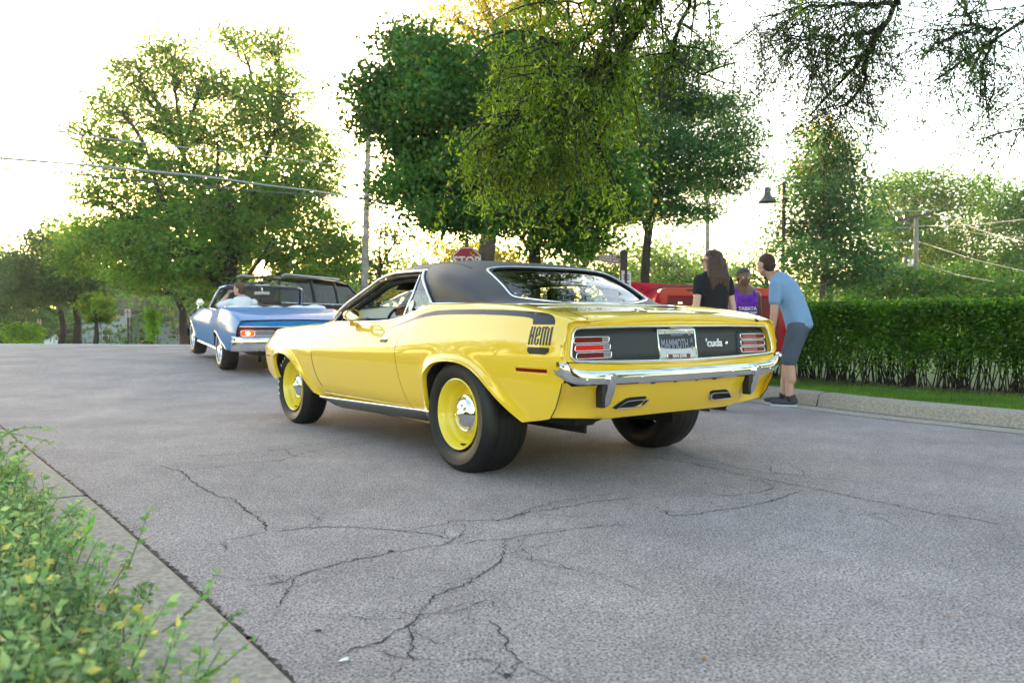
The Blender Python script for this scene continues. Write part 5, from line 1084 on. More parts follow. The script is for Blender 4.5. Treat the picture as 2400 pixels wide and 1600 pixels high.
arF = [(3.09,.45),(3.15,.52),(3.14,.585),(3.02,.625),(2.90,.632),(2.75,.61),(2.62,.56),(2.52,.50),(2.42,.42),(2.34,.34)]
def zbB(x):
    if x < -.52: return float(np.interp(x, [-1.25,-1.0,-.52], [.40,.37,.355]))
    if x < .43: 
        P = arB[1:][::-1]; return float(np.interp(x, [p[0] for p in P], [p[1] for p in P]))
    if x < 2.34: return .27+.02*(x-.43)
    if x < 3.15:
        P = arF[1:][::-1]; return float(np.interp(x, [p[0] for p in P], [p[1] for p in P]))
    return float(np.interp(x, [3.15,3.3,3.5], [.42,.44,.50]))
TB = dict(zb=zbB, zc=pc([-1.25,-.7,0,.85,2,3.0,3.4],[.655,.668,.68,.64,.65,.655,.66]), yc=pc([-1.25,-1.1,-.7,0,.5,.85,1.5,2.5,3.0,3.3,3.45],[.90,.93,.955,.96,.95,.935,.94,.95,.93,.90,.84]),
 zt=pc([-1.25,-1.1,-.7,-.1,.3,.7,1.06,2.0,2.47,2.92,3.3,3.45],[.80,.84,.90,.945,.94,.905,.885,.872,.85,.77,.70,.67]), yt=pc([-1.25,-.7,0,.6,1.2,2.5,3.1,3.45],[.86,.90,.905,.87,.86,.85,.84,.80]),
 zs=pc([-1.25,-1.1,-.7,-.1,.3,.7,1.06,2.0,2.47,2.92,3.3,3.45],[.835,.875,.955,.99,.975,.935,.905,.90,.875,.80,.735,.69]), ys=pc([-1.25,-.7,0,.5,1,2.5,3.1,3.45],[.80,.82,.80,.80,.80,.78,.76,.72]),
 zm=pc([-1.25,-.9,-.3,.1,1.9,2.6,3.2,3.45],[.855,.93,.985,1.0,.93,.92,.88,.80]), tuck=.07, p=1.5, names=['quarter_panel','door','front_fender'], keep=lambda x: 8 if (x < .08 or x > 1.58) else 1)
xsB = list(np.linspace(-1.22, -.53, 12))+archcols(arB)+[.431,.429,.40,.30,.18,.06,-.06,-.2,-.35]+list(np.linspace(.45, 2.3, 28))+archcols(arF)+[2.47,2.57,2.68,2.82,2.96,3.08,3.145]+list(np.linspace(3.17, 3.45, 8))
TBq = dict(TB); 
make_body(blue, dict(TB, names=['quarter_panel'], keep=lambda x: 8), BLUE, [x for x in xsB if x <= .08], [])
make_body(blue, dict(TB, names=['quarter_panel','door','front_fender'], keep=lambda x: 1), BLUE, [x for x in xsB if .075 <= x <= 1.62]+[.08,1.61], [.62])if False else None
make_body(blue, dict(TB, names=['door_sill_panel','door','cowl_side'], keep=lambda x: 1), BLUE, [.08]+[x for x in xsB if .08 < x < 1.6]+[1.6], [.62])
make_body(blue, dict(TB, names=['front_fender'], keep=lambda x: 8), BLUE, [1.6]+[x for x in xsB if x > 1.6], [])
for A in (arB, arF):
    MB().grid([[(x, .93, z), (x, .45, z+.03)] for x, z in A]).both().build('wheel_well_liner', VOID, blue)
    MB().tube([(x, car_half(TB, x)[0][0]+.003, z) for x, z in A], .010, 6).both().build('wheel_arch_trim', CHR, blue, ang=80)
b_ = MB(); b_.box((1.3, 0, .30), (1.9, 1.6, .12)); b_.box((-.7, 0, .36), (.8, 1.3, .1)); b_.box((2.9, 0, .4), (.9, .8, .2)); b_.box((0,0,.5), (.8,.9,.3)); b_.box((1.1,0,.5), (1.9,1.74,.4)); b_.build('underbody', VOID, blue)
MB().tube([(x, car_half(TB, x)[0][0]-.01, .285) for x in (2.3, 1.4, .5)], .022, 6).both().build('rocker_trim', SATIN, blue)
# interior tub and tonneau
it = MB(); it.box((.80, 0, .80), (1.5, 1.58, .03)); it.build('cabin_floor', VOID, blue)
for s in (1, -1):
    it = MB(); it.box((.62, s*.40, .78), (.16, .50, .38), ry=R(-12)); it.build('front_seat', BLK, blue, bevel=.04)
WCL = mat('white_cover', (.72, .74, .80), rough=.8, bump=.3, bscale=9)
P = []
for x in np.linspace(-.02, .34, 8):
    P.append([(x, y, .975+(.030+.03*sstep((-y-.1)/.5))*math.sin(max(0,min(1,(x+.02)/.36))*pi)+.012*math.sin(y*19+x*8)) for y in np.linspace(-.80, .80, 30)])
MB().grid(P).build('folded_top_cover', WCL, blue, ang=80)
MB().box((1.58, 0, .93), (.14, 1.5, .10)).build('dashboard', BLK, blue, bevel=.03)
NAVY = mat('navy_vinyl', (.012, .02, .05), rough=.4)
fp = [(1.62, .80, .93), (1.40, .755, 1.12), (1.20, .70, 1.285), (1.19, .62, 1.305)]; tpb = fp + [(1.20, .30, 1.325), (1.20, 0, 1.33), (1.20, -.30, 1.325)] + [(x, -y, z) for x, y, z in fp[::-1]]
MB().tube(tpb, .018, 8).build('windshield_frame', CHR, blue, ang=80)
MB().tube([(p[0]-.02, p[1]*.96, p[2]-.01) for p in tpb], .020, 8).build('windshield_frame_inner', NAVY, blue, ang=80)
MB().grid([[(1.62-.41*t+.0, (.79-.12*t)*u, .93+.385*t) for u in np.linspace(-1, 1, 8)] for t in (0, .5, 1)]).build('windshield', GLASS, blue)
for s in (1, -1): MB().box((1.15, s*.37, 1.305), (.05, .50, .062), rx=R(-3*s)).build('sun_visor', NAVY, blue, bevel=.015)
mm = MB().box((1.17, -.0, 1.20), (.02, .26, .055)); mm.tube([(1.18,0,1.31),(1.17,0,1.22)], .008, 6); mm.build('rear_view_mirror', CHR, blue, bevel=.01)
MB().tube([(1.60, .78, .96), (1.30, .72, 1.15), (1.16, .69, 1.23)], .008, 6).build('vent_window_frame', CHR, blue)
mo = MB().lathe([(.0,-.03),(.05,-.015),(.062,.02),(.064,.03)], axis='x', n=24); mo.tube([(0,0,-.05),(0,-.02,-.11)], .012, 6); m_ = mo.build('side_mirror', CHR, blue, ang=60); m_.location = (1.48, 1.0, 1.02); m_.rotation_euler = (0, 0, pi)
MB().tube([(x, .80, float(TB['zs'](x))+.006) for x in np.linspace(.1, 1.6, 12)], .008, 6).both().build('belt_moulding', CHR, blue)
# tail
P = []
for y in np.linspace(-.86, .86, 31):
    c_ = .06*(abs(y)/.86)**3; P.append([(-1.215+c_*.3, y, float(TB['zm'](-1.22))-(.02+.03*(y/.86)**2)), (-1.25+c_, y, .79-.02*(y/.86)**2), (-1.245+c_, y, .755), (-1.22+c_, y, .750)])
MB().grid(P).build('tail_ledge', BLUE, blue, ang=50)
MB().grid([[(-1.215+.06*(abs(y)/.86)**3, y, z) for z in (.56, .66, .76)] for y in np.linspace(-.86, .86, 21)]).build('tail_panel', mat('tail_recess_red', (.10,.008,.012), rough=.4), blue)
MB().tube([(-1.255+.06*(abs(y)/.88)**3, y, .752) for y in np.linspace(-.86, .86, 25)], .010, 6).build('tail_trim', CHR, blue, ang=80)
ORL = mat('lit_brake_lens', (.7,.05,.01), rough=.2, emit=(1,.04,.008), estr=.30); HOT = mat('lit_bulb', (1,.6,.2), rough=.3, emit=(1,.5,.12), estr=1.6)
for s in (1, -1):
    Lq = rl(.745, .655, .20, .085, .03)
    MB().prism([(-1.238, y*s, z) for y, z in Lq], [(-1.20, y*s, z) for y, z in Lq]).build('brake_lamp', ORL, blue)
    MB().tube([(-1.240, y*s, z) for y, z in Lq], .008, 6, closed=True).build('lamp_bezel', CHR, blue, ang=80)
    MB().ball((-1.239, .745*s, .655), (.006, .035, .022), 12, 8).build('lamp_bulb_glow', HOT, blue)
    Lq = rl(.50, .655, .27, .08, .012); MB().prism([(-1.232, y*s, z) for y, z in Lq], [(-1.20, y*s, z) for y, z in Lq]).build('reverse_lamp', mat('grey_lens', (.20,.17,.19), rough=.15, coat=.5), blue)
    MB().tube([(-1.236, y*s, z) for y, z in Lq], .006, 6, closed=True).build('lamp_bezel', CHR, blue, ang=80)
P = []
for y in np.linspace(-.96, .96, 41):
    a = abs(y)/.96; x = -1.32+.06*a**2+.12*max(0, (a-.88)/.12)**2; P.append([(x+.08, y, .600), (x+.01, y, .600), (x, y, .585), (x-.002, y, .50), (x+.01, y, .40), (x+.05, y, .385)])
MB().grid(P).build('rear_bumper', CHR, blue, ang=40)
MB().tube([(-1.33+.06*(abs(y)/.96)**2, y, .592) for y in np.linspace(-.85, .85, 21)], .008, 6).build('bumper_highlight_bead', CHR, blue)
for s in (1,-1): MB().tube([(-.9,.5*s,.30),(-1.2,.56*s,.28),(-1.35,.60*s,.26)], .028, 12, cap=False).build('exhaust_pipe', CHR, blue)
P = []
for y in np.linspace(-.93, .93, 21):
    a = abs(y)/.93; x = 3.50-.14*a**2; P.append([(x-.03, y, .50), (x+.03, y, .48), (x+.02, y, .34), (x-.05, y, .31)])
MB().grid(P).build('front_bumper', CHR, blue, ang=40)
MB().grid([[(3.44-.04*(y/.8)**2, y, z) for z in (.42, .55, .69)] for y in np.linspace(-.84, .84, 8)]).build('grille', VOID, blue)
for x, W in ((0, .25), (2.80, .22)):
    for s in (1, -1): simple_wheel(blue, x, .80*s, .345, W, s)

# ------------------------------------------------------------------ dark wagon crossing behind, silver sedan behind it
DK = mat('dark_brown_paint', (.006, .005, .006), rough=.4, spec=.2, coat=.3); SILV = mat('silver_blue_paint', (.42, .50, .56), rough=.3, metal=.4, coat=1)
def side_car(name, label, cat, loc, rz, paint, low, roofp, W, panes, pill, wheelx, Rt=.36, roofz_in=.12, glass=GLASSD, rail=False):
    """low: side outline (x,z) of lower body up to the belt; roofp: roof line (x,z) front to rear above belt; panes: list of 4-corner windows"""
    root = thing(name, loc, rz, label, cat); hw = W/2; xs_ = [p[0] for p in low]
    bm = MB(); n = len(low); rings = []
    for y, s_ in ((-hw+.10, .955), (-hw+.02, .99), (-hw, 1.0), (hw, 1.0), (hw-.02, .99), (hw-.10, .955)):
        cx_ = np.mean(xs_); cz_ = .62; rings.append([(cx_+(x-cx_)*(1-(1-s_)*.6), y, cz_+(z-cz_)*s_) for x, z in low])
    base = bm.n; bm.grid(rings, cv=True); bm.f.append(tuple(range(n))); bm.f.append(tuple(range(5*n, 6*n))[::-1]); bm.build('body', paint, root, ang=40)
    yin = lambda z: hw-.03-roofz_in*max(0, (z-1.0))/.5*1.0
    rf = []
    for x, z in roofp: y = yin(z); rf.append([(x, -y, z), (x, -y*.9, z+.035), (x, 0, z+.06), (x, y*.9, z+.035), (x, y, z)])
    MB().grid(rf).build('roof', paint, root, ang=60)
    for (xa, za, xb, zb_, w_) in pill:
        for s in (1, -1): MB().tube([(xa, s*yin(za), za), (xb, s*yin(zb_), zb_)], w_, 6).build('pillar', paint, root)
    for q in panes:
        for s in (1, -1): MB().add([(x, s*(yin(z)+.004), z) for x, z in q], [(0,1,2,3)]).build('side_window', glass, root, ang=0)
    (xf, zf), (xr_, zr_) = roofp[0], roofp[-1]
    return root, yin
SUVLOW = [(-2.7,.42),(-2.75,.7),(-2.72,1.12),(-1.5,1.14),(.9,1.13),(1.05,1.12),(2.3,1.06),(2.55,.98),(2.62,.7),(2.58,.42),(2.0,.38),(1.95,.62),(1.6,.78),(1.25,.62),(1.2,.38),(-1.2,.38),(-1.25,.62),(-1.6,.78),(-1.95,.62),(-2.0,.38)]
p_ = at(650, 745, 19.2)
suv, yin = side_car('station_wagon_suv', 'dark brown wagon with silver roof rack behind the blue convertible', 'car', (-5.35, 22.1, .17), R(66.5), DK, SUVLOW, [(.95,1.18),(.55,1.50),(.25,1.68),(-.2,1.745),(-1.2,1.77),(-2.2,1.755),(-2.58,1.70)], 1.95,
  [[(.80,1.15),(.30,1.60),(-.28,1.62),(-.28,1.15)], [(-.38,1.15),(-.38,1.62),(-1.25,1.64),(-1.25,1.15)], [(-1.38,1.15),(-1.38,1.64),(-2.45,1.62),(-2.62,1.15)]],
  [(.98,1.14,.27,1.68,.035), (-.33,1.13,-.33,1.69,.045), (-1.31,1.13,-1.31,1.72,.05), (-2.72,1.13,-2.55,1.70,.05)], [1.6, -1.6])
MB().grid([[(.98-.62*t, u*(.93-.12*t), 1.14+.50*t) for u in (-1, -.5, 0, .5, 1)] for t in (0, .5, 1)]).build('windshield', GLASS, suv)
MB().grid([[(-2.72+.12*t, u*(.92-.12*t), 1.14+.50*t) for u in (-1, 0, 1)] for t in (0, 1)]).build('rear_window', GLASSD, suv)
for s in (1, -1): MB().tube([(-.1,s*.70,1.77),(0,s*.70,1.815),(-2.2,s*.70,1.835),(-2.35,s*.70,1.79)], .022, 6).build('roof_rail', SATIN, suv)
MB().box((1.0, -1.06, 1.20), (.10, .20, .16)).build('side_mirror', DK, suv, bevel=.03); MB().box((1.0, 1.06, 1.20), (.10, .20, .16)).build('side_mirror', DK, suv, bevel=.03)
for x in (-.25, -1.2): 
    for s in (1, -1): MB().box((x-.25, s*.42, 1.22), (.14, .48, .5)).build('seat_back', BLK, suv, bevel=.05)
for x in (1.6, -1.6):
    for s in (1, -1): simple_wheel(suv, x, .86*s, .36, .22, s, chrome=False, stripe=False)
for s in (1,-1): MB().tube([(-2.68,s*.965,1.125),(.95,s*.965,1.12)], .012, 6).build('belt_moulding', CHR, suv)
SEDLOW = [(-2.3,.40),(-2.35,.7),(-2.25,.98),(-1.5,1.0),(1.0,.95),(1.9,.84),(2.15,.72),(2.2,.45),(1.85,.28),(1.78,.5),(1.45,.66),(1.12,.5),(1.05,.28),(-1.05,.28),(-1.12,.5),(-1.45,.66),(-1.78,.5),(-1.85,.28)]
p_ = at(1010, 745, 22.5)
sed, yin = side_car('silver_sedan', 'pale silver sedan seen through the side window of the yellow coupe', 'car', (p_[0]-.1, 22.5, .30), R(180-8), SILV, SEDLOW, [(1.05,1.0),(.6,1.24),(.25,1.37),(-.3,1.42),(-.9,1.38),(-1.4,1.24),(-1.85,1.02)], 1.82,
  [[(.85,.98),(.28,1.30),(-.25,1.34),(-.25,.98)], [(-.33,.98),(-.33,1.34),(-.9,1.30),(-1.4,1.0)]], [(1.08,.97,.25,1.37,.03), (-.29,.97,-.29,1.38,.035), (-1.85,1.0,-.95,1.36,.05)], [1.45, -1.45], glass=GLASS)
MB().grid([[(1.10-.80*t, u*(.84-.14*t), .97+.37*t) for u in (-1, -.5, 0, .5, 1)] for t in (0, .5, 1)]).build('windshield', GLASS, sed)
MB().box((.75, .98, 1.02), (.10, .16, .11)).build('side_mirror', SILV, sed, bevel=.03); MB().box((.75, -.98, 1.02), (.10, .16, .11)).build('side_mirror', SILV, sed, bevel=.03)
for x in (1.45, -1.45):
    for s in (1, -1): simple_wheel(sed, x, .80*s, .32, .2, s, chrome=False, stripe=False)
# ------------------------------------------------------------------ red classic car, bonnet raised
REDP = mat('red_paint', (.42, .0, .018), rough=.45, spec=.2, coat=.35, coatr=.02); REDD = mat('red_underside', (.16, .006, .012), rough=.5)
rp_ = at(1580, 745, 10.6)
redc = thing('red_classic_car', (rp_[0], 10.6, 0), R(0), 'bright red classic car with its louvred lid raised behind the yellow coupe', 'car')
# nearer rounded tail box with recessed opening, local x right, y away
P = []
def z_of(py, d): return at(1580, py, d)[2]
x0 = at(1527, 700, 10.2)[0]-rp_[0]; x1 = x0+1.75
bb = MB(); prof = [(0.0,.35),(-.02,.8),(.0,.98),(.03,1.12),(.08,1.24),(.13,1.305),(.19,1.325)]
cols = [[(x0+a, y, z) for a, z in prof]+[(x1-a, y, z) for a, z in prof[::-1]] for y in (-.4, -.38, .5, 1.6)]
bb.grid(cols); bb.f.append(tuple(range(14))); bb.build('tail_body', REDP, redc, ang=45)
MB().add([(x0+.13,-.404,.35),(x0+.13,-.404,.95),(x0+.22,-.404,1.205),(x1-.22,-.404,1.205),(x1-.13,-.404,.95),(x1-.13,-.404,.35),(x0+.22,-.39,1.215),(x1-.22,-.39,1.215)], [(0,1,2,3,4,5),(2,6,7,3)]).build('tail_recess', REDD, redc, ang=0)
MB().tube([(x0+.20,-.405,1.215),(x1-.20,-.405,1.215)], .012, 6).build('lid_lip', REDP, redc)
MB().box((x0+.36, -.415, 1.13), (.055, .012, .022)).build('tail_badge', CHR, redc)
MB().tube([(x0+.35,-.415,.98),(x0+.62,-.42,1.12)], .012, 8).build('gas_strut', REDP, redc)
MB().box((x0+.66, -.405, 1.29), (.42, .012, .022)).build('lid_slot', BLK, redc)
# raised louvred lid behind
xa = at(1479, 690, 11.2)[0]-rp_[0]; zt_l = z_of(661, 11.2); lid = MB()
lid.add([(xa,.6,zt_l),(xa+1.75,.7,zt_l-.09),(xa+1.75,.55,.8),(xa+.02,.45,.8),(xa,.63,zt_l),(xa+1.75,.73,zt_l-.09),(xa+1.75,.6,.8),(xa+.02,.5,.8)], [(0,1,2,3),(7,6,5,4),(0,4,5,1),(0,3,7,4),(1,5,6,2)]).build('raised_lid', REDP, redc, ang=0)
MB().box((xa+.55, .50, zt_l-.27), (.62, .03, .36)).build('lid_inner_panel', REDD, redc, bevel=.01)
MB().box((xa+.62, .54, zt_l-.085), (.5, .03, .05), rz=R(2)).build('lid_slot', mat('brown_slot', (.09,.04,.03), rough=.5), redc)
for k in range(6):
    MB().box((xa+.42, .475, zt_l-.20-.045*k), (.36-.02*k, .02, .018)).build('louvre', mat('lid_louvre', (.45,.10,.08), rough=.35, coat=.5) if k == 0 else bpy.data.materials['lid_louvre'], redc, bevel=.004)
MB().box((xa+.14, .58, zt_l-.10), (.03,.03,.03)).build('lid_latch', BLK, redc)
MB().box((.4, 1.2, .5), (1.7, 1.6, .5)).build('front_body', REDP, redc, bevel=.1)
for s, x in ((1, x0+.25), (-1, x0+1.5)):
    w_ = bpy.data.objects.new('wheel', None); C.objects.link(w_); w_.parent = redc; w_.location = (x, .1, .32)
    MB().lathe([(.18,-.1),(.31,-.1),(.32,-.06),(.32,.06),(.31,.1),(.18,.1)], axis='x', n=32).build('tyre', TYRE, w_)
# ------------------------------------------------------------------ signs, posts, lamps, poles, wires
SIGNR = mat('sign_red', (.30, .012, .018), rough=.5); SIGNB = mat('sign_edge_black', (.015,.015,.016), rough=.5); WSG = mat('sign_white', (.62,.62,.64), rough=.5)
BRONZE = mat('dark_bronze_post', (.022,.018,.017), rough=.45); WOOD = mat('weathered_pole_wood', (.25,.215,.20), rough=.9, nz=.3, nscale=6, bump=.5, bscale=30)
d = 21.5; p_ = at(1094, 613, d); sp = thing('stop_sign', (p_[0], d, gz(p_[0], d)), R(3), 'red octagonal stop sign on a dark post with ball finial, just above the coupe roof', 'sign'); zc_ = p_[2]-sp.location[2]
def octo(r, y): return [(r*math.cos(pi/8+k*pi/4), y, zc_+r*math.sin(pi/8+k*pi/4)) for k in range(8)]
MB().prism(octo(.425, -.030), octo(.425, 0)).build('sign_frame', SIGNB, sp, ang=0); MB().prism(octo(.405, -.034), octo(.405, -.02)).build('sign_border', WSG, sp, ang=0); MB().prism(octo(.380, -.038), octo(.380, -.03)).build('sign_face', SIGNR, sp, ang=0)
text('sign_lettering', 'STOP', .36, WSG, sp, (0, -.041, zc_-.01), (R(90), 0, 0), sx=.82, bold=.008)
pb = MB().tube([(0,.04,0),(0,.04,zc_+.44)], .045, 12); pb.lathe([(.05,0),(.06,.02),(.035,.05),(.055,.10),(.06,.14),(.045,.19),(.015,.23),(0,.24)], c=(0,.04,zc_+.42), axis='z', n=16); pb.build('post', BRONZE, sp, ang=40)
# street name sign and speed limit
d = 13.0; p_ = at(1461, 592, d); sg = thing('street_sign_post', (p_[0], d, .07), 0, 'square dark signpost carrying two street name blades and a speed limit sign', 'sign'); zt_ = p_[2]-.07
pb = MB().box((0,0,zt_/2), (.115,.115,zt_)); pb.add([(-.07,-.07,zt_),(.07,-.07,zt_),(.07,.07,zt_),(-.07,.07,zt_),(0,0,zt_+.06)], [(0,1,4),(1,2,4),(2,3,4),(3,0,4)]); pb.box((0,-.0585,zt_/2-.05), (.045,.004,zt_-.2)); pb.build('post', BRONZE, sg, ang=20)
BLADE = mat('faded_brown_blade', (.17,.10,.075), rough=.6); CREAM = mat('cream_lettering', (.55,.50,.42), rough=.6)
for zz, s_, tl in ((zt_-.075, 'WHITE ST', R(1)), (zt_-.165, 'ELWOOD AVE', R(-9))):
    b = MB().box((-.245,0,0), (.37,.018,.085)); o = b.build('street_blade', BLADE, sg); o.location = (0, -.02 if s_[0] == 'W' else -.05, zz); o.rotation_euler = (0, -tl, 0)
    eb = MB(); eb.box((-.245,-.010,.038), (.37,.003,.006)); eb.box((-.245,-.010,-.038), (.37,.003,.006)); eb.build('blade_border', CREAM, o)
    text('blade_lettering', s_, .062, CREAM, o, (-.245, -.0105, 0), (R(90), 0, 0), depth=.0008, sx=.95 if s_[0] == 'W' else .78, bold=.001)
q = MB().box((0,0,0), (.46,.006,.60)); so_ = q.build('speed_limit_sign', WSG, sg); so_.location = (.055, .02, zt_-.60); so_.rotation_euler = (0, 0, R(63))
for s_, z_, sz in (('SPEED', .20, .13), ('LIMIT', .07, .13), ('25', -.14, .30)): text('sign_lettering', s_, sz, SIGNB, so_, (0, -.0045, z_), (R(90), 0, 0), depth=.0006, sx=.9, bold=.004)
eb = MB(); 
for c, sz in (((0,-.004,.285),(.43,.002,.008)),((0,-.004,-.285),(.43,.002,.008)),((.215,-.004,0),(.008,.002,.57)),((-.215,-.004,0),(.008,.002,.57))): eb.box(c, sz)
eb.build('sign_border', SIGNB, so_)
# street lamps
def lamp(px, pytop, d, sgn, armpx, shade_py, lab, flower=None):
    p_ = at(px, pytop, d); g0 = gz(p_[0], d); root = thing('street_lamp', (p_[0], d, g0), 0, lab, 'street lamp', 'gooseneck lamps behind the hedge'); zt_ = p_[2]-g0; s = d/FPX; ax = sgn*armpx*s
    MB().tube([(0,0,0),(0,0,zt_)], .06, 10).build('post', BRONZE, root)
    MB().tube([(0,0,zt_-.05),(ax*.5,0,zt_-.16),(ax,0,zt_-.20),(ax,0,zt_-.34)], .025, 8).build('arm', BRONZE, root)
    zs_ = at(px, shade_py, d)[2]-g0; k = 22*s/.26
    MB().lathe([(.04*k,.42*k),(.09*k,.38*k),(.10*k,.20*k),(.13*k,.15*k),(.24*k,.03*k),(.27*k,0),(.26*k,-.01*k)], c=(ax,0,zs_), axis='z', n=20).build('lamp_shade', mat('lamp_shade_grey', (.06,.07,.08), rough=.4), root)
    MB().box((.07,0,zt_-.55), (.10,.10,.16)).build('sensor_box', BRONZE, root, bevel=.02)
    return root
lamp(1837, 426, 24, -1, 38, 474, 'tall street lamp with bell shade hanging left, behind the bending man'); lamp(2099, 615, 38, 1, 26, 636, 'dark distant street lamp with bell shade hanging right, behind the hedge')
FLR = leafmat('red_petals', (.45,.01,.02), (.75,.03,.05), trans=.3); 
def basket(px, py, d, w_, lab):
    c = at(px, py, d); root = thing('flower_basket', tuple(c), 0, lab, 'flower basket'); s = d/FPX
    n = 500; q = unit(n)*np.array([w_*s, w_*s, w_*.6*s])*rng.random((n, 1))**.4; q[:, 2] = np.abs(q[:, 2]); quads('blossoms', leaf_quads(q, unit(n), .09, .07), FLR, root, kind='stuff')
    q = unit(n)*np.array([w_*s, w_*s, w_*.5*s])*rng.random((n, 1))**.4; q[:, 2] = -np.abs(q[:, 2]); quads('trailing_leaves', leaf_quads(q, unit(n), .09, .05), LF_DK, root, kind='stuff')
    MB().lathe([(w_*s*.3,-w_*s*.6),(w_*s*.7,-w_*s*.3),(w_*s*.75,0)], axis='z', n=14).build('pot', BRONZE, root)
basket(1818, 640, 23.8, 9, 'red flower basket hanging right of the bending man'); basket(2095, 728, 30, 16, 'red flowering planter peeping over the clipped hedge')
# utility poles
def pole(px, pytop, d, r_, lab, name='utility_pole', lean=0):
    p_ = at(px, pytop, d); g0 = gz(p_[0], d); root = thing(name, (p_[0]+lean, d, g0), 0, lab, 'utility pole'); zt_ = p_[2]-g0
    MB().tube([(0,0,-.3),(-lean*.5,0,zt_*.5),(-lean,0,zt_)], [r_*1.15, r_, r_*.8], 12).build('post', WOOD, root, ang=60); return root, zt_
A0, z_ = pole(866, 200, 29, .115, 'grey wooden utility pole between the big left tree and the maple', lean=-.24)
hz_ = at(897, 477, 29); hd = MB().box((0,0,0), (.56,.22,.10), ry=R(6)); ho = hd.build('cobra_lamp_head', mat('lamp_head_grey', (.10,.11,.13), rough=.5), A0, bevel=.04); ho.location = (hz_[0]-A0.location[0]+.1, 0, hz_[2]-A0.location[2])
MB().tube([(-.2,0,hz_[2]-A0.location[2]+.35),(.3,0,hz_[2]-A0.location[2]+.15),(.6,0,hz_[2]-A0.location[2])], .03, 6).build('lamp_arm', BRONZE, A0)
MB().box((.05, -.1, at(860, 465, 29)[2]-A0.location[2]), (.34,.12,.05)).build('crossarm', BRONZE, A0)
B0, z_ = pole(1660, 400, 42, .13, 'grey utility pole rising behind the woman in black')
C0, z_ = pole(1565, 597, 60, .09, 'thin pale pole with a grey transformer can', name='utility_pole'); MB().lathe([(0,.0),(.26,.0),(.28,.05),(.28,.95),(.24,1.05),(0,1.08)], c=(.42,0,at(1565,637,60)[2]-C0.location[2]), axis='z', n=14).build('transformer', mat('transformer_grey', (.40,.44,.52), rough=.5), C0)
MB().tube([(-.4,0,z_-.2),(-1.0,0,z_+.15)], .05, 6).build('crossarm', WOOD, C0)
D0, z_ = pole(2148, 508, 29, .095, 'weathered wooden utility pole with crossarm right of the hedge lamp'); MB().box((-.14,-.08,z_-.02), (1.22,.08,.09), ry=R(-12)).build('crossarm', mat('crossarm_wood', (.10,.065,.055), rough=.9), D0)
for x in (-.66,-.4,.28): MB().tube([(x-.08,-.08,z_+.0+.21*x),(x-.08,-.08,z_+.11+.21*x)], .025, 6).build('insulator', SATIN, D0)
MB().tube([(-.5,-.06,z_-.14),(0,-.06,z_-.42)], .022, 6).build('brace', WOOD, D0); MB().lathe([(0,-.1),(.1,-.1),(.1,.14),(0,.17)], c=(-.17,0,at(2148,618,29)[2]-D0.location[2]), axis='z', n=12).build('transformer', SATIN, D0)
WIRE = mat('power_cable', (.05,.07,.10), rough=.5); WIREL = mat('bright_cable', (.26,.29,.32), rough=.4)
def wire(pts, r_, m_, lab):
    p = [at(*q) for q in pts]; P = resample(p, 40) if len(p) > 2 else np.array([p[0]*(1-t)+p[1]*t+np.array([0,0,-.25*4*t*(1-t)]) for t in np.linspace(0, 1, 30)])
    o = MB().tube(P, r_, 5).build('power_line', m_, ang=80); tag(o, lab, 'cable', 'overhead power lines')
wire([(-300,345,12),(0,371,15),(250,391,18),(520,418,22),(640,438,24),(700,442,25),(785,455,27),(858,470,28.8)], .026, WIREL, 'upper bright cable looping across the big left tree')
wire([(-300,368,12),(0,394,15),(300,420,18.5),(600,448,23.5),(790,462,27.5),(858,468,28.8)], .018, WIRE, 'lower dark cable crossing the big left tree to the pole')
wire([(-300,235,12),(275,329,18),(520,354,22),(690,374,25),(858,396,28.8)], .012, WIREL, 'thin high cable in front of the big left tree')
wire([(858,381,29),(910,382,31),(1100,390,60)], .010, WIRE, 'thin high cable right of the left utility pole')
wire([(858,448,29),(910,450,31),(1200,470,60)], .010, WIRE, 'thin middle cable right of the left utility pole')
for k, (a, b, m_) in enumerate((((2060,496,26),(2185,494,29),WIREL),((2050,505,26),(2120,508,29),WIREL),((2050,534,26),(2145,533,29),WIREL),((2065,568,26),(2145,567,29),WIREL))):
    x0_, y0_, d0_ = a; wire([(x0_-70, y0_-4, d0_-1.5), a, b], .012, m_, ['topmost','second','third','fourth'][k]+' short cable running left from the crossarm pole')
for k, (a, b, m_) in enumerate((((2150,530,29),(2420,512,20),WIREL),((2190,500,29),(2430,575,20),WIREL),((2155,567,29),(2420,640,20),WIREL),((2160,617,29),(2330,660,22),WIREL),((2200,530,29),(2430,560,20),WIRE))):
    wire([a, ((a[0]+b[0])/2, (a[1]+b[1])/2+6, (a[2]+b[2])/2), b], .010, m_, ['first','second','third','fourth','fifth'][k]+' cable from the top running right from the crossarm pole')
for k, (a, b) in enumerate((((1390,540,30),(1560,556,60)),((1560,545,60),(1650,560,42)),((1570,640,58),(1640,665,30)),((1770,584,40),(1838,592,26)),((1770,594,40),(1838,600,26)),((1800,607,38),(1838,611,26)))):
    wire([a, b], .014, WIREL, ['cable left of the locust trunk','cable right of the locust trunk','sagging cable beside the transformer pole','upper cable behind the tall lamp post','middle cable behind the tall lamp post','lower cable behind the tall lamp post'][k])
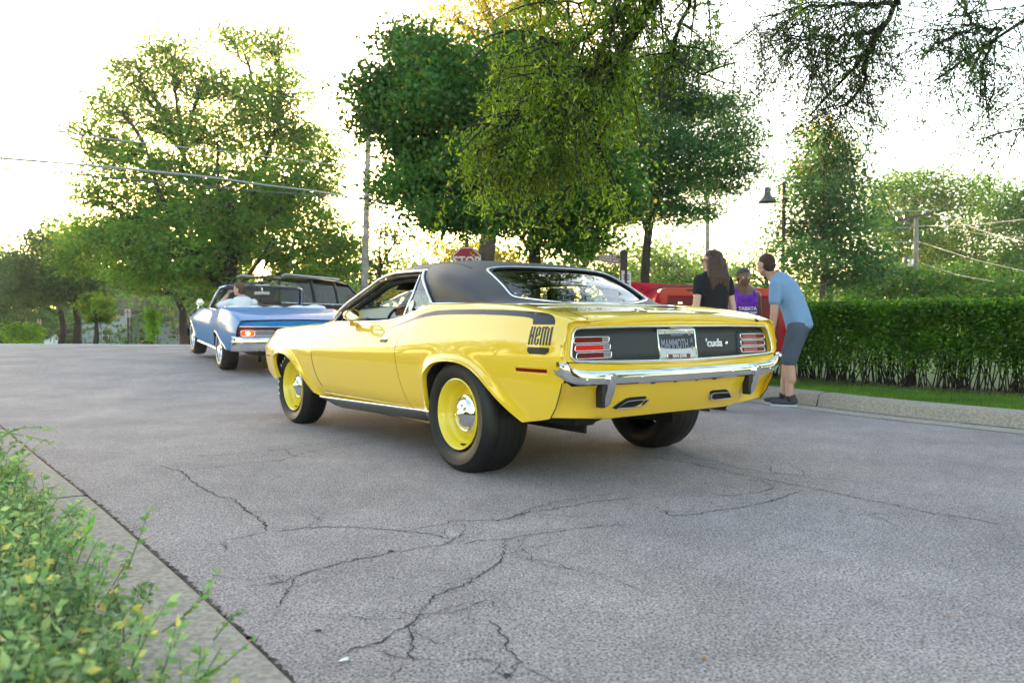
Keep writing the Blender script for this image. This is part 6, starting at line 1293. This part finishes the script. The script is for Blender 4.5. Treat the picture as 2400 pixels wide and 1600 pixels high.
# no parking signs
def nps(px, py, d, w_, lab):
    c = at(px, py, d); g0 = gz(c[0], d)-.3; root = thing('parking_sign', (c[0], d, g0), 0, lab, 'sign', 'no parking signs on the far verge'); z = c[2]-g0
    b = MB().box((0,-.03,z), (w_,.02,w_*1.35)).build('sign_face', mat('pink_white_sign', (.62,.55,.60), rough=.5), root, bevel=.01)
    text('sign_lettering', 'NO', w_*.30, SIGNR, b, (0, -.043, z+w_*.32), (R(90), 0, 0), sx=1, bold=.004); text('sign_lettering', 'PARKING', w_*.22, SIGNR, b, (0, -.043, z+.02), (R(90), 0, 0), sx=.95, bold=.004); text('sign_lettering', 'ANY TIME', w_*.16, SIGNR, b, (0, -.043, z-w_*.35), (R(90), 0, 0), bold=.002)
    MB().tube([(0,0,0),(0,0,z+w_*.7)], .045, 8).build('post', BRONZE, root)
nps(300, 734, 40, .30, 'nearer no parking sign on a black post in front of the grey house'); nps(93, 754, 48, .24, 'farther small no parking sign at the far left')
# ------------------------------------------------------------------ houses beyond the crest
SIDING = mat('grey_siding', (.36,.40,.47), rough=.7, nz=.05, nscale=3); TRIM = mat('maroon_trim', (.10,.018,.035), rough=.6); ROOF = mat('house_roof', (.09,.07,.07), rough=.9, nz=.3, nscale=20); WALLW = mat('white_siding', (.62,.64,.68), rough=.7)
def house(px0, px1, d, wall_top, lab, wins, wallm, trimm, doors=(), roof_h=1.6, depth=7, boards=True, base=-2.75):
    a = at(px0, 745, d); b = at(px1, 745, d); W = b[0]-a[0]; root = thing('house', (a[0], d, base), 0, lab, 'house'); zt_ = at(px0, wall_top, d)[2]-base
    X = lambda px: at(px, 745, d)[0]-a[0]; Z = lambda py: at(px0, py, d)[2]-base
    MB().add([(0,0,0),(W,0,0),(W,0,zt_),(0,0,zt_),(0,depth,0),(W,depth,0),(W,depth,zt_),(0,depth,zt_)], [(0,1,2,3),(1,5,6,2),(5,4,7,6),(4,0,3,7)]).build('wall', wallm, root, ang=0)
    if boards:
        nb = int(zt_/.2); me = MB().box((W/2, -.012, 0), (W-.04, .03, .17), rx=R(5)).mesh('siding_board', wallm, ang=0)
        for k in range(nb): o = bpy.data.objects.new('siding_board', me); C.objects.link(o); o.parent = root; o.location = (0, 0, .1+k*.2)
    MB().add([(-.3,-.4,zt_-.02),(W+.3,-.4,zt_-.02),(W+.3,depth/2,zt_+roof_h),(-.3,depth/2,zt_+roof_h),(-.3,depth+.4,zt_-.02),(W+.3,depth+.4,zt_-.02),(-.3,-.4,zt_+.1),(W+.3,-.4,zt_+.1)], [(0,1,7,6),(6,7,2,3),(3,2,5,4),(0,6,3,4),(1,5,2,7)]).build('roof', ROOF, root, ang=0)
    for x in (.08, W-.08): MB().box((x, -.05, zt_/2), (.16,.06,zt_)).build('corner_board', trimm, root)
    for (p0, p1, y0, y1) in wins:
        f = MB().box(((X(p0)+X(p1))/2, -.055, (Z(y0)+Z(y1))/2), (abs(X(p1)-X(p0)), .06, abs(Z(y0)-Z(y1)))).build('window', trimm, root)
        w2 = abs(X(p1)-X(p0))-.26; h2 = abs(Z(y0)-Z(y1))-.26; xc, zc2 = (X(p0)+X(p1))/2, (Z(y0)+Z(y1))/2
        MB().box((xc, -.09, zc2), (w2+.10,.02,h2+.10)).build('sash', WHITE, f)
        for s in (1, -1): MB().box((xc, -.105, zc2+s*h2*.26), (w2,.015,h2*.46)).build('pane', mat('dim_pane', (.05,.07,.06), rough=.1), f)
    for (p0, p1, y0) in doors:
        xc = (X(p0)+X(p1))/2; h_ = Z(y0)-.6; f = MB().box((xc,-.055,.6+h_/2), (abs(X(p1)-X(p0)),.06,h_)).build('door', trimm, root)
        MB().box((xc,-.10,.6+h_*.72), (abs(X(p1)-X(p0))*.6,.02,h_*.42)).build('pane', mat('door_pane', (.06,.06,.07), rough=.1), f); MB().box((xc,-.10,.6+h_*.25), (abs(X(p1)-X(p0))*.6,.02,h_*.30)).build('door_panel', WHITE, f)
    return root, X, Z
hs, X, Z = house(188, 310, 76, 735, 'grey sided house with maroon window trim left of the black sign post', [(238,258,769,802)], SIDING, TRIM, base=-2.75)
hs, X, Z = house(310, 425, 77.5, 752, 'lower grey house wing with door and small window by the blue convertible', [(399,417,771,797),(352,370,775,803)], SIDING, TRIM, doors=[(321,338,769)], roof_h=1.4)
hs, X, Z = house(133, 190, 92, 752, 'white house with maroon window behind the two left trunks', [(179,186,775,795)], WALLW, TRIM, roof_h=2.2, base=-2.9)
pr, X, Z = house(107, 136, 74, 783, 'small white porch with grey roof and slim posts at left', [], WALLW, WHITE, roof_h=.5, depth=3, boards=False)
for px in (110, 118, 126): MB().box((X(px), -.3, Z(795)/2), (.14,.14,Z(783))).build('porch_post', WHITE, pr)
for i, (px, py, d, rx, rz, lab) in enumerate(((160,795,60,13,10,'round dark shrub between the two left trunks'),(30,800,50,22,9,'low shrub at the far left lawn edge'),(345,806,42,10,5,'low bush by the grey house door'))):
    c, r = LB(px, py, d, rx, rz); n = 1500; q = unit(n)*r*rng.random((n,1))**.35; root = thing('round_shrub', tuple(c), 0, lab, 'shrub'); quads('foliage', leaf_quads(q, unit(n), .22, .12), LF_DK, root); MB().tube([(0,0,-r[2]-.3),(0,0,0)], .06, 6).build('trunk', BARK, root)
c = at(342, 806, 44); bn = thing('garden_cart', tuple(c), 0, 'low red wooden cart in front of the grey house door', 'cart'); MB().box((0,0,.05), (.55,.3,.18)).build('tray', mat('cart_red', (.28,.06,.05), rough=.6), bn, bevel=.02); MB().tube([(-.2,-.17,-.08),(-.2,.17,-.08)], .09, 10).build('wheel', BLK, bn); MB().tube([(.2,-.17,-.08),(.2,.17,-.08)], .09, 10).build('wheel', BLK, bn)
c = at(95, 800, 55); rf = MB().add([(-.9,0,-.25),(.9,0,-.25),(1.3,1.5,.05),(-.5,1.5,.12),(-.9,0,-.4),(.9,0,-.4),(1.3,1.5,-.4),(-.5,1.5,-.4)], [(0,1,2,3),(0,4,5,1),(1,5,6,2)]).build('parked_car_roof', WHITE, ang=0) if False else None
# ================================================================== PEOPLE
def blob(name, parts, voxel, mat_, parent, sm=3):
    mb = MB()
    for p in parts:
        if p[0] == 'c':
            _, a, ra, b, rb = p; a, b = np.array(a, float), np.array(b, float); t = np.linspace(0, 1, 5)[:, None]
            mb.tube(a+(b-a)*t, np.linspace(ra, rb, 5), 14); mb.ball(a, ra, 14, 10); mb.ball(b, rb, 14, 10)
        else:
            _, c, r, rot = p; m2 = MB().ball((0,0,0), r, 18, 12); V = m2.v[0] @ np.array(rot).T + np.array(c); mb.add(V, m2.f)
    me = mb.mesh('tmp', None, ang=0); o = bpy.data.objects.new('tmp', me); C.objects.link(o)
    m = o.modifiers.new('r', 'REMESH'); m.mode = 'VOXEL'; m.voxel_size = voxel
    m = o.modifiers.new('s', 'SMOOTH'); m.factor = .5; m.iterations = sm
    dg = bpy.context.evaluated_depsgraph_get(); dg.update(); me2 = bpy.data.meshes.new_from_object(o.evaluated_get(dg)); bpy.data.objects.remove(o)
    me2.name = name; me2.materials.clear(); me2.materials.append(mat_); me2.shade_smooth(); o = bpy.data.objects.new(name, me2); C.objects.link(o); o.parent = parent; return o
I3 = np.eye(3)
def RM(ax, a): return np.array(Matrix.Rotation(a, 3, ax))
def torso(J, w=(.155,.128,.155,.165), dp=(.115,.10,.115,.095), inf=0, lo=0, hi=1, tw=0):
    A, B, Cc = np.array(J['pelvis'], float), np.array(J['chest'], float), np.array(J['neck'], float); out = []
    for t in np.linspace(lo, hi, 22):
        c = (1-t)**2*A+2*t*(1-t)*B+t*t*Cc; dd = (1-t)*(B-A)+t*(Cc-B); dd /= np.linalg.norm(dd); 
        wv = np.interp(t, [0,.35,.72,.93,1], list(w)+[w[3]*.75]); dv = np.interp(t, [0,.35,.72,.93,1], list(dp)+[dp[3]*.8])
        z = dd; y = np.array([0, 1., 0]) @ RM('Z', -tw*t); y = y-z*(y@z); y /= np.linalg.norm(y); x = np.cross(y, z); out.append(('e', c, (dv+inf, wv+inf, .075), np.stack([x, y, z], 1)))
    return out
CLRG = glassmat('spectacle_lens', (.85,.85,.88), refl=.02)
def head_parts(c, Rh, sc=1.0):
    c = np.array(c, float); f = lambda p: c+Rh@(np.array(p)*sc); E = lambda p, r: ('e', f(p), tuple(np.array(r)*sc), Rh)
    P = [E((-.008,0,.030), (.096,.076,.088)), E((.028,0,-.030), (.062,.060,.070)), E((.045,0,-.078), (.034,.036,.026)), ('c', f((.088,0,.012)), .008*sc, f((.108,0,-.022)), .0125*sc), E((.070,0,.022), (.024,.046,.014)), E((.083,0,-.052), (.012,.022,.007)), E((.083,0,-.061), (.011,.019,.006))]
    for s in (1, -1): P += [E((-.008,.077*s,-.006), (.018,.008,.030)), E((.058,.036*s,-.022), (.022,.018,.020)), ('c', f((.0,.055*s,-.055)), .018*sc, f((.045,.02*s,-.085)), .016*sc)]
    return P
def face_details(root, c, Rh, sc=1.0, glasses=None, lipm=None, brow=None, shades=False):
    c = np.array(c, float); f = lambda p: c+Rh@(np.array(p)*sc)
    EYE = mat('eye_white', (.6,.58,.55), rough=.2); IR = mat('dark_iris', (.02,.012,.01), rough=.1); LIP = mat('lips', lipm or (.35,.12,.10), rough=.5)
    for s in (1, -1):
        e = MB().ball(f((.078,.031*s,.002)), .0115*sc, 12, 8).build('eye', EYE, root); MB().ball(f((.0865,.031*s,.002)), .0055*sc, 8, 6).build('iris', IR, e)
        MB().tube([f((.084,.016*s,.022)), f((.089,.032*s,.026)), f((.080,.048*s,.020))], .003*sc, 5).build('eyebrow', brow or mat('eyebrow_hair', (.03,.018,.012), rough=.8), root)
    MB().tube([f((.086,-.020,-.056)), f((.0955,0,-.0565)), f((.086,.020,-.056))], .0022*sc, 5).build('mouth', LIP, root)
    if glasses or shades:
        gm = glasses or BLK; ge = MB()
        for s in (1, -1):
            L_ = [f((.103-.006*abs(y-.034)/.02*0, y*s, z)) for y, z in rl(.034, .002, .048, .034, .014)]; ge.tube(L_, .0022*sc, 5, closed=True); ge.tube([f((.100,.058*s,.006)), f((.03,.078*s,.008)), f((-.02,.080*s,-.002))], .0022*sc, 5)
        ge.tube([f((.104,-.010,.006)), f((.104,.010,.006))], .002*sc, 5); g = ge.build('glasses', gm, root, ang=80)
        for s in (1, -1):
            A_ = [f((.102, y*s, z)) for y, z in rl(.034, .002, .044, .031, .013)]; MB().add(A_, [tuple(range(len(A_)))]).build('lens', CLRG if shades is False else BLK, g, ang=0)
def hand(w, d_, n_, s, sc=1.0, curl=.5):
    """relaxed hand: w wrist, d_ direction, n_ palm normal; returns capsules"""
    w = np.array(w, float); d_ = np.array(d_, float)/np.linalg.norm(d_); n_ = np.array(n_, float); n_ -= d_*(n_@d_); n_ /= np.linalg.norm(n_); t = np.cross(n_, d_)*s; P = []
    P.append(('e', w+d_*.045*sc, (.048*sc,.038*sc,.014*sc), np.stack([d_, t, n_], 1)))
    for i, (o_, l_) in enumerate(((-.027,.062),(-.009,.072),(.010,.068),(.027,.052))):
        b = w+d_*.085*sc+t*o_*sc; m_ = b+(d_*math.cos(curl*.6)+n_*math.sin(curl*.6))*l_*.5*sc; e = m_+(d_*math.cos(curl*1.6)+n_*math.sin(curl*1.6))*l_*.5*sc
        P += [('c', b-d_*.02*sc, .0095*sc, m_, .0085*sc), ('c', m_, .0085*sc, e, .0075*sc)]
    b = w+d_*.03*sc-t*.032*sc; m_ = b+(d_*.6-t*.6+n_*.3)*.036*sc; P += [('c', b, .013*sc, m_, .010*sc), ('c', m_, .010*sc, m_+(d_*.9+n_*.4)*.026*sc, .008*sc)]
    return P
def limbs(J, skin_arm=(.046,.036,.026), leg=(.078,.052,.036)):
    P = []
    for s in 'LR':
        P += [('c', J['sh'+s], skin_arm[0], J['el'+s], skin_arm[1]), ('c', J['el'+s], skin_arm[1], J['wr'+s], skin_arm[2])]
        P += [('c', J['hip'+s], leg[0], J['kn'+s], leg[1]), ('c', J['kn'+s], leg[1]*1.02, np.array(J['kn'+s])*.45+np.array(J['an'+s])*.55+np.array([-.015,0,.03]), leg[1]*.98), ('c', J['kn'+s], leg[1]*.9, J['an'+s], leg[2])]
    return P
def shoe(root, an, yaw_, colm, solem, L_=.27, name='shoe'):
    Rz = RM('Z', yaw_); an = np.array(an, float); f = lambda p: np.array([an[0], an[1], 0])+Rz@np.array(p)
    o = blob(name, [('e', f((.06,0,.045)), (.135*L_/.27,.045,.036), Rz), ('e', f((-.02,0,.065)), (.062,.038,.055), Rz), ('e', f((.13,0,.035)), (.065,.043,.028), Rz), ('c', f((-.03,0,.06)), .036, f((-.03,0,.10)), .038)], .008, colm, root)
    A = [f((.06+.128*L_/.27*math.cos(a), (.043+.004*math.cos(a))*math.sin(a), .0)) for a in np.arange(24)*2*pi/24]; MB().prism(A, [a+np.array([0,0,.022]) for a in A]).build('sole', solem, o, bevel=.003)
    for k in range(4): MB().tube([f((.035+.02*k,-.020,.088-.008*k)), f((.035+.02*k,.020,.088-.008*k))], .0025, 5).build('lace', WHITE if False else BLK, o)
    return o
SKP = mat('pale_skin', (.56,.36,.29), rough=.5, nz=.06, nscale=12); SKM = mat('rosy_skin', (.50,.29,.22), rough=.5, nz=.06, nscale=12); SKD = mat('deep_brown_skin', (.17,.075,.042), rough=.42, nz=.08, nscale=12); SKB = mat('driver_dark_skin', (.13,.058,.035), rough=.45)
HAIRB = mat('long_brown_hair', (.055,.026,.018), rough=.5, nz=.4, nscale=60, bump=.6, bscale=90); HAIRM = mat('short_dark_hair', (.045,.022,.014), rough=.7, nz=.4, nscale=80, bump=.5, bscale=200); HAIRG = mat('greying_black_hair', (.045,.045,.05), rough=.6, nz=.5, nscale=70)
TSB = mat('black_tshirt', (.010,.011,.016), rough=.85, bump=.6, bscale=7, bdist=.04); TSU = mat('light_blue_tshirt', (.20,.33,.56), rough=.9, bump=.5, bscale=6, bdist=.04); SHO = mat('slate_shorts', (.075,.095,.14), rough=.9, bump=.5, bscale=7, bdist=.04); TNK = mat('purple_tank', (.16,.02,.42), rough=.8, nz=.25, nscale=20, bump=.5, bscale=8, bdist=.03); JEA = mat('dark_trousers', (.012,.016,.03), rough=.85); SHB = mat('shiny_black_shoe', (.01,.01,.01), rough=.2); SHG = mat('dark_grey_sneaker', (.05,.05,.065), rough=.8); SOL = mat('pale_blue_sole', (.42,.50,.55), rough=.6)
# woman in black: back to us, head turned to the left. local +x forward
wl = gnd(1678, 962); w1 = thing('person', (wl[0]-.03, wl[1]+.05, 0), R(112), 'woman in black t-shirt with long brown hair and glasses, seen from behind', 'person')
J = dict(pelvis=(0,0,.88), chest=(-.01,0,1.12), neck=(.0,0,1.36), shL=(-.005,.165,1.31), shR=(-.005,-.165,1.31), elL=(-.03,.225,1.03), elR=(-.03,-.225,1.03), wrL=(.20,.17,1.02), wrR=(.20,-.17,1.03), hipL=(0,.085,.83), hipR=(0,-.085,.83), knL=(.02,.095,.46), knR=(.02,-.095,.46), anL=(-.02,.10,.08), anR=(-.02,-.10,.08))
hc = (.015, 0, 1.50); Rh = RM('Z', R(62)) @ RM('Y', R(-2))
blob('body', torso(J, w=(.155,.125,.145,.150)) + limbs(J, (.043,.036,.024)) + [('c', (0,0,1.33), .052, (.005,0,1.43), .048)] + head_parts(hc, Rh, 1.02) + hand(J['wrL'], (1,-.5,.1), (0,-1,0), 1, .92) + hand(J['wrR'], (1,.5,.1), (0,1,0), -1, .92), .007, SKP, w1)
face_details(w1, hc, Rh, 1.02, glasses=BLK)
blob('tshirt', torso(J, w=(.165,.145,.160,.158), dp=(.125,.112,.122,.098), inf=.012, lo=-.02, hi=.97) + sum([[('c', J['sh'+s], .062, tuple(np.array(J['sh'+s])*.62+np.array(J['el'+s])*.38), .060)] for s in 'LR'], []), .009, TSB, w1)
blob('trousers', [('e', (0,0,.90), (.125,.168,.10), I3)] + sum([[('c', J['hip'+s], .095, J['kn'+s], .068), ('c', J['kn'+s], .066, J['an'+s], .058)] for s in 'LR'], []), .011, JEA, w1)
f = lambda p: np.array(hc)+Rh@(np.array(p)*.96); HP = [('e', f((-.012,0,.058)), (.095,.085,.070), Rh), ('e', f((-.036,0,.012)), (.082,.092,.090), Rh), ('e', f((-.070,0,-.04)), (.062,.086,.10), Rh)]
for s, l in ((1,1),(-1,.95),(0,1.05),(.5,1.06),(-.5,1.0)): HP += [('c', f((-.055,.066*s,-.02)), .048, f((-.075,.088*s-.02,-.18*l)), .046), ('c', f((-.075,.088*s-.02,-.18*l)), .046, f((-.085,.085*s-.03,-.28*l)), .022)]
for k in range(10): s = rng.uniform(-1, 1); HP.append(('c', f((-.075,.065*s,-.15)), .022, f((-.115,.075*s,-.33+rng.normal()*.02)), .007))
for yy in (-.085,-.045,0,.045,.075): HP += [('c', (-.045,yy*.75,1.50), .050, (-.085,yy,1.33), .046), ('c', (-.085,yy,1.33), .046, (-.105,yy*1.05,1.215+.02*rng.random()), .020)]
blob('hair', HP, .007, HAIRB, w1, sm=2)
for s in 'LR': shoe(w1, J['an'+s], R(8), SHB, BLK)
# bending man
ml = gnd(1836, 950); m1 = thing('person', (ml[0]+.02, ml[1], 0), R(158), 'man in light blue t-shirt and grey shorts bending forward beside the kerb', 'person')
J = dict(pelvis=(-.13,0,.86), chest=(-.06,0,1.17), neck=(.10,0,1.36), shL=(.10,.175,1.29), shR=(.10,-.175,1.29), elL=(.11,.21,1.00), elR=(.13,-.22,1.00), wrL=(.14,.19,.76), wrR=(.16,-.19,.76), hipL=(-.12,.09,.83), hipR=(-.12,-.09,.83), knL=(-.035,.10,.47), knR=(-.01,-.10,.47), anL=(-.05,.10,.085), anR=(.03,-.10,.085))
hc = (.215, .0, 1.50); Rh = RM('Z', R(-38)) @ RM('Y', R(8))
blob('body', torso(J) + limbs(J, (.05,.042,.030), (.085,.058,.040)) + [('c', (.11,0,1.33), .062, (.185,0,1.44), .056)] + head_parts(hc, Rh, 1.04) + hand(J['wrL'], (.15,-.1,-1), (-.5,-1,0), 1, 1.05) + hand(J['wrR'], (.15,.1,-1), (-.5,1,0), -1, 1.05), .007, SKM, m1)
face_details(m1, hc, Rh, 1.04)
blob('tshirt', torso(J, w=(.175,.165,.178,.165), dp=(.130,.125,.130,.10), inf=.012, lo=-.02, hi=.97) + sum([[('c', J['sh'+s], .070, tuple(np.array(J['sh'+s])*.42+np.array(J['el'+s])*.58), .066)] for s in 'LR'], []), .009, TSU, m1)
blob('shorts', [('e', (-.128,0,.86), (.132,.168,.10), I3)] + sum([[('c', J['hip'+s], .115, tuple(np.array(J['hip'+s])*.04+np.array(J['kn'+s])*.96+np.array([0,0,.02])), .088)] for s in 'LR'], []), .011, SHO, m1)
f = lambda p: np.array(hc)+Rh@(np.array(p)*1.04); blob('hair', [('e', f((-.018,0,.044)), (.096,.081,.084), Rh), ('e', f((-.045,0,.0)), (.062,.076,.075), Rh), ('e', f((-.055,0,-.04)), (.04,.055,.035), Rh)], .007, HAIRM, m1, sm=2)
for s in 'LR':
    shoe(m1, J['an'+s], R(-4), SHG, SOL, .29); blob('sock', [('c', (J['an'+s][0], J['an'+s][1], .07), .043, (J['an'+s][0], J['an'+s][1], .115), .042)], .009, BLK, m1)
# woman in purple
pl = at(1741, 745, 9.4); p1 = thing('person', (pl[0], 9.4, 0), R(-82), 'woman in purple tank top with glasses facing us, hands behind her back', 'person')
J = dict(pelvis=(0,0,.86), chest=(0,0,1.08), neck=(-.01,0,1.28), shL=(-.02,.172,1.205), shR=(-.02,-.172,1.205), elL=(-.10,.235,.95), elR=(-.10,-.235,.95), wrL=(-.17,.08,.86), wrR=(-.17,-.08,.86), hipL=(0,.09,.80), hipR=(0,-.09,.80), knL=(.01,.10,.45), knR=(.01,-.10,.45), anL=(0,.10,.08), anR=(0,-.10,.08))
hc = (.01, .0, 1.405); Rh = RM('Z', R(-6))
blob('body', torso(J, w=(.165,.15,.16,.165), dp=(.125,.115,.125,.10)) + limbs(J, (.056,.046,.030), (.088,.058,.040)) + [('c', (-.01,0,1.24), .056, (0,0,1.34), .052)] + head_parts(hc, Rh, .98) + hand(J['wrL'], (-.2,-1,-.2), (-1,0,0), 1, .95) + hand(J['wrR'], (-.2,1,-.2), (-1,0,0), -1, .95), .007, SKD, p1)
face_details(p1, hc, Rh, .98, glasses=mat('light_glasses_frame', (.25,.18,.14), rough=.3), lipm=(.22,.07,.06))
tk = torso(J, w=(.175,.162,.172,.150), dp=(.135,.125,.138,.10), inf=.010, lo=-.05, hi=.70)
tk += [('e', (.075,.075,1.075), (.065,.075,.065), I3), ('e', (.075,-.075,1.075), (.065,.075,.065), I3)]
for s in (1, -1): tk += [('c', (.115,.10*s,1.12), .030, (.105,.108*s,1.19), .024), ('c', (.105,.108*s,1.19), .024, (.045,.108*s,1.262), .022), ('c', (.045,.108*s,1.262), .022, (-.04,.105*s,1.272), .022), ('c', (-.04,.105*s,1.272), .022, (-.12,.09*s,1.19), .024), ('c', (-.12,.09*s,1.19), .024, (-.13,.06*s,1.08), .03)]
tko = blob('tank_top', tk, .008, TNK, p1)
text('shirt_lettering', 'TABATA', .056, WHITE, tko, (.162, -.015, 1.045), (R(90), 0, R(90)), depth=.004, bold=.001, sx=1.05); text('shirt_lettering', 'BOOTCAMP', .034, WHITE, tko, (.163, -.010, .997), (R(90), 0, R(90)), depth=.004, bold=.001, sx=1.15)
blob('leggings', [('e', (0,0,.85), (.135,.175,.10), I3)] + sum([[('c', J['hip'+s], .105, J['kn'+s], .072), ('c', J['kn'+s], .070, J['an'+s], .05)] for s in 'LR'], []), .012, JEA, p1)
f = lambda p: np.array(hc)+Rh@(np.array(p)*.98); blob('hair', [('e', f((-.014,0,.050)), (.094,.081,.078), Rh), ('e', f((-.04,0,.0)), (.062,.082,.075), Rh), ('e', f((-.10,0,.02)), (.04,.04,.04), Rh)], .007, HAIRG, p1, sm=2)
for s in 'LR': shoe(p1, J['an'+s], 0, SHG, SOL, .25)
# driver of the convertible (coordinates of the car, parented figure stays its own thing)
Mb = blue.matrix_basis if False else (Matrix.Translation(blue.location) @ blue.rotation_euler.to_matrix().to_4x4())
def in_car(name, Mc, loc, rz, label):
    o = thing(name, (0,0,0), 0, label, 'person'); o.matrix_world = Mc @ Matrix.Translation(loc) @ Matrix.Rotation(rz, 4, 'Z'); return o
dr1 = in_car('person', Mb, (.72, .46, .50), R(8), 'man in white shirt and sunglasses driving the blue convertible, arm raised to his face')
J = dict(pelvis=(0,0,.12), chest=(-.10,0,.36), neck=(-.08,0,.60), shL=(-.07,.19,.54), shR=(-.09,-.19,.54), elL=(.10,.34,.48), elR=(.12,-.28,.36), wrL=(.17,.16,.66), wrR=(.38,-.20,.42), hipL=(.05,.10,.10), hipR=(.05,-.10,.10), knL=(.48,.14,.22), knR=(.48,-.14,.22), anL=(.80,.14,-.10), anR=(.80,-.14,-.10))
hc = (-.03, .03, .76); Rh = RM('Z', R(38))
blob('body', torso(J) + limbs(J, (.05,.040,.028)) + [('c', (-.08,0,.58), .056, (-.05,.01,.68), .052)] + head_parts(hc, Rh, 1.02) + hand(J['wrL'], (-.3,-.2,.7), (-.6,-.6,0), 1, 1.0, 1.2) + hand(J['wrR'], (1,.2,.1), (0,0,-1), -1, 1.0, 1.3), .008, SKM, dr1)
face_details(dr1, hc, Rh, 1.02, shades=True)
blob('shirt', torso(J, w=(.175,.165,.178,.17), dp=(.13,.12,.13,.105), inf=.015, lo=0, hi=.97) + sum([[('c', J['sh'+s], .072, tuple(np.array(J['sh'+s])*.25+np.array(J['el'+s])*.75), .062)] for s in 'LR'], []), .010, mat('white_shirt', (.66,.68,.74), rough=.9, bump=.6, bscale=7, bdist=.04), dr1)
f = lambda p: np.array(hc)+Rh@(np.array(p)*1.02); blob('hair', [('e', f((-.020,0,.044)), (.098,.083,.086), Rh), ('e', f((-.048,0,-.005)), (.062,.078,.08), Rh), ('e', f((.05,0,.085)), (.045,.055,.03), Rh)], .008, mat('driver_brown_hair', (.07,.035,.02), rough=.6, nz=.4, nscale=60), dr1, sm=2)
# driver of the coupe
Mc = Matrix.Translation(coupe.location) @ coupe.rotation_euler.to_matrix().to_4x4()
dr2 = in_car('person', Mc, (.872, .355, .425), 0, 'driver of the yellow coupe, dark hand gripping the top of the steering wheel')
J = dict(pelvis=(0,0,.12), chest=(-.12,0,.34), neck=(-.15,0,.54), shL=(-.13,.18,.48), shR=(-.13,-.18,.48), elL=(.22,.24,.40), elR=(.18,-.26,.28), wrL=(.555,.095,.485), wrR=(.42,-.12,.36), hipL=(.05,.10,.10), hipR=(.05,-.10,.10), knL=(.50,.14,.20), knR=(.50,-.14,.20), anL=(.85,.14,-.08), anR=(.85,-.14,-.08))
hc = (-.12, .0, .68); 
fist = [('e', (.62,.085,.545), (.040,.046,.036), I3)]
for k, (yy, zz) in enumerate(((.052,.575),(.074,.583),(.097,.581),(.119,.572))): fist += [('c', (.605,yy,zz-.006), .0125, (.640,yy,zz), .0135), ('c', (.640,yy,zz), .0135, (.668,yy,zz-.028), .0115), ('c', (.668,yy,zz-.028), .011, (.652,yy,zz-.052), .010)]
fist += [('c', (.60,.055,.530), .014, (.645,.045,.525), .011), ('c', J['wrL'], .028, (.60,.085,.535), .033)]
blob('body', torso(J) + limbs(J, (.05,.042,.029)) + [('c', (-.15,0,.52), .058, (-.13,0,.62), .054)] + head_parts(hc, I3, 1.0) + fist + hand(J['wrR'], (1,.2,.1), (0,0,-1), -1, 1.0, 1.3), .006, SKB, dr2)
face_details(dr2, hc, I3)
blob('shirt', torso(J, w=(.175,.165,.178,.17), dp=(.13,.12,.13,.105), inf=.015, lo=0, hi=.97) + sum([[('c', J['sh'+s], .072, tuple(np.array(J['sh'+s])*.3+np.array(J['el'+s])*.7), .060)] for s in 'LR'], []), .012, mat('grey_shirt', (.10,.10,.12), rough=.9), dr2)
f = lambda p: np.array(hc)+np.array(p); blob('hair', [('e', f((-.020,0,.044)), (.096,.081,.084), I3)], .009, HAIRM, dr2)
